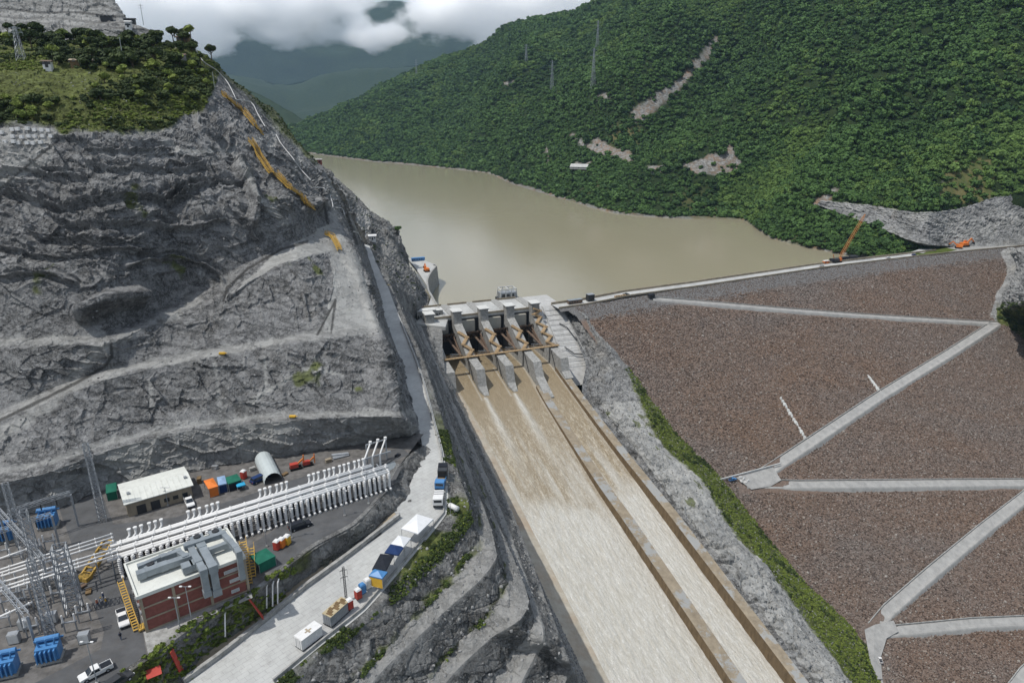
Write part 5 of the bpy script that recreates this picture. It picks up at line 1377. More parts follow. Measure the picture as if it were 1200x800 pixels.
def canopy(name, label, corners, z0, hh, peak, mat, legs=True, rz=None):
    A, B, D = (P(x, y, z=z0 + hh) for x, y in corners)
    e1, e2 = Vector(B - A), Vector(D - A); t_ = thing(name, label, 'tent', (A[0], A[1], z0), heading(A, B))
    L_, W_ = e1.length, e2.length
    m = MB(); m.add([(0, 0, hh), (L_, 0, hh), (L_, W_, hh), (0, W_, hh), (L_ / 2, W_ / 2, hh + peak), (0, 0, hh - .3), (L_, 0, hh - .3), (L_, W_, hh - .3), (0, W_, hh - .3)],
                    [(0, 1, 4), (1, 2, 4), (2, 3, 4), (3, 0, 4), (5, 6, 1, 0), (6, 7, 2, 1), (7, 8, 3, 2), (8, 5, 0, 3)]); m.build('roof', mat, t_)
    for x_, y_ in ((.05, .05), (L_ - .05, .05), (L_ - .05, W_ - .05), (.05, W_ - .05)): MB().tube((x_, y_, 0), (x_, y_, hh), .06, n=5).build('leg', 'galv_steel', t_)
    return t_, L_, W_
def side_wall(t_, L_, W_, hh, mat):
    MB().box(.1, L_ - .1, .06, .12, .05, hh - .3).build('side_panel', mat, t_)
q = lambda x, y: (130 + x / 6.667, 530 + y / 6.667)
t_, a_, b_ = canopy('shade_tent', 'orange tent at the left end of the row beside the white hall', [q(762,285), q(838,262), q(738,215)], ZP, 2.6, .5, 'orange_paint'); side_wall(t_, a_, b_, 2.6, 'orange_paint')
t_, a_, b_ = canopy('shade_tent', 'pale blue tent between the orange and green tents', [q(840,255), q(905,240), q(815,195)], ZP, 2.5, .4, 'pale_blue_cloth'); side_wall(t_, a_, b_, 2.5, 'navy_cloth')
t_, a_, b_ = canopy('shade_tent', 'dark green tent beside the pale blue one', [q(915,245), q(1020,212), q(888,195)], ZP, 2.4, .4, 'green_cloth'); side_wall(t_, a_, b_, 2.4, 'black_cloth')
t_, a_, b_ = canopy('shade_tent', 'low bright cyan cover in front of the green tent', [q(985,268), q(1052,250), q(978,242)], ZP, 1.5, .3, 'cyan_cloth')
t_, a_, b_ = canopy('shade_tent', 'green tent against the left side of the white hall', [q(-40,320), q(45,300), q(-40,250)], ZP, 2.3, .3, 'green_cloth'); side_wall(t_, a_, b_, 2.3, 'green_cloth')
t_, a_, b_ = canopy('shade_tent', 'dark green tent right of the brick building', [(303,661),(323,651),(297,649)], ZP, 2.4, .35, 'green_cloth'); side_wall(t_, a_, b_, 2.4, 'green_cloth')

def toilet(label, loc_, rz, body, roof='white_paint', group=None):
    t_ = thing('portable_toilet', label, 'toilet', loc_, rz, group)
    MB().box(-.6, .6, -.6, .6, .1, 2.1).build('cabin', body, t_); MB().hexa([(-.64, -.64, 2.1), (.64, -.64, 2.1), (.64, .64, 2.1), (-.64, .64, 2.1), (-.45, -.45, 2.4), (.45, -.45, 2.4), (.45, .45, 2.4), (-.45, .45, 2.4)]).build('roof', roof, t_)
    d_ = MB().box(-.45, .45, -.66, -.6, .15, 2.0).build('door', body, t_); MB().box(.3, .38, -.7, -.66, 1.0, 1.15).build('handle', 'dark_steel', d_); MB().box(-.64, .64, -.64, .64, 0, .1).build('base', 'rubber', t_)
toilet('red portable toilet at the left of the three on the terrace', at(325,643), -.3, 'red_paint')
toilet('orange portable toilet in the middle of the three on the terrace', at(330.5,640.5), -.3, 'orange_paint')
toilet('yellow portable toilet at the right of the three on the terrace', at(337,637), -.3, 'yellow_paint')
toilet('red and white cabin beside the green and cyan tents', at(286,560), -.3, 'red_paint')
# red machine by the shelter
for lab, (x_, y_), s_ in (('orange drilling rig parked left of its twin by the rock', (347,549), 1.0), ('orange drilling rig parked right of its twin by the rock', (361,545), .85)):
    t_ = thing('drill_rig', lab, 'machine', at(x_, y_), .5, scale=s_)
    MB().box(-1.6, 1.6, -.9, -.4, 0, .6).build('track', 'rubber', t_); MB().box(-1.6, 1.6, .4, .9, 0, .6).build('track', 'rubber', t_); MB().box(-1.5, .6, -.7, .7, .6, 1.7).build('body', 'red_paint', t_)
    MB().beam((.3, 0, 1.2), (2.2, 0, 2.6), .35, .35).build('boom', 'orange_paint', t_); MB().beam((2.2, 0, .3), (2.2, 0, 3.6), .3, .3).build('mast', 'orange_paint', t_)

# loose stores on the terrace
def stack(label, px, py, mat, n=3, rz=.3, group=None):
    t_ = thing('crate_stack', label, 'crates', at(px, py), rz, group)
    for k in range(n):
        c_ = MB().box(-.8, .8, -.5, .5, .02 + k * .5, .45 + k * .5).build('crate', mat, t_); c_.rotation_euler = (0, 0, random.uniform(-.2, .2))
        for y_ in (-.52, .5): MB().box(-.8, .8, y_, y_ + .02, .3 + k * .5, .38 + k * .5).build('slat', 'wood', c_)
for lab, x_, y_, mt, n_ in (('stack of wooden crates right of the white hall', 234, 565, 'wood', 3), ('stack of grey crates by the rock wall above the tents', 252, 549, 'galv_steel', 2), ('stack of pale crates near the barrel shelter', 296, 551, 'concrete', 2),
        ('low wooden crates between the shelter and the drilling rigs', 334, 556, 'wood', 1), ('stack of tan crates near the foot of the rock wall', 385, 541, 'concrete_tan', 2), ('dark crates beside the right end of the bus row', 466, 534, 'black_cloth', 1),
        ('grey crates at the edge of the dark asphalt lane', 82, 590, 'galv_steel', 2), ('wooden crates near the group of people', 104, 694, 'wood', 1), ('pale crates in the middle of the switchyard', 86, 672, 'concrete', 2), ('crates beside the yellow truss foot', 96, 688, 'rust_steel', 1)):
    stack(lab, x_, y_, mt, n_, random.uniform(0, 3))
t_ = thing('pipe_stack', 'stack of grey pipes lying on the terrace by the rock', 'pipes', at(400, 536), .5)
for k in range(5): MB().tube((-2.2, k * .45, .25 if k < 3 else .65), (2.2, k * .45 - (1.1 if k > 2 else 0), .25 if k < 3 else .65), .22, n=8).build('pipe', 'galv_steel', t_)

# vehicles ---------------------------------------------------------
def wheel_part(t_, x, y, r=.38, w_=.26):
    w = MB().tube((x, y - w_ / 2, r), (x, y + w_ / 2, r), r, n=12).build('wheel', 'rubber', t_); MB().tube((x, y - w_ / 2 - .01, r), (x, y + w_ / 2 + .01, r), r * .55, n=8).build('rim', 'galv_steel', w)
def pickup(label, loc_, rz, mat='white_paint', suv=False, group=None, cat='pickup', bed=True):
    t_ = thing('pickup_truck' if not suv else 'parked_car', label, cat, loc_, rz, group)
    prof = [(-2.6, .45), (-2.6, 1.0), (-.7, 1.05), (1.2, 1.05), (2.45, .92), (2.6, .7), (2.6, .42)]
    m = MB(); n = len(prof)
    m.add([(x, -.9, z) for x, z in prof] + [(x, .9, z) for x, z in prof], [tuple(range(n))[::-1], tuple(range(n, 2 * n))] + [(i, (i + 1) % n, n + (i + 1) % n, n + i) for i in range(n)]); m.build('body', mat, t_)
    cab = [(-2.3 if suv else -.75, 1.05), (-2.1 if suv else -.6, 1.68), (.55, 1.72), (1.35, 1.06)]
    c_ = MB(); c_.add([(x, -.86, z) if z < 1.1 else (x, -.72, z) for x, z in cab] + [(x, .86, z) if z < 1.1 else (x, .72, z) for x, z in cab], [(3, 2, 1, 0), (4, 5, 6, 7), (0, 1, 5, 4), (1, 2, 6, 5), (2, 3, 7, 6), (3, 0, 4, 7)])
    cb = c_.build('cab', mat, t_)
    MB().add([(.6, -.68, 1.70), (.6, .68, 1.70), (1.33, .80, 1.10), (1.33, -.80, 1.10)], [(0, 1, 2, 3)]).build('windscreen', 'glass_dark', cb).location = (.03, 0, .03)
    for s_ in (-1, 1): MB().add([(cab[0][0] + .15, s_ * .87, 1.12), (cab[1][0] + .1, s_ * .755, 1.6), (.5, s_ * .755, 1.62), (1.1, s_ * .87, 1.12)], [(0, 1, 2, 3)]).build('side_window', 'glass_dark', cb)
    MB().add([(cab[0][0] - .02, -.75, 1.15), (cab[0][0] - .02, .75, 1.15), (cab[1][0] - .03, .65, 1.6), (cab[1][0] - .03, -.65, 1.6)], [(0, 1, 2, 3)]).build('rear_window', 'glass_dark', cb)
    if bed and not suv:
        b_ = MB().box(-2.5, -.85, -.78, .78, 1.0, 1.06).build('bed', 'black_cloth', t_)
        for s_ in (-.86, .8): MB().box(-2.58, -.75, s_, s_ + .07, 1.0, 1.22).build('bed_side', mat, t_)
        MB().box(-2.6, -2.53, -.86, .86, 1.0, 1.22).build('tailgate', mat, t_)
    for x_ in (-1.65, 1.65):
        for y_ in (-.82, .82): wheel_part(t_, x_, y_)
    for y_ in (-.65, .65): MB().box(2.58, 2.63, y_ - .18, y_ + .18, .68, .84).build('headlight', 'white_cloth', t_); MB().box(-2.64, -2.59, y_ - .12, y_ + .12, .7, .95).build('tail_light', 'red_paint', t_)
    MB().box(2.6, 2.68, -.8, .8, .4, .6).build('bumper', 'dark_steel', t_)
    return t_
hd2 = heading(at(130,780), at(96,797))
pickup('white double cab pickup driving on the lane at the bottom left', at(113,790), hd2)
pickup('white pickup parked beside the left end of the brick building', at(144.5,727), heading(at(142,715), at(147,736)))
pickup('white pickup parked in front of the white roofed hall', at(222,590), heading(at(218,580), at(226,598)))
pickup('dark green car parked on the lane between the pipe rows and the rock cut', at(352,618), hd_ , 'black_cloth', True, cat='car')
pickup('black car at the bottom of the lane near the bushes', at(138,802), 1.0, 'dark_steel', True, cat='car')
pickup('navy car parked on the terrace near the shelter', at(305,563), .9, 'navy_cloth', True, cat='car')

def person(label, loc_, rz, top='orange_paint', helmet='white_paint', walk=.25, tall=1.0):
    t_ = thing('person', label, 'person', loc_, rz, scale=tall)
    J = {'pel': (0, 0, .95), 'chest': (.02, 0, 1.3), 'neck': (.03, 0, 1.48), 'head': (.05, 0, 1.58), 'top': (.05, 0, 1.72),
         'hl': (0, .1, .92), 'kl': (walk * .5, .11, .5), 'fl': (walk * .4, .11, .06), 'tl': (walk * .4 + .16, .12, .03), 'hr': (0, -.1, .92), 'kr': (-walk * .2, -.11, .5), 'fr': (-walk, -.11, .08), 'tr': (-walk + .15, -.12, .03),
         'sl': (.02, .2, 1.42), 'el': (-.05, .27, 1.14), 'wl': (.08, .27, .9), 'pl': (.11, .27, .82), 'sr': (.02, -.2, 1.42), 'er': (.02, -.28, 1.14), 'wr': (.16, -.24, .96), 'pr': (.2, -.23, .9)}
    R = {'pel': .13, 'chest': .15, 'neck': .06, 'head': .09, 'top': .07, 'hl': .09, 'kl': .065, 'fl': .045, 'tl': .035, 'hr': .09, 'kr': .065, 'fr': .045, 'tr': .035, 'sl': .07, 'el': .045, 'wl': .035, 'pl': .03, 'sr': .07, 'er': .045, 'wr': .035, 'pr': .03}
    Ed = [('pel','chest'),('chest','neck'),('neck','head'),('head','top'),('pel','hl'),('hl','kl'),('kl','fl'),('fl','tl'),('pel','hr'),('hr','kr'),('kr','fr'),('fr','tr'),('chest','sl'),('sl','el'),('el','wl'),('wl','pl'),('chest','sr'),('sr','er'),('er','wr'),('wr','pr')]
    ks = list(J); me = bpy.data.meshes.new('body'); me.from_pydata([J[k] for k in ks], [(ks.index(a), ks.index(b)) for a, b in Ed], [])
    me.materials.append(MATS['jeans']); o_ = bpy.data.objects.new('body', me); COL.objects.link(o_); o_.parent = t_
    md = o_.modifiers.new('skin', 'SKIN'); lay = me.skin_vertices[0] if me.skin_vertices else None
    if lay is not None:
        for i, k in enumerate(ks): lay.data[i].radius = (R[k], R[k]); lay.data[i].use_root = (k == 'pel')
    o_.modifiers.new('sub', 'SUBSURF').levels = 1
    MB().tube((.01, 0, .9), (.03, 0, 1.46), .19, .17, n=10).build('vest', top, t_); MB().tube((.05, 0, 1.5), (.05, 0, 1.66), .1, .1, n=8).build('face', 'skin', t_)
    MB().dome((.05, 0, 1.66), .145, .135, .13).build('helmet', helmet, t_)
person('person in orange vest and white helmet, leftmost of the group by the lane', at(114.5,710), .5)
person('person in white top in the middle of the group by the lane', at(119.5,708), 2.5, 'white_cloth', 'yellow_paint')
person('person in yellow vest at the right of the group by the lane', at(125,708), 1.2, 'yellow_paint')
person('person in blue jacket just behind the group by the lane', at(122,702), 4, 'navy_cloth')
person('person dressed in black walking alone on the lane', at(142,749), 1.9, 'black_cloth', 'dark_steel')

# posts with lamps
def lamp_post(label, base, h, rz=0, head=True, r=.11, group=None):
    t_ = thing('lamp_post', label, 'lamp post', base, rz, group)
    MB().tube((0, 0, 0), (0, 0, h), r, r * .6, n=6).build('pole', 'galv_steel', t_)
    if head: MB().beam((-.9, 0, h), (.9, 0, h), .08, .08).build('arm', 'galv_steel', t_); MB().box(-1.1, -.6, -.15, .15, h - .02, h + .12).build('lamp', 'white_paint', t_); MB().box(.6, 1.1, -.15, .15, h - .02, h + .12).build('lamp', 'white_paint', t_)
    MB().box(-.25, .25, -.25, .25, 0, .3).build('base', 'concrete', t_)
for lab, x_, y_, yt in (('lamp post in front of the lane-side pickup at the bottom left', 114, 800, 752), ('lamp post nearest the brick wall, left of its neighbour', 211, 735, 700), ('lamp post before the brick wall, taller right one', 225, 728, 687),
                        ('lamp post standing in front of the white hall', 197, 592, 571), ('slim lamp post between the pipe rows and green tent', 313, 640, 620), ('lamp post over the lane beside the dark car', 342, 630, 596), ('lamp post at the corner of the pipe row lane', 404, 604, 575),
                        ('lamp post with stay near the right end of the pipe rows', 432, 590, 553)):
    lamp_post(lab, at(x_, y_), up_to(x_, y_, yt))
lattice('lattice_mast', 'slim lattice post standing alone on the pale road', 'mast', P(406,704,z=44.4), up_to(406,704,664,44.4), .22, .2, 'dark_steel', 12, .035, ((up_to(406,704,668,44.4), .8), (up_to(406,704,676,44.4), .8)))
for x_, y_, yt in ((516,608,578),(514,575,550)): lamp_post('thin lamp post behind the parked trucks at y%d' % 0 if False else ('thin post beside the white tank at the road edge' if y_ == 608 else 'thin post beside the dark truck load at the road edge'), P(x_ + 12, y_ - 4, z=46), 7, head=False, r=.07)

# --- things on the road
def on_road(px, py):
    py_k = [490, 562, 600, 634, 682, 742, 800]; z_k = [50.4, 48.3, 47, 46.5, 45.5, 44.4, 44]
    return P(px, py, z=float(np.interp(py, py_k, z_k)) + .08)
def container(label, a, b, mat, roof, extra=None, W_=2.44, H_=2.6):
    A, B = on_road(*a), on_road(*b); ln = np.linalg.norm((B - A)[:2]); t_ = thing('shipping_container', label, 'container', A, heading(A, B))
    MB().box(.08, ln - .08, .08, W_ - .08, .1, H_ - .1).build('shell', mat, t_)
    m = MB()
    for k in range(int(ln / .45)):
        x_ = .2 + k * .45
        m.box(x_, x_ + .2, .03, .09, .2, H_ - .2); m.box(x_, x_ + .2, W_ - .09, W_ - .03, .2, H_ - .2)
    m.build('side_panel', mat, t_)
    MB().box(0, ln, 0, W_, H_ - .1, H_).build('roof', roof, t_); MB().box(0, ln, 0, W_, 0, .12).build('frame', 'dark_steel', t_)
    for y_ in (.15, W_ / 2 + .05): d_ = MB().box(-.02, .06, y_, y_ + W_ / 2 - .2, .2, H_ - .2).build('door', mat, t_); MB().tube((-.06, y_ + .5, .3), (-.06, y_ + .5, H_ - .3), .03, n=5).build('handle', 'galv_steel', d_)
    if extra: extra(t_, ln, W_, H_)
def boards(t_, ln, W_, H_):
    for k in range(8): MB().box(.3 + k * ln / 9, .9 + k * ln / 9, .2 + (k % 3) * .5, 1.6 + (k % 3) * .3, H_ + .005, H_ + .1).build('plank', 'wood', t_)
def cross(t_, ln, W_, H_):
    MB().box(ln * .35, ln * .65, W_ * .42, W_ * .56, H_ + .004, H_ + .03).build('rust_mark', 'concrete_tan', t_); MB().box(ln * .45, ln * .53, W_ * .2, W_ * .8, H_ + .008, H_ + .036).build('rust_mark', 'concrete_tan', t_)
container('long white container nearest the bottom of the road', (355,763), (379,744), 'white_paint', 'white_paint', cross)
container('long grey green container with blue end and planks on its tan roof', (389,735), (411,713), 'galv_steel', 'concrete_tan3', boards)
toilet('red portable toilet with white roof next to the plank-covered container', on_road(410,712), .8, 'red_paint')
toilet('red portable toilet with white roof one step up the road', on_road(420,700), .8, 'red_paint')
toilet('blue portable toilet between the red and the white cabins', on_road(425,694), .8, 'blue_paint', 'blue_paint')
toilet('white portable toilet beside the yellow and blue tent', on_road(431,688), .8, 'white_paint')
def cn(label, c, mat, hh=2.8, peak=.8, wall=None):
    zz = on_road(*c[0])[2]; t_, a_, b_ = canopy('shade_tent', label, c, zz, hh, peak, mat)
    if wall: side_wall(t_, a_, b_, hh, wall)
q6 = lambda x, y: (330 + x / 4, 580 + y / 4)
cn('blue roofed tent with yellow side sheet at the lower end of the tent row', [q6(408,375), q6(472,390), q6(425,342)], 'blue_paint', wall='yellow_paint')
cn('large black roofed tent in the middle of the tent row', [q6(424,345), q6(490,352), q6(474,275)], 'black_cloth')
cn('navy roofed tent between the black and the white tents', [q6(482,268), q6(548,280), q6(520,228)], 'navy_cloth')
cn('small white peaked tent above the navy one', [q6(512,228), q6(572,242), q6(552,188)], 'white_cloth', peak=1.0)
cn('large white peaked tent standing apart at the top of the row', [q6(560,155), q6(640,180), q6(635,88)], 'white_cloth', 3.0, 1.1)
# trucks parked nose to tail
def truck(label, a, b, load, loadmat, cabmat, W_=2.5):
    A, B = on_road(*a), on_road(*b); ln = np.linalg.norm((B - A)[:2]); t_ = thing('parked_truck', label, 'truck', A, heading(A, B))
    MB().box(0, ln, -W_ / 2, W_ / 2, .8, 1.1).build('chassis', 'dark_steel', t_)
    MB().box(0, 2.0, -W_ / 2, W_ / 2, .9, 2.9).build('cab', cabmat, t_); MB().box(-.03, 0, -1.0, 1.0, 1.9, 2.6).build('windscreen', 'glass_dark', t_)
    if load == 'bed': 
        MB().box(2.3, ln, -W_ / 2, W_ / 2, 1.1, 1.3).build('bed', loadmat, t_)
        for y_ in (-W_ / 2, W_ / 2 - .1): MB().box(2.3, ln, y_, y_ + .1, 1.3, 2.1).build('side_board', 'blue_paint', t_)
        MB().box(2.5, ln - .3, -.9, .9, 1.3, 1.9).build('load', 'wood', t_)
    elif load == 'rack':
        for k in range(4): MB().box(2.3 + k * (ln - 2.5) / 4, 2.3 + (k + .6) * (ln - 2.5) / 4, -W_ / 2, W_ / 2, 1.2, 1.9).build('slab', 'white_paint', t_)
    else: MB().box(2.3, ln, -W_ / 2, W_ / 2, 1.1, 3.0).build('box_body', loadmat, t_)
    for x_ in (.9, ln * .62, ln - .9):
        for y_ in (-1.05, 1.05): wheel_part(t_, x_, y_, .5, .35)
q5 = lambda x, y: (470 + x / 8.889, 540 + y / 8.889)
truck('truck carrying white slabs, lowest of the three at the road edge', q5(385,500), q5(400,330), 'rack', 'white_paint', 'white_paint')
truck('blue sided truck with earth load between two other trucks', q5(400,325), q5(425,215), 'bed', 'rust_steel', 'blue_paint')
truck('dark covered truck, uppermost of the three at the road edge', q5(430,200), q5(440,105), 'box', 'black_cloth', 'dark_steel')
A = P(527,595,z=46.5); t_ = thing('tank', 'white cylindrical tank lying on the weedy road edge', 'tank', A, heading(P(527,593,z=46.5), P(541,600,z=46.5)))
MB().tube((0, 0, .9), (2.9, 0, .9), .7, n=12).build('barrel', 'white_paint', t_, smooth=True)
for x_ in (.6, 2.3): MB().box(x_ - .15, x_ + .15, -.6, .6, 0, .4).build('cradle', 'galv_steel', t_)
A = at(176,796,46); t_ = thing('shelter', 'small shelter with a red tin roof among the bushes at the bottom', 'shelter', P(174,804,z=48), .6, None, .72)
MB().add([(0, 0, 2.2), (3.4, 0, 2.2), (3.4, 2.6, 2.8), (0, 2.6, 2.8), (0, 0, 2.12), (3.4, 0, 2.12), (3.4, 2.6, 2.72), (0, 2.6, 2.72)], [(0, 1, 2, 3), (7, 6, 5, 4), (0, 4, 5, 1), (1, 5, 6, 2), (2, 6, 7, 3), (3, 7, 4, 0)]).build('roof', 'red_paint', t_)
for x_, y_ in ((.1, .1), (3.3, .1), (3.3, 2.5), (.1, 2.5)): MB().beam((x_, y_, -1), (x_, y_, 2.3), .12, .12).build('post', 'wood', t_)
for lab, fl_ in (('red steel stair going down the rock cut beside the brick building', [(P(291 + k * 3, 700 + k * 4, z=51.5 - k), P(294 + k * 3, 704 + k * 4, z=50.5 - k)) for k in range(6)]),
                 ('red steel stair going down through the bushes to the road', [(P(201 + k * 2.4, 762 + k * 5, z=51 - k * 1.2), P(203.4 + k * 2.4, 767 + k * 5, z=50 - k * 1.2)) for k in range(5)])):
    o0 = fl_[0][0]; t_ = thing('steel_stair', lab, 'stair', o0)
    for a, b in fl_: MB().beam(a - o0, b - o0, 1.1, .15).build('flight', 'red_paint', t_)
for k, (x_, y_) in enumerate([(274,722),(262,735),(311,702),(318,700),(324,697),(420,628),(375,648)]):
    t_ = thing('drain_pipe', 'white drain pipe hanging down the rock cut above the road', 'pipe', P(x_, y_, z=48.2), 0, 'drain pipes on the rock cut'); MB().tube((0, 0, -2.2), (.3, .8, 2.6), .16, n=6).build('pipe', 'white_paint', t_); MB().tube((.3, .8, 2.6), (.2, 1.8, 2.7), .16, n=6).build('elbow', 'white_paint', t_)
# ============================================================ CREST AND DAM OBJECTS
def crest_pt(px, off=5.0):
    """point on the crest road, below image column px"""
    xs = [proj(q)[0] for q in crest]; q = np.array([np.interp(px, xs, crest[:, k]) for k in range(3)])
    return np.array([q[0] - CN[0] * off, q[1] - CN[1] * off, 8.1])
CH_H = math.atan2(CT[1], CT[0])
A = SG(-78, 31, 0); t_ = thing('work_platform', 'dark block with a pale steel frame on top behind the spillway bridge', 'platform', (A[0], A[1], 7.0), heading(SG(0, 0, 0), SG(0, 1, 0)))
m = MB(); m.hexa([(-7, -3.5, -16), (7, -3.5, -16), (7, 3.5, -16), (-7, 3.5, -16), (-8, -4, 1.5), (8, -4, 1.5), (8, 4, 1.5), (-8, 4, 1.5)]); m.build('base', 'dark_steel', t_)
MB().box(-6.2, 6.6, -3, 3, 1.5, 5.6).build('cabin', 'galv_steel', t_)
for x_ in (-6.8, -2.4, 2.4, 6.8):
    for y_ in (-3.6, 3.6): MB().beam((x_, y_, 1.5), (x_ * .85, y_, 8.4), .5, .5).build('post', 'concrete_white', t_)
for y_ in (-3.6, 3.6): MB().beam((-6, y_, 8.4), (6, y_, 8.4), .5, .6).build('top_beam', 'concrete_white', t_)
for x_ in (-5.8, 0, 5.8): MB().beam((x_, -3.6, 8.2), (x_, 3.6, 8.2), .5, .5).build('top_beam', 'concrete_white', t_)
for k in range(3): MB().box(-5 + k * 3.6, -2.6 + k * 3.6, -3.06, -3.0, 2.4, 4.6).build('window', 'glass_dark', t_)
def boxy(name, label, cat, base, rz, L_, W_, H_, mat, roofmat=None, extra=None):
    t_ = thing(name, label, cat, base, rz); MB().box(-L_ / 2, L_ / 2, -W_ / 2, W_ / 2, .35, H_).build('body', mat, t_); MB().box(-L_ / 2 - .15, L_ / 2 + .15, -W_ / 2 - .15, W_ / 2 + .15, H_, H_ + .2).build('roof', roofmat or mat, t_)
    MB().box(-L_ / 2 + .4, -L_ / 2 + 1.3, -W_ / 2 - .05, -W_ / 2, .4, 2.1).build('door', 'dark_steel', t_)
    for k in range(max(1, int(L_ / 3))): MB().box(-L_ / 2 + 2 + k * 2.2, -L_ / 2 + 3.1 + k * 2.2, -W_ / 2 - .06, -W_ / 2, 1.1, 2.0).build('window', 'glass_dark', t_)
    for x_ in (-L_ * .4, L_ * .4): MB().box(x_ - .2, x_ + .2, -W_ * .4, W_ * .4, 0, .35).build('foot', 'dark_steel', t_)
    return t_
boxy('site_cabin', 'long blue and rust red site cabin on the crest next to the spillway', 'cabin', crest_pt(679, 7), CH_H, 11, 3, 2.8, 'rust_steel', 'duct_grey')
boxy('site_cabin', 'square black cabin on the crest road right of the rust red one', 'cabin', crest_pt(697, 7), CH_H, 5, 4, 5.0, 'dark_steel', 'galv_steel')
boxy('site_cabin', 'small black cabin on the narrow road where it leaves the crest', 'cabin', F(763, 351, lift=1.0), CH_H, 4.5, 3, 3, 'dark_steel', 'black_cloth')
pickup('dark pickup on the crest road above the narrow gravel road', crest_pt(737, 4), CH_H, 'dark_steel')
MB_y = boxy('site_cabin', 'flat yellow equipment box on the crest edge', 'cabin', crest_pt(728, 1.8), CH_H, 9, 2.2, 1.4, 'ochre_steel')
for lab, px_, mat_ in (('white pickup on the crest road just short of the crane', 968, 'white_paint'), ('pale van on the crest road beyond the crane', 1046, 'white_paint'), ('navy car on the access road bend', 1076, 'navy_cloth')):
    pickup(lab, crest_pt(px_, 5), CH_H, mat_, cat='van' if 'van' in lab else ('car' if 'car' in lab else 'pickup'), suv='van' in lab or 'car' in lab)
# lattice boom crawler crane
A = crest_pt(992, 12); s_ = 1.0
t_ = thing('crawler_crane', 'orange crane with a long lattice boom on the crest by the forest', 'crane', A, CH_H)
for y_ in (-2.8, 2.0): MB().box(-4, 4, y_, y_ + 1.0, 0, 1.3).build('track', 'rubber', t_)
MB().box(-5, 3.5, -2.2, 2.2, 1.4, 3.6).build('body', 'dark_steel', t_); MB().box(2.0, 4.0, -2.6, -.8, 1.6, 4.0).build('cab', 'orange_paint', t_); MB().box(-6.4, -5, -2.2, 2.2, 1.3, 3.8).build('counterweight', 'black_cloth', t_)
tipw = P(1014, 251, Y=A[1] + 6); tip = Matrix.Rotation(-CH_H, 3, 'Z') @ (Vector(tipw) - Vector(A)); b0 = Vector((3, 0, 2.6)); m = MB(); bd_ = (tip - b0); ln = bd_.length; ax_ = bd_.normalized(); sd1 = ax_.cross(Vector((0, 1, 0))).normalized(); sd2 = Vector((0, 1, 0))
def bp(f_, i):
    wd = .95 * min(1, f_ * 8 + .15, (1 - f_) * 6 + .2); return b0 + bd_ * f_ + sd1 * (wd if i in (0, 1) else -wd) + sd2 * (wd if i in (0, 3) else -wd)
for k in range(20):
    for i in range(4): m.beam(bp(k / 20, i), bp((k + 1) / 20, i), .22, .22); m.beam(bp(k / 20, i), bp((k + 1) / 20, (i + 1) % 4), .12, .12)
m.build('boom', 'boom_orange', t_); MB().tube(tip, (-5, 0, 7.5), .06, n=4).build('cable', 'dark_steel', t_); MB().beam((-3, 0, 3.6), (-5, 0, 7.5), .4, .4).build('mast', 'orange_paint', t_)
MB().tube(tip, tip + Vector((0.3, 0, -20)), .07, n=4).build('hook_line', 'dark_steel', t_)
for lab, px_, L_, H_, mt in (('low black machine standing right of the crane', 1003, 10, 3.2, 'black_cloth'), ('dark generator container between the crane and the forest', 1014, 8, 3.6, 'dark_steel')):
    boxy('generator', lab, 'machine', crest_pt(px_, 14), CH_H, L_, 3.5, H_, mt)
t_ = boxy('site_cabin', 'orange and white container at the foot of the crane', 'cabin', crest_pt(980, 12), CH_H, 6, 2.5, 2.6, 'orange_paint', 'white_paint')
def excavator(label, base, rz, sc):
    t_ = thing('excavator', label, 'excavator', base, rz, scale=sc)
    for y_ in (-1.5, .9): MB().hexa([(-1.8, y_, 0), (1.8, y_, 0), (1.8, y_ + .6, 0), (-1.8, y_ + .6, 0), (-2.2, y_, .8), (2.2, y_, .8), (2.2, y_ + .6, .8), (-2.2, y_ + .6, .8)]).build('track', 'rubber', t_)
    MB().box(-2.2, 1.4, -1.3, 1.3, .9, 2.2).build('body', 'orange_paint', t_); c_ = MB().box(.2, 1.5, .3, 1.3, 2.2, 3.1).build('cab', 'orange_paint', t_); MB().box(1.5, 1.54, .4, 1.2, 2.2, 3.0).build('window', 'glass_dark', c_)
    MB().beam((1.2, -.2, 2.0), (3.6, -.2, 4.2), .4, .6).build('boom', 'orange_paint', t_); MB().beam((3.6, -.2, 4.2), (5.6, -.2, 2.2), .3, .5).build('arm', 'orange_paint', t_)
    MB().hexa([(5.2, -.8, 1.0), (6.1, -.8, 1.0), (6.1, .5, 1.0), (5.2, .5, 1.0), (5.0, -.8, 2.1), (5.8, -.8, 2.2), (5.8, .5, 2.2), (5.0, .5, 2.1)]).build('bucket', 'dark_steel', t_)
excavator('orange excavator on the hardstand, left of its larger twin', P(1123, 291, z=8.3), 2.6, 1.5)
excavator('larger orange excavator on the hardstand nearest the rock wall', P(1130, 289, z=8.3), .3, 1.9)
boxy('site_cabin', 'blue site cabin behind the orange excavators', 'cabin', P(1118, 285, z=8.3), .3, 12, 3, 2.8, 'blue_paint')
boxy('site_cabin', 'white cabin at the bend of the access road', 'cabin', P(1101, 287, z=8.3), .3, 6, 3, 2.6, 'white_paint')
t_ = pickup('blue vehicle parked where the dam roads meet', F(858, 566, lift=2.0), .4, 'blue_paint')
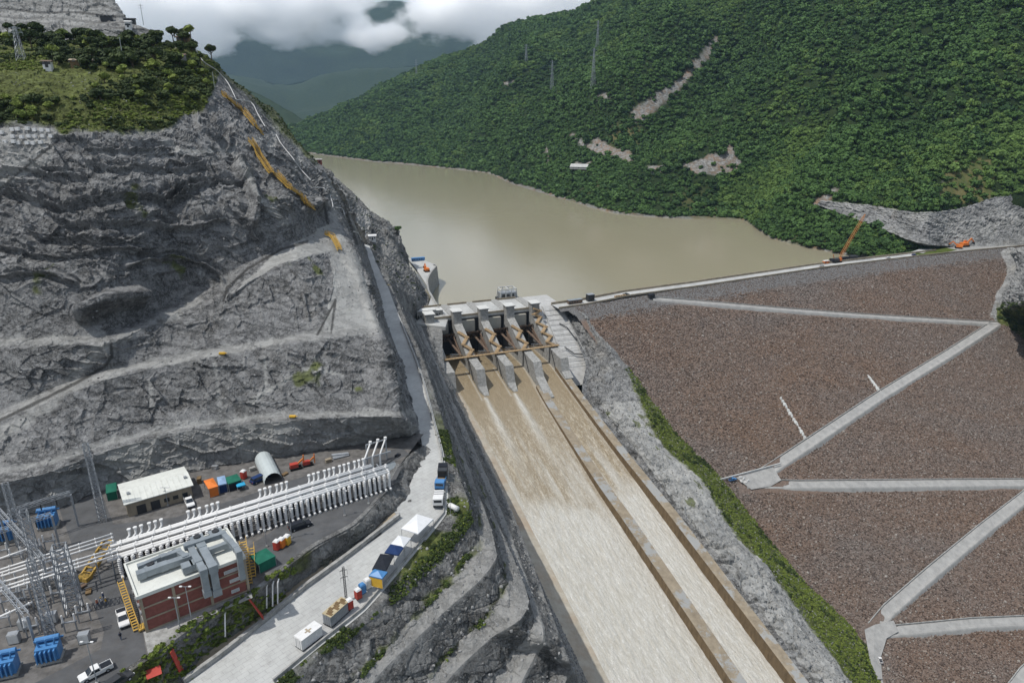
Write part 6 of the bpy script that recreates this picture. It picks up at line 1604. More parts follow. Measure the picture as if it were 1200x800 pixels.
for k, (x_, y_) in enumerate(((867,563),(871,565),(868,568),(873,569),(876,567))):
    q = F(x_, y_, lift=2.35); a_ = MB(); a_.hexa([(-.9, -.4, 0), (.9, -.4, 0), (.9, .4, 0), (-.9, .4, 0), (-.7, -.15, .8), (.7, -.15, .8), (.7, .15, .8), (-.7, .15, .8)]); b_ = a_.build('road_barrier', 'white_paint'); b_.location = q; b_.rotation_euler = (0, 0, k * .9); tag(b_, 'white road barrier beside the blue vehicle on the dam', 'barrier', 'white barriers where the dam roads meet')
pickup('pale pickup parked at the end of the lowest dam road', F(1030, 776, lift=1.6), 1.4, 'white_paint')
m = MB(); rl = [F(840 + 74 * k / 14, 568 - 20 * k / 14, lift=3.2) for k in range(15)]
for a, b in zip(rl[:-1], rl[1:]): m.beam(a, b, .5, .8)
tag(m.build('guard_rail', 'concrete_white'), 'white edge wall along the road junction on the dam', 'barrier')
for lab, (xa, ya), (xb, yb) in (('line of pale marker stones above the dam road junction', (915,467), (943,513)), ('short line of pale marker stones near the slanting road', (1017,441), (1030,458))):
    m = MB()
    for k in range(14):
        f_ = k / 13; q = F(xa + (xb - xa) * f_, ya + (yb - ya) * f_, lift=.7); r_ = .8 + .3 * (k % 3); m.hexa([q + np.array([-r_, -r_, -1]), q + np.array([r_, -r_, -1]), q + np.array([r_, r_, -1]), q + np.array([-r_, r_, -1]), q + np.array([-r_ * .6, -r_ * .5, .4]), q + np.array([r_ * .5, -r_ * .6, .5]), q + np.array([r_ * .6, r_ * .5, .4]), q + np.array([-r_ * .5, r_ * .6, .5])])
    tag(m.build('stones', 'concrete_white'), lab, kind='stuff')
# left platform equipment
for lab, (x_, y_), L_, W_, H_, mat_, rf_ in (('long blue container at the lake end of the left platform', (490,305.5), 12, 3, 2.8, 'blue_paint', 'blue_paint'), ('red and white cabin above the left gate house', (489,362.5), 7, 3, 2.2, 'red_paint', 'white_paint'),
        ('white roofed gate house left of the first pier', (499,371), 13, 6, 5, 'concrete', 'concrete_white'), ('white hut beside the first pier cap', (514,369), 5, 5, 4, 'concrete', 'concrete_white')):
    boxy('site_cabin' if 'hut' not in lab and 'house' not in lab else 'gate_house', lab, 'cabin' if 'house' not in lab else 'building', P(x_, y_, z=7.45), heading(SG(0, 0, 0), SG(0, 1, 0)), L_, W_, H_, mat_, rf_)
excavator('dark red machine near the corner of the curved wall', P(500, 318, z=7.45), 2, 1.4)
t_ = thing('steel_stair', 'ochre steel stair and pipes on the corner of the left abutment', 'stair', SG(-34, -41, -20), heading(SG(0, 0, 0), SG(0, 1, 0)))
for k in range(10):
    z_ = 24 - k * 2.1; y0 = 6 - k * .8; MB().beam((1 + .4 * (k % 2), -y0 * 0 - k * 1.6, z_), (3.6 - .4 * (k % 2), -k * 1.6 - .8, z_ - 1.9), 1.2, .4).build('flight', 'ochre_steel', t_)
    MB().tube((3.8, -k * 1.6 - 1, z_ - 3), (3.8, -k * 1.6 - 1, z_ + 1), .2, n=5).build('post', 'ochre_steel', t_)

# ============================================================ HILL OBJECTS
for lab, bx, by, ty, wd in (('tall transmission tower high on the far ridge', 700, 57, 29, 4.0), ('large transmission tower in the middle of the wooded slope', 693, 106, 64, 4.6), ('transmission tower left of the large one on the slope', 646, 104, 74, 4.0), ('small transmission tower above and left of the large one', 675, 67, 46, 3.6), ('faint transmission tower farthest left on the wooded ridge', 617, 72, 54, 3.6), ('faint transmission tower near the skyline left of the landslide', 488, 88, 72, 3.2)):
    b = hit(bx, by, 'hillside'); h_ = up_to(bx, by, ty, z=b[2]) if False else (by - ty) / 800 * b[1] * 1.02
    lattice('transmission_tower', lab, 'transmission tower', b - np.array([0, 0, 1]), h_, wd * .8, .6, n=8, r=.2, arms=((h_ * .95, wd * 1.5), (h_ * .82, wd * 1.9), (h_ * .69, wd * 1.7)))
def hill_house(label, px, py, L_, W_, H_, wallm, roofm, sheetn='rock_cliff', rz=.2, lift=0):
    b = hit(px, py, sheetn); t_ = thing('small_house', label, 'house', b + np.array([0, 0, lift]), rz)
    MB().box(-L_ / 2, L_ / 2, -W_ / 2, W_ / 2, -1.5, H_).build('wall', wallm, t_)
    m = MB(); o_ = .5; m.add([(-L_ / 2 - o_, -W_ / 2 - o_, H_), (L_ / 2 + o_, -W_ / 2 - o_, H_), (L_ / 2 + o_, W_ / 2 + o_, H_), (-L_ / 2 - o_, W_ / 2 + o_, H_), (-L_ / 2 - o_, 0, H_ + W_ * .2), (L_ / 2 + o_, 0, H_ + W_ * .2)], [(0, 1, 5, 4), (2, 3, 4, 5), (0, 4, 3), (1, 2, 5), (3, 2, 1, 0)]); m.build('roof', roofm, t_)
    MB().box(-.5, .5, -W_ / 2 - .05, -W_ / 2, 0, 2.0).build('door', 'dark_steel', t_)
    for x_ in (-L_ * .32, L_ * .32): MB().box(x_ - .5, x_ + .5, -W_ / 2 - .05, -W_ / 2, 1.0, 1.9).build('window', 'glass_dark', t_)
hill_house('low open shed with a tan roof in the trees above the meadow', 98, 77, 7, 3, 1.5, 'wood', 'concrete_tan', lift=.2)
hill_house('tiny white hut at the left edge of the trees above the meadow', 57, 80, 2.6, 2.2, 2.0, 'white_paint', 'rust_steel', lift=.5)
hill_house('small white house with rusty roof half hidden by trees near the ridge', 212, 71, 4.5, 3, 1.8, 'concrete', 'rust_steel', lift=.3)
hill_house('flat brown hut on the ridge top between the two masts', 218, 50, 5, 3, 2.2, 'wood', 'rust_steel', lift=1)
hill_house('red block wall hut on the ridge above the lake', 372, 193, 9, 4, 3, 'brick_red', 'concrete', 'rocky_spur', lift=1)
hill_house('small white hut on the rock spur over the road', 438, 283, 5, 4, 3, 'white_paint', 'white_paint', 'rocky_spur', lift=1)
hill_house('large pale roofed shed on the wooded shore across the lake', 678, 198, 30, 22, 2.5, 'concrete', 'concrete_pale', 'hillside', -.3, 3)
hill_house('small white building high on the wooded ridge', 597, 98, 13, 8, 2.5, 'concrete', 'concrete_pale', 'hillside', 0, 4)
for lab, x_, y_ in (('long dark building on the lower berm of the pale slope', 126, 23), ('dark building on the berm at the end of the pale slope', 152, 25)): hill_house(lab, x_, y_, 6, 3, 1.6, 'dark_steel', 'dark_steel', 'terraced_slope', .2, .3)
hill_house('small white hut on the lowest berm of the pale slope', 151, 36, 3, 3, 3, 'white_paint', 'white_paint', 'terraced_slope', .2, 1)
def mast(label, px, py, pyt, sheetn='rock_cliff', cross=True, Y=None):
    b = hit(px, py, sheetn) if Y is None else P(px, py, Y=Y); h_ = (py - pyt) / 800 * b[1] * 1.02
    t_ = thing('utility_pole', label, 'pole', b - np.array([0, 0, .5]), .3); MB().tube((0, 0, 0), (0, 0, h_), .16, .1, n=6).build('pole', 'galv_steel', t_)
    if cross:
        for z_ in (h_ * .93, h_ * .8): MB().beam((-1, 0, z_), (1, 0, z_), .12, .12).build('crossarm', 'galv_steel', t_)
mast('utility pole on the ridge crest right of the lone tree', 231, 52, 27); mast('thin pole against the sky above the end of the pale slope', 168, 28, 8, cross=True)
mast('short thin pole left of the lone tree on the ridge', 190, 42, 28, cross=False); mast('thin pole standing in the bushes in the middle of the hill', 146, 75, 47, cross=False)
mast('thin white pole at the right edge of the bushes', 253, 105, 86, cross=False); mast('thin mast on the rocky spur above the lake', 434, 252, 236, 'rocky_spur', False)
b = hit(27, 71, 'rock_cliff'); lattice('lattice_mast', 'lattice mast in the bushes at the far left of the hill', 'mast', b, 11.5, 1.3, .4, n=6, r=.06, arms=((11, 2), (9.6, 2.4)), rz=.2)
# stairs down the ridge
def on_line(pts, sheetn, lift, n=8):
    out = []
    for (x0, y0), (x1, y1) in zip(pts[:-1], pts[1:]):
        for k in range(n): out.append(hit(x0 + (x1 - x0) * k / n, y0 + (y1 - y0) * k / n, sheetn))
    out.append(hit(*pts[-1], sheetn)); out = np.array(out)
    for _ in range(3): out[1:-1] = (out[:-2] + out[1:-1] * 2 + out[2:]) / 4
    return out + np.array([0, -.6, lift])
def stair_run(label, pts, wd=2.0, mat='stair_yellow', n=8):
    wd *= .62
    L_ = on_line(pts, 'rock_cliff', 1.2, n); o0 = L_[0].copy(); t_ = thing('steel_stair', label, 'stair', o0)
    m1, m2, m3 = MB(), MB(), MB()
    for a, b in zip(L_[:-1], L_[1:]):
        a, b = Vector(a - o0), Vector(b - o0); d = b - a
        if d.length < .3: continue
        s = d.cross(Vector((0, 0, 1))).normalized() * wd / 2
        for e in (-1, 1): m1.beam(a + s * e, b + s * e, .2, .45); m3.beam(a + s * e + Vector((0, 0, 1.1)), b + s * e + Vector((0, 0, 1.1)), .14, .14); m3.beam(a + s * e, a + s * e + Vector((0, 0, 1.1)), .12, .12)
        k_ = max(2, int(d.length / .9))
        for j in range(k_): c = a + d * (j / k_); m2.beam(c - s, c + s, .75, .12)
    m1.build('stringer', mat, t_); m2.build('treads', mat, t_); m3.build('handrail', mat, t_)
stair_run('uppermost ochre stair on the ridge, starting below the bushes', [(262,112),(275,125),(287,133),(310,161)], 2.6)
stair_run('ochre stair on the ridge between the pale ledge and the gully', [(296,168),(306,186),(320,207)], 2.8)
stair_run('long ochre stair running down to the dark gully', [(325,207),(340,222),(355,234),(368,250)], 3.0)
stair_run('short yellow stair at the head of the pale apron', [(382,276),(391,279),(400,296)], 2.4, n=6)
# white water pipes along the ridge
def pipe_run(label, pts, r, sheets=('rock_cliff',), n=5):
    out = []
    for (x0, y0), (x1, y1) in zip(pts[:-1], pts[1:]):
        for k in range(n): out.append(hit(x0 + (x1 - x0) * k / n, y0 + (y1 - y0) * k / n, *sheets))
    out.append(hit(*pts[-1], *sheets)); L_ = np.array(out)
    for _ in range(2): L_[1:-1] = (L_[:-2] + L_[1:-1] * 2 + L_[2:]) / 4
    L_ = L_ + np.array([0, -.8, 1.2]); o0 = L_[0].copy(); t_ = thing('water_pipe', label, 'pipe', o0); m = MB().path([q - o0 for q in L_], r, 5); m.build('pipe', 'pipe_grey', t_)
    m = MB()
    for q in L_[::3]: m.beam(q - o0 - np.array([0, 0, 1.6]), q - o0, .15, .15)
    m.build('support', 'galv_steel', t_)
two = ('rock_cliff', 'rocky_spur')
pipe_run('white pipe down the ridge from the top hut to the first bend', [(231,60),(240,75),(255,85),(268,97),(279,119)], .2)
pipe_run('white pipe from the bend down to the pale saddle', [(279,120),(296,121),(304,136),(312,152)], .2)
pipe_run('white pipe below the saddle along the gully', [(325,160),(333,175),(345,188),(353,200),(366,214)], .2, two)
pipe_run('white pipe bending over the pale bench', [(368,222),(380,222),(388,230),(392,245)], .2, two)
pipe_run('white pipe on the second pale bench near the lake', [(395,245),(402,246),(407,258)], .2, two)
pipe_run('short white pipe above the road near the spur', [(415,273),(422,274),(425,283)], .2, two)
# square anchor plates on the upper left wall
for r_, (y_, xs) in enumerate(((151,(15,23,34,42,50,58)),(159,(17,25,34,42,52,60)),(166,(8,16,24,32,40,48)),(154,(4,)))):
    for x_ in xs:
        b = hit(x_, y_, 'rock_cliff'); a_ = MB().box(-.55, .55, -.5, .25, -.5, .5).build('anchor_plate', 'white_paint'); a_.location = b + np.array([0, -.3, 0]); tag(a_, 'small white square anchor plate on the upper left rock wall', 'anchor plate', 'white anchor plates on the upper left wall')
# small yellow things on the benches
for lab, x_, y_ in (('yellow site pump on the long ledge above the pipe rows', 343, 488), ('yellow crate on the upper ledge path', 261, 414)):
    b = hit(x_, y_, 'rock_cliff'); t_ = thing('site_pump', lab, 'pump', b + np.array([0, 0, .1]), 0, None, .6); MB().box(-1.4, 1.4, -.6, .6, .2, 1.0).build('housing', 'yellow_paint', t_); MB().tube((1.4, 0, .6), (2.3, 0, .6), .2, n=8).build('nozzle', 'yellow_paint', t_); MB().box(-1.5, 1.5, -.5, .5, 0, .2).build('skid', 'dark_steel', t_)

# ============================================================ VEGETATION
def leaf_cloud(n, lobes, size, squash=.85, core=True, seed=0, flatten=1.0):
    r_ = np.random.default_rng(seed); vs, fs = [], []
    lob = []
    for k in range(lobes):
        a = r_.uniform(0, 6.283); rr = r_.uniform(.15, .62) if k else 0
        lob.append((np.array([rr * math.cos(a), rr * math.sin(a), r_.uniform(-.15, .35) * squash]), r_.uniform(.34, .55)))
    for k in range(n):
        c, rad = lob[r_.integers(len(lob))]
        d = r_.normal(size=3); d /= np.linalg.norm(d); d[2] = abs(d[2]) * 1.0 if r_.random() < .8 else d[2]
        p_ = c + d * rad * r_.uniform(.78, 1.08) * np.array([1, 1, squash])
        nrm = d + r_.normal(size=3) * .45; nrm /= np.linalg.norm(nrm)
        u = np.cross(nrm, [0, 0, 1.0]); u /= np.linalg.norm(u) + 1e-6; v = np.cross(nrm, u); s = size * r_.uniform(.6, 1.3); an = r_.uniform(0, 3.14)
        uu = u * math.cos(an) + v * math.sin(an); v2 = -u * math.sin(an) + v * math.cos(an); b = len(vs)
        vs += [p_ - uu * s - v2 * s * .5, p_ + uu * s * .3 - v2 * s * .7, p_ + uu * s + v2 * s * .4 + nrm * s * .15, p_ - uu * s * .35 + v2 * s * .75]; fs.append((b, b + 1, b + 2, b + 3))
    if core:
        for c, rad in lob:
            b = len(vs); rr = rad * .8
            ring = [(math.cos(a) * rr, math.sin(a) * rr) for a in np.arange(6) * 1.047]
            vs += [c + np.array([0, 0, -rr * squash])] + [c + np.array([x, y, -rr * .3 * squash]) for x, y in ring] + [c + np.array([x * .85, y * .85, rr * .45 * squash]) for x, y in ring] + [c + np.array([0, 0, rr * .95 * squash])]
            for i in range(6): j = (i + 1) % 6; fs += [(b, b + 1 + j, b + 1 + i), (b + 1 + i, b + 1 + j, b + 7 + j, b + 7 + i), (b + 7 + i, b + 7 + j, b + 13)]
    return [tuple(q) for q in vs], fs
def proto(name, vs, fs, mat, coll):
    me = bpy.data.meshes.new(name); me.from_pydata(vs, [], fs); me.materials.append(MATS[mat]); me.update(); o_ = bpy.data.objects.new(name, me); coll.objects.link(o_); return o_
pc_for = bpy.data.collections.new('crown_kinds')
for k in range(6):
    vs, fs = leaf_cloud(150, 4 + k % 3, .19, .85, True, 300 + k)
    proto('crown', [(x, y, z + .35) for x, y, z in vs], fs, 'leaf_forest', pc_for)
pc_lfor = bpy.data.collections.new('sunlit_crown_kinds')
for k in range(5):
    vs, fs = leaf_cloud(150, 4 + k % 3, .19, .85, True, 360 + k); proto('crown', [(x, y, z + .35) for x, y, z in vs], fs, 'leaf_forest_sunlit', pc_lfor)
pc_grass = bpy.data.collections.new('grass_kinds')
for k in range(3):
    vs, fs = leaf_cloud(60, 3, .22, .5, False, 380 + k); proto('tuft', vs, fs, 'leaf_grass', pc_grass)
pc_bush = bpy.data.collections.new('bush_kinds')
for k in range(4):
    vs, fs = leaf_cloud(110, 3 + k % 2, .2, .7, True, 330 + k); proto('bush', [(x, y, z + .2) for x, y, z in vs], fs, 'leaf_bright', pc_bush)
pc_dbush = bpy.data.collections.new('dark_bush_kinds')
for k in range(4):
    vs, fs = leaf_cloud(140, 4, .17, .8, True, 340 + k); proto('bush', [(x, y, z + .3) for x, y, z in vs], fs, 'leaf_dark', pc_dbush)
def rockmesh(seed, mat, coll):
    r_ = np.random.default_rng(seed); n = 10; vs = []
    vs = [(0, 0, -.6)] + [(math.cos(a) * r_.uniform(.7, 1.1), math.sin(a) * r_.uniform(.6, 1.0), r_.uniform(-.3, .1)) for a in np.arange(5) * 1.2566] + [(math.cos(a + .6) * r_.uniform(.35, .7), math.sin(a + .6) * r_.uniform(.3, .7), r_.uniform(.35, .6)) for a in np.arange(5) * 1.2566] + [(r_.uniform(-.2, .2), r_.uniform(-.2, .2), .62)]
    fs = []
    for i in range(5): j = (i + 1) % 5; fs += [(0, 1 + j, 1 + i), (1 + i, 1 + j, 6 + i), (1 + j, 6 + j, 6 + i), (6 + i, 6 + j, 11)]
    proto('rock', vs, fs, mat, coll)
pc_rock = bpy.data.collections.new('rock_kinds')
for k in range(6): rockmesh(400 + k, 'riprap_rock', pc_rock)

# riprap on the dam face
berm_polys = [(b_[0], b_[1] * .5) for b_ in berms]
def dam_ok(cx, cy, c):
    ok = np.ones(cx.shape, bool)
    f_ = 800.0 / np.maximum(c[:, 1] * CP - (c[:, 2] - CAM_H) * SP, 1)
    for ln_, hw in berm_polys: ok &= linedist(cx, cy, ln_) > hw * f_ * 1.0 + 1.2
    ok &= cx > np.interp(cy, r4y, r4x) - 2
    return ok
pp, nn_, ar = scatter('dam_face', 130000, dam_ok, view=(-20, 1260, -60, 860))
sz = rng.uniform(.32, .78, len(pp)) * np.where(rng.random(len(pp)) > .96, 1.6, 1.0)
gd_ = 8.0 - pp[:, 2]; sz = np.where(gd_ < 6.5 + 2 * fbm(pp, 14, 3, 181), sz * .55, sz)
instancer('riprap', pp + np.array([0, 0, .15]), sz, pc_rock, 'brown and grey broken rock covering the dam face', 1.2)
# loose blocks on rock shelf and benches
pc_blk = bpy.data.collections.new('block_kinds')
for k in range(4): rockmesh(420 + k, 'gravel_rock', pc_blk)
for nm, cnt, lo, hi in (('rock_benches', 5000, .15, .6), ('rock_shelf', 5000, .15, .6), ('rock_cliff', 7000, .12, .5)):
    s_ = SHEETS[nm]; pp, nn_, _ = scatter(nm, cnt); instancer('loose_rock', pp, rng.uniform(lo, hi, len(pp)), pc_blk, {'rock_benches': 'loose blocks lying on the benches', 'rock_shelf': 'loose blocks on the pale rock shelf', 'rock_cliff': 'loose blocks caught on the rock cut'}[nm], 1.2)

# forest across the lake
def hill_ok(cx, cy, c):
    sc_ = scars(cx, cy) > .12; wob = fbm(c, 28, 3, 531); cx = cx + wob * 9; cy = cy + wob * 6; hs = np.sin(c[:, 0] * 1.37 + c[:, 1] * 2.11)
    g = sc_ & (hs < .985)
    g |= inpoly(cx, cy, [(1104,200),(1128,180),(1162,182),(1172,205),(1166,240),(1142,246),(1104,244),(1096,225)]) & (hs < .55)
    g |= inpoly(cx, cy, rockpoly)
    g |= (c[:, 2] < WATER + 1.5)
    return ~g
pp, nn_, ar = scatter('hillside', 115000, hill_ok, view=(-60, 1270, -50, 330))
pp2, _, _ = scatter('hillside', 9000, hill_ok, view=(840, 1270, 150, 305)); pp = np.concatenate([pp, pp2])
far_ = np.clip((pp[:, 1] - 700) / 1500, 0, 1)
sz = np.clip(np.exp(rng.normal(1.42, .38, len(pp))), 2.0, 11.0) * (1 + .3 * far_) * (1 + .35 * fbm(pp, 60, 3, 501))
pxs, pys, _ = proj(pp)
light = (fbm(pp, 110, 4, 503) + rng.normal(0, .12, len(pp)) > .20)
low = inpoly(pxs, pys, [(1000,228),(1060,215),(1110,235),(1165,236),(1200,225),(1200,190),(1120,170),(1020,190)])
light |= low & (rng.random(len(pp)) < .5)
instancer('forest', pp[~light] - np.array([0, 0, .8]), sz[~light], pc_for, 'dense dark green forest covering the far hillside', .12)
instancer('forest', pp[light] - np.array([0, 0, .8]), sz[light] * .85, pc_lfor, 'woodland patches coloured a lighter, sunlit green among the dark forest', .12)
# trees told apart: the wooded point by the dam, and the hilltop on the left
def tree_kind(seed, label, h, r, matname, lobes=5, n=420, leaf=.17):
    t_ = thing('tree', label, 'tree', (0, 0, -400), 0)
    rr = np.random.default_rng(seed); m = MB(); m.tube((0, 0, -.6), (.15, .1, h * .5), r * .09, r * .05, n=7)
    for k in range(5):
        a = k * 1.26 + rr.uniform(-.3, .3); z0 = h * rr.uniform(.35, .55); m.tube((.1, .07, z0), (math.cos(a) * r * .55, math.sin(a) * r * .55, z0 + h * .25), r * .045, r * .015, n=5)
    m.build('trunk', 'bark', t_)
    vs, fs = leaf_cloud(n, lobes, leaf, .8, True, seed); c = MB(); c.add([(x * r, y * r, z * r * .9 + h * .68) for x, y, z in vs], fs); c.build('crown', matname, t_)
    return t_
kinds = [tree_kind(600, 'x', 4.2, 3.0, 'leaf_dark'), tree_kind(601, 'x', 3.2, 2.9, 'leaf_dark', 4), tree_kind(602, 'x', 3.6, 2.8, 'leaf_bright', 4), tree_kind(603, 'x', 6.5, 2.8, 'leaf_dark', 7)]
bigk = [tree_kind(610, 'x', 9, 5.2, 'leaf_forest', 6), tree_kind(611, 'x', 11, 6.0, 'leaf_forest', 6), tree_kind(612, 'x', 8, 4.6, 'leaf_forest', 5)]
used = {}
def plant(kind, loc_, label, group, sc=None):
    if group and 'left hill' in group and kind in kinds: label = label + [', broad dark crown', ', low dark crown', ', bright green crown', ', tall lumpy crown'][kinds.index(kind)]; group = group + [' with broad dark crowns', ' with low dark crowns', ' with bright crowns', ' with tall crowns'][kinds.index(kind)]
    sc = sc or random.uniform(.75, 1.25); rz = random.uniform(0, 6.28)
    if kind.name not in used:
        used[kind.name] = 1; kind.location = [float(v) for v in loc_]; kind.rotation_euler = (0, 0, rz); kind.scale = (sc,) * 3; tag(kind, label, 'tree', group); return kind
    return dup(kind, loc_, rz, label, group, sc)
rows_h = [((-5, 232), (40, 58), 64, 'dark leafy tree in the belt along the top of the left hill', 'trees along the top of the left hill'), ((60, 250), (56, 82), 60, 'dark tree on the upper part of the left hill', 'trees on the upper left hill'),
          ((95, 250), (78, 118), 46, 'green tree above the brown bare patch on the left hill', 'trees in the middle of the left hill'), ((-10, 75), (118, 142), 22, 'dark tree at the lower left edge of the meadow', 'trees below the meadow')]
def topok(x_, y_):
    if x_ > 235 and y_ < 52 + (x_ - 235) * 1.2: return False
    if x_ > 232 and y_ > 108: return False
    return not inpoly(np.array([x_]), np.array([y_]), [(0,78),(110,82),(100,112),(60,118),(0,116)])[0]
for (x0, x1), (y0, y1), cnt, lab, grp_ in rows_h:
    for _ in range(cnt):
        x_, y_ = random.uniform(x0, x1), random.uniform(y0, y1)
        if not topok(x_, y_): continue
        b = hit(x_, y_, 'rock_cliff'); plant(kinds[random.choice([0, 1, 3, 0, 2])] if y_ < 80 else kinds[random.choice([1, 2, 2])], b - np.array([0, 0, .6]), lab, grp_, random.uniform(.7, 1.3) * (1.0 if y_ < 80 else .8))
t_ = plant(kinds[3], hit(204, 51, 'rock_cliff'), 'lone tall tree standing against the sky on the left ridge', None, 1.15)
plant(bigk[2], hit(465, 272, 'rocky_spur') + np.array([1, 2, -2]), 'round dark tree on the tip of the rock spur over the lake', None, .9)
cnt = 0
shore = [(1075,290),(1040,282),(1000,262),(960,248),(900,268),(930,287),(978,299),(1030,302)]
while cnt < 130:
    x_, y_ = random.uniform(890, 1080), random.uniform(240, 302)
    if not inpoly(np.array([x_]), np.array([y_]), shore)[0]: continue
    b = hit(x_, y_, 'hillside'); plant(random.choice(bigk), b - np.array([0, 0, 1]), 'dark round tree on the wooded point beside the far end of the dam', 'trees on the wooded point by the dam', random.uniform(.6, .95)); cnt += 1
# shrubs on the left hill and grass
def grassy(cx, cy, c): return (cy < np.interp(cx, [-200, 0, 60, 75, 90, 130, 190, 215, 238, 250, 262], [146, 146, 146, 158, 150, 155, 152, 138, 128, 105, 70])) & (cy > 34)
def bushy(cx, cy, c): return grassy(cx, cy, c) & ~inpoly(cx, cy, [(-200,80),(110,84),(104,112),(60,118),(-200,116)])
pp, _, _ = scatter('rock_cliff', 9000, bushy); pp = pp[fbm(pp, 16, 3, 513) + .4 * fbm(pp, 5, 2, 514) > -.12]; dk = fbm(pp, 9, 3, 511) > -.05
instancer('shrubs', pp[dk], rng.uniform(.5, 1.6, dk.sum()), pc_dbush, 'dark shrubs covering the left hill', .2); instancer('shrubs', pp[~dk], rng.uniform(.4, 1.1, (~dk).sum()), pc_bush, 'bright green shrubs covering the left hill', .2)
pp, _, _ = scatter('rock_cliff', 5000, grassy); instancer('tall_grass', pp, rng.uniform(.25, .6, len(pp)), pc_grass, 'rough grass on the left hill', .3)
def ridge_green(cx, cy, c): return linedist(cx, cy, [(242,66),(300,114),(335,152),(372,186)]) < 5
pp, _, _ = scatter('rock_cliff', 350, ridge_green); instancer('shrubs', pp, rng.uniform(.4, 1.3, len(pp)), pc_dbush, 'shrubs along the ridge line', .2)
# strip between rock shelf and dam face
vs_ = SHEETS['rock_shelf']['col'][:, 0]
def strip_ok(cx, cy, c):
    lo = np.interp(cy, [q[1] for q in R3px], [q[0] for q in R3px]); hi = np.interp(cy, r4y, r4x)
    return (cy > 432) & (cx > lo + 1) & (cx < hi + 3)
pp, _, _ = scatter('rock_shelf', 9000, strip_ok); dk = fbm(pp, 10, 3, 523) + rng.normal(0, .15, len(pp)) > .38
instancer('shrubs', pp[dk], rng.uniform(.35, 1.5, dk.sum()), pc_dbush, 'dark bushes in the green strip along the dam face', .25)
instancer('shrubs', pp[~dk], rng.uniform(.3, .9, (~dk).sum()), pc_bush, 'bright green scrub strip along the dam face', .25)
def strip_n(cx, cy, c): return (fbm(c, 9, 3, 171) > .35) & (cy > 460) & ~strip_ok(cx, cy, c)
# road shoulder scrub, cut scrub, bench lines
def sh_ok(cx, cy, c):
    col = fbm(c, 8, 4, 51); d1 = linedist(cx, cy, [(330,798),(380,765),(432,716),(470,690),(520,640),(548,608)]); d2 = linedist(cx, cy, [(530,598),(530,560),(518,510)]); d3 = linedist(cx, cy, [(330,900),(415,800),(480,729),(530,675),(556,640)]); d4 = linedist(cx, cy, [(499,798),(545,747),(565,730)])
    return ((d1 < 9) & (col > -.12)) | ((d2 < 7) & (col > -.1)) | ((d3 < 3) & (col > .12)) | ((d4 < 3) & (col > .2))
pp, _, _ = scatter('rock_benches', 2600, sh_ok, view=(150, 700, 400, 880)); pk = rng.random(len(pp)) < .35
instancer('shrubs', pp[pk], rng.uniform(.2, .8, pk.sum()), pc_dbush, 'dark low shrubs along the road edge', .3); instancer('shrubs', pp[~pk], rng.uniform(.12, .45, (~pk).sum()), pc_bush, 'weeds and low scrub along the road edge and benches', .3)
def cut_ok(cx, cy, c): return (cx < 345) & (fbm(c, 5, 4, 91) > -.15) | (cx < 250)
pp, _, _ = scatter('rock_cut', 900, cut_ok, view=(60, 480, 500, 880)); instancer('shrubs', pp, rng.uniform(.2, .85, len(pp)), pc_bush, 'green bushes hanging on the low rock cut', .3)
pp, _, _ = scatter('rock_abutment', 900, lambda cx, cy, c: (cy > 356) & (cx > 1170)); instancer('shrubs', pp, rng.uniform(1.0, 3.2, len(pp)), pc_dbush, 'dark scrub at the right end of the dam', .2)
pp, _, _ = scatter('rocky_spur', 500, lambda cx, cy, c: fbm(c, 10, 3, 81) > .15); instancer('shrubs', pp, rng.uniform(.3, 1.2, len(pp)), pc_dbush, 'low scrub on the rocky spur', .2)

# air between here and the mountains, clouds beyond it
hz = MB().box(-7800, 7800, -300, 8300, -172, 1150); t_ = hz.build('haze', 'white_paint'); tag(t_, kind='stuff'); t_.data.materials.clear()
hm = bpy.data.materials.new('haze'); hm.use_nodes = True; hn, hl = hm.node_tree.nodes, hm.node_tree.links; hn.remove(hn['Principled BSDF'])
pv = hn.new('ShaderNodeVolumePrincipled'); pv.inputs['Density'].default_value = 2.9e-5; pv.inputs['Color'].default_value = (.50, .72, 1.0, 1); pv.inputs['Anisotropy'].default_value = .2
hl.new(pv.outputs[0], hn['Material Output'].inputs['Volume']); t_.data.materials.append(hm)

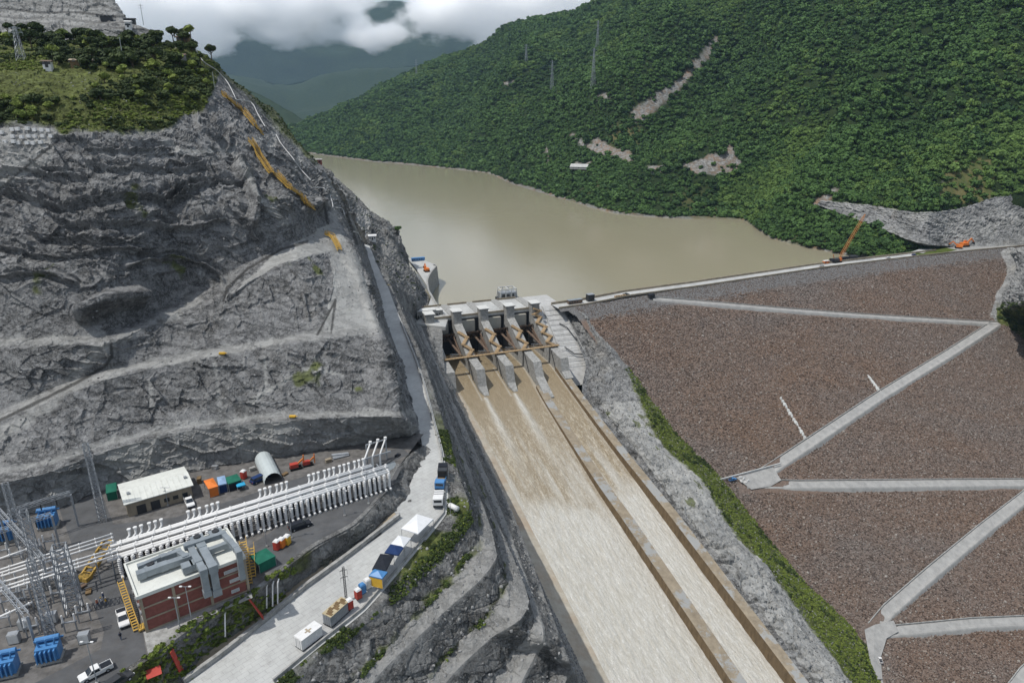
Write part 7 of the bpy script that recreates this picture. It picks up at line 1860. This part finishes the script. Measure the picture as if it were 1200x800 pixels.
cl = MB().box(-5600, 2400, 8420, 8960, 430, 1900).build('clouds', 'white_paint'); tag(cl, kind='stuff', label='white cloud bank hanging over the dark mountain'); cl.data.materials.clear()
cm = bpy.data.materials.new('cloud'); cm.use_nodes = True; cn_, cl_ = cm.node_tree.nodes, cm.node_tree.links; cn_.remove(cn_['Principled BSDF'])
g_ = cn_.new('ShaderNodeNewGeometry'); sp_ = cn_.new('ShaderNodeSeparateXYZ'); cl_.new(g_.outputs['Position'], sp_.inputs[0])
def cnoise(sc, det, loc_):
    mp_ = cn_.new('ShaderNodeMapping'); mp_.inputs['Scale'].default_value = sc; mp_.inputs['Location'].default_value = loc_; cl_.new(g_.outputs['Position'], mp_.inputs['Vector'])
    n_ = cn_.new('ShaderNodeTexNoise'); n_.inputs['Scale'].default_value = 1; n_.inputs['Detail'].default_value = det; n_.inputs['Roughness'].default_value = .55; cl_.new(mp_.outputs['Vector'], n_.inputs['Vector']); return n_.outputs['Fac']
def cmath(op, a, b, c=None):
    m_ = cn_.new('ShaderNodeMath'); m_.operation = op
    for k, v in enumerate((a, b) if c is None else (a, b, c)):
        if hasattr(v, 'is_output'): cl_.new(v, m_.inputs[k])
        else: m_.inputs[k].default_value = v
    return m_.outputs[0]
big_ = cnoise((1 / 900, 1 / 900, 1 / 520), 5, (3.1, 0, 1.7)); 
hg = cmath('MULTIPLY', cmath('SUBTRACT', sp_.outputs['Z'], 700.0), 1 / 1000)
hg2 = cmath('MULTIPLY', cmath('SUBTRACT', 1500.0, sp_.outputs['Z']), 1 / 1600)
tot = cmath('ADD', cmath('SUBTRACT', big_, .54), cmath('MINIMUM', cmath('MINIMUM', hg, hg2), .12))
den = cmath('MULTIPLY', cmath('MINIMUM', cmath('MAXIMUM', cmath('MULTIPLY', tot, 11.0), 0.0), 1.0), .014)
pv2 = cn_.new('ShaderNodeVolumePrincipled'); pv2.inputs['Color'].default_value = (1, 1, 1, 1); pv2.inputs['Anisotropy'].default_value = 0.0
cl_.new(den, pv2.inputs['Density']); cl_.new(pv2.outputs[0], cn_['Material Output'].inputs['Volume']); cl.data.materials.append(cm)
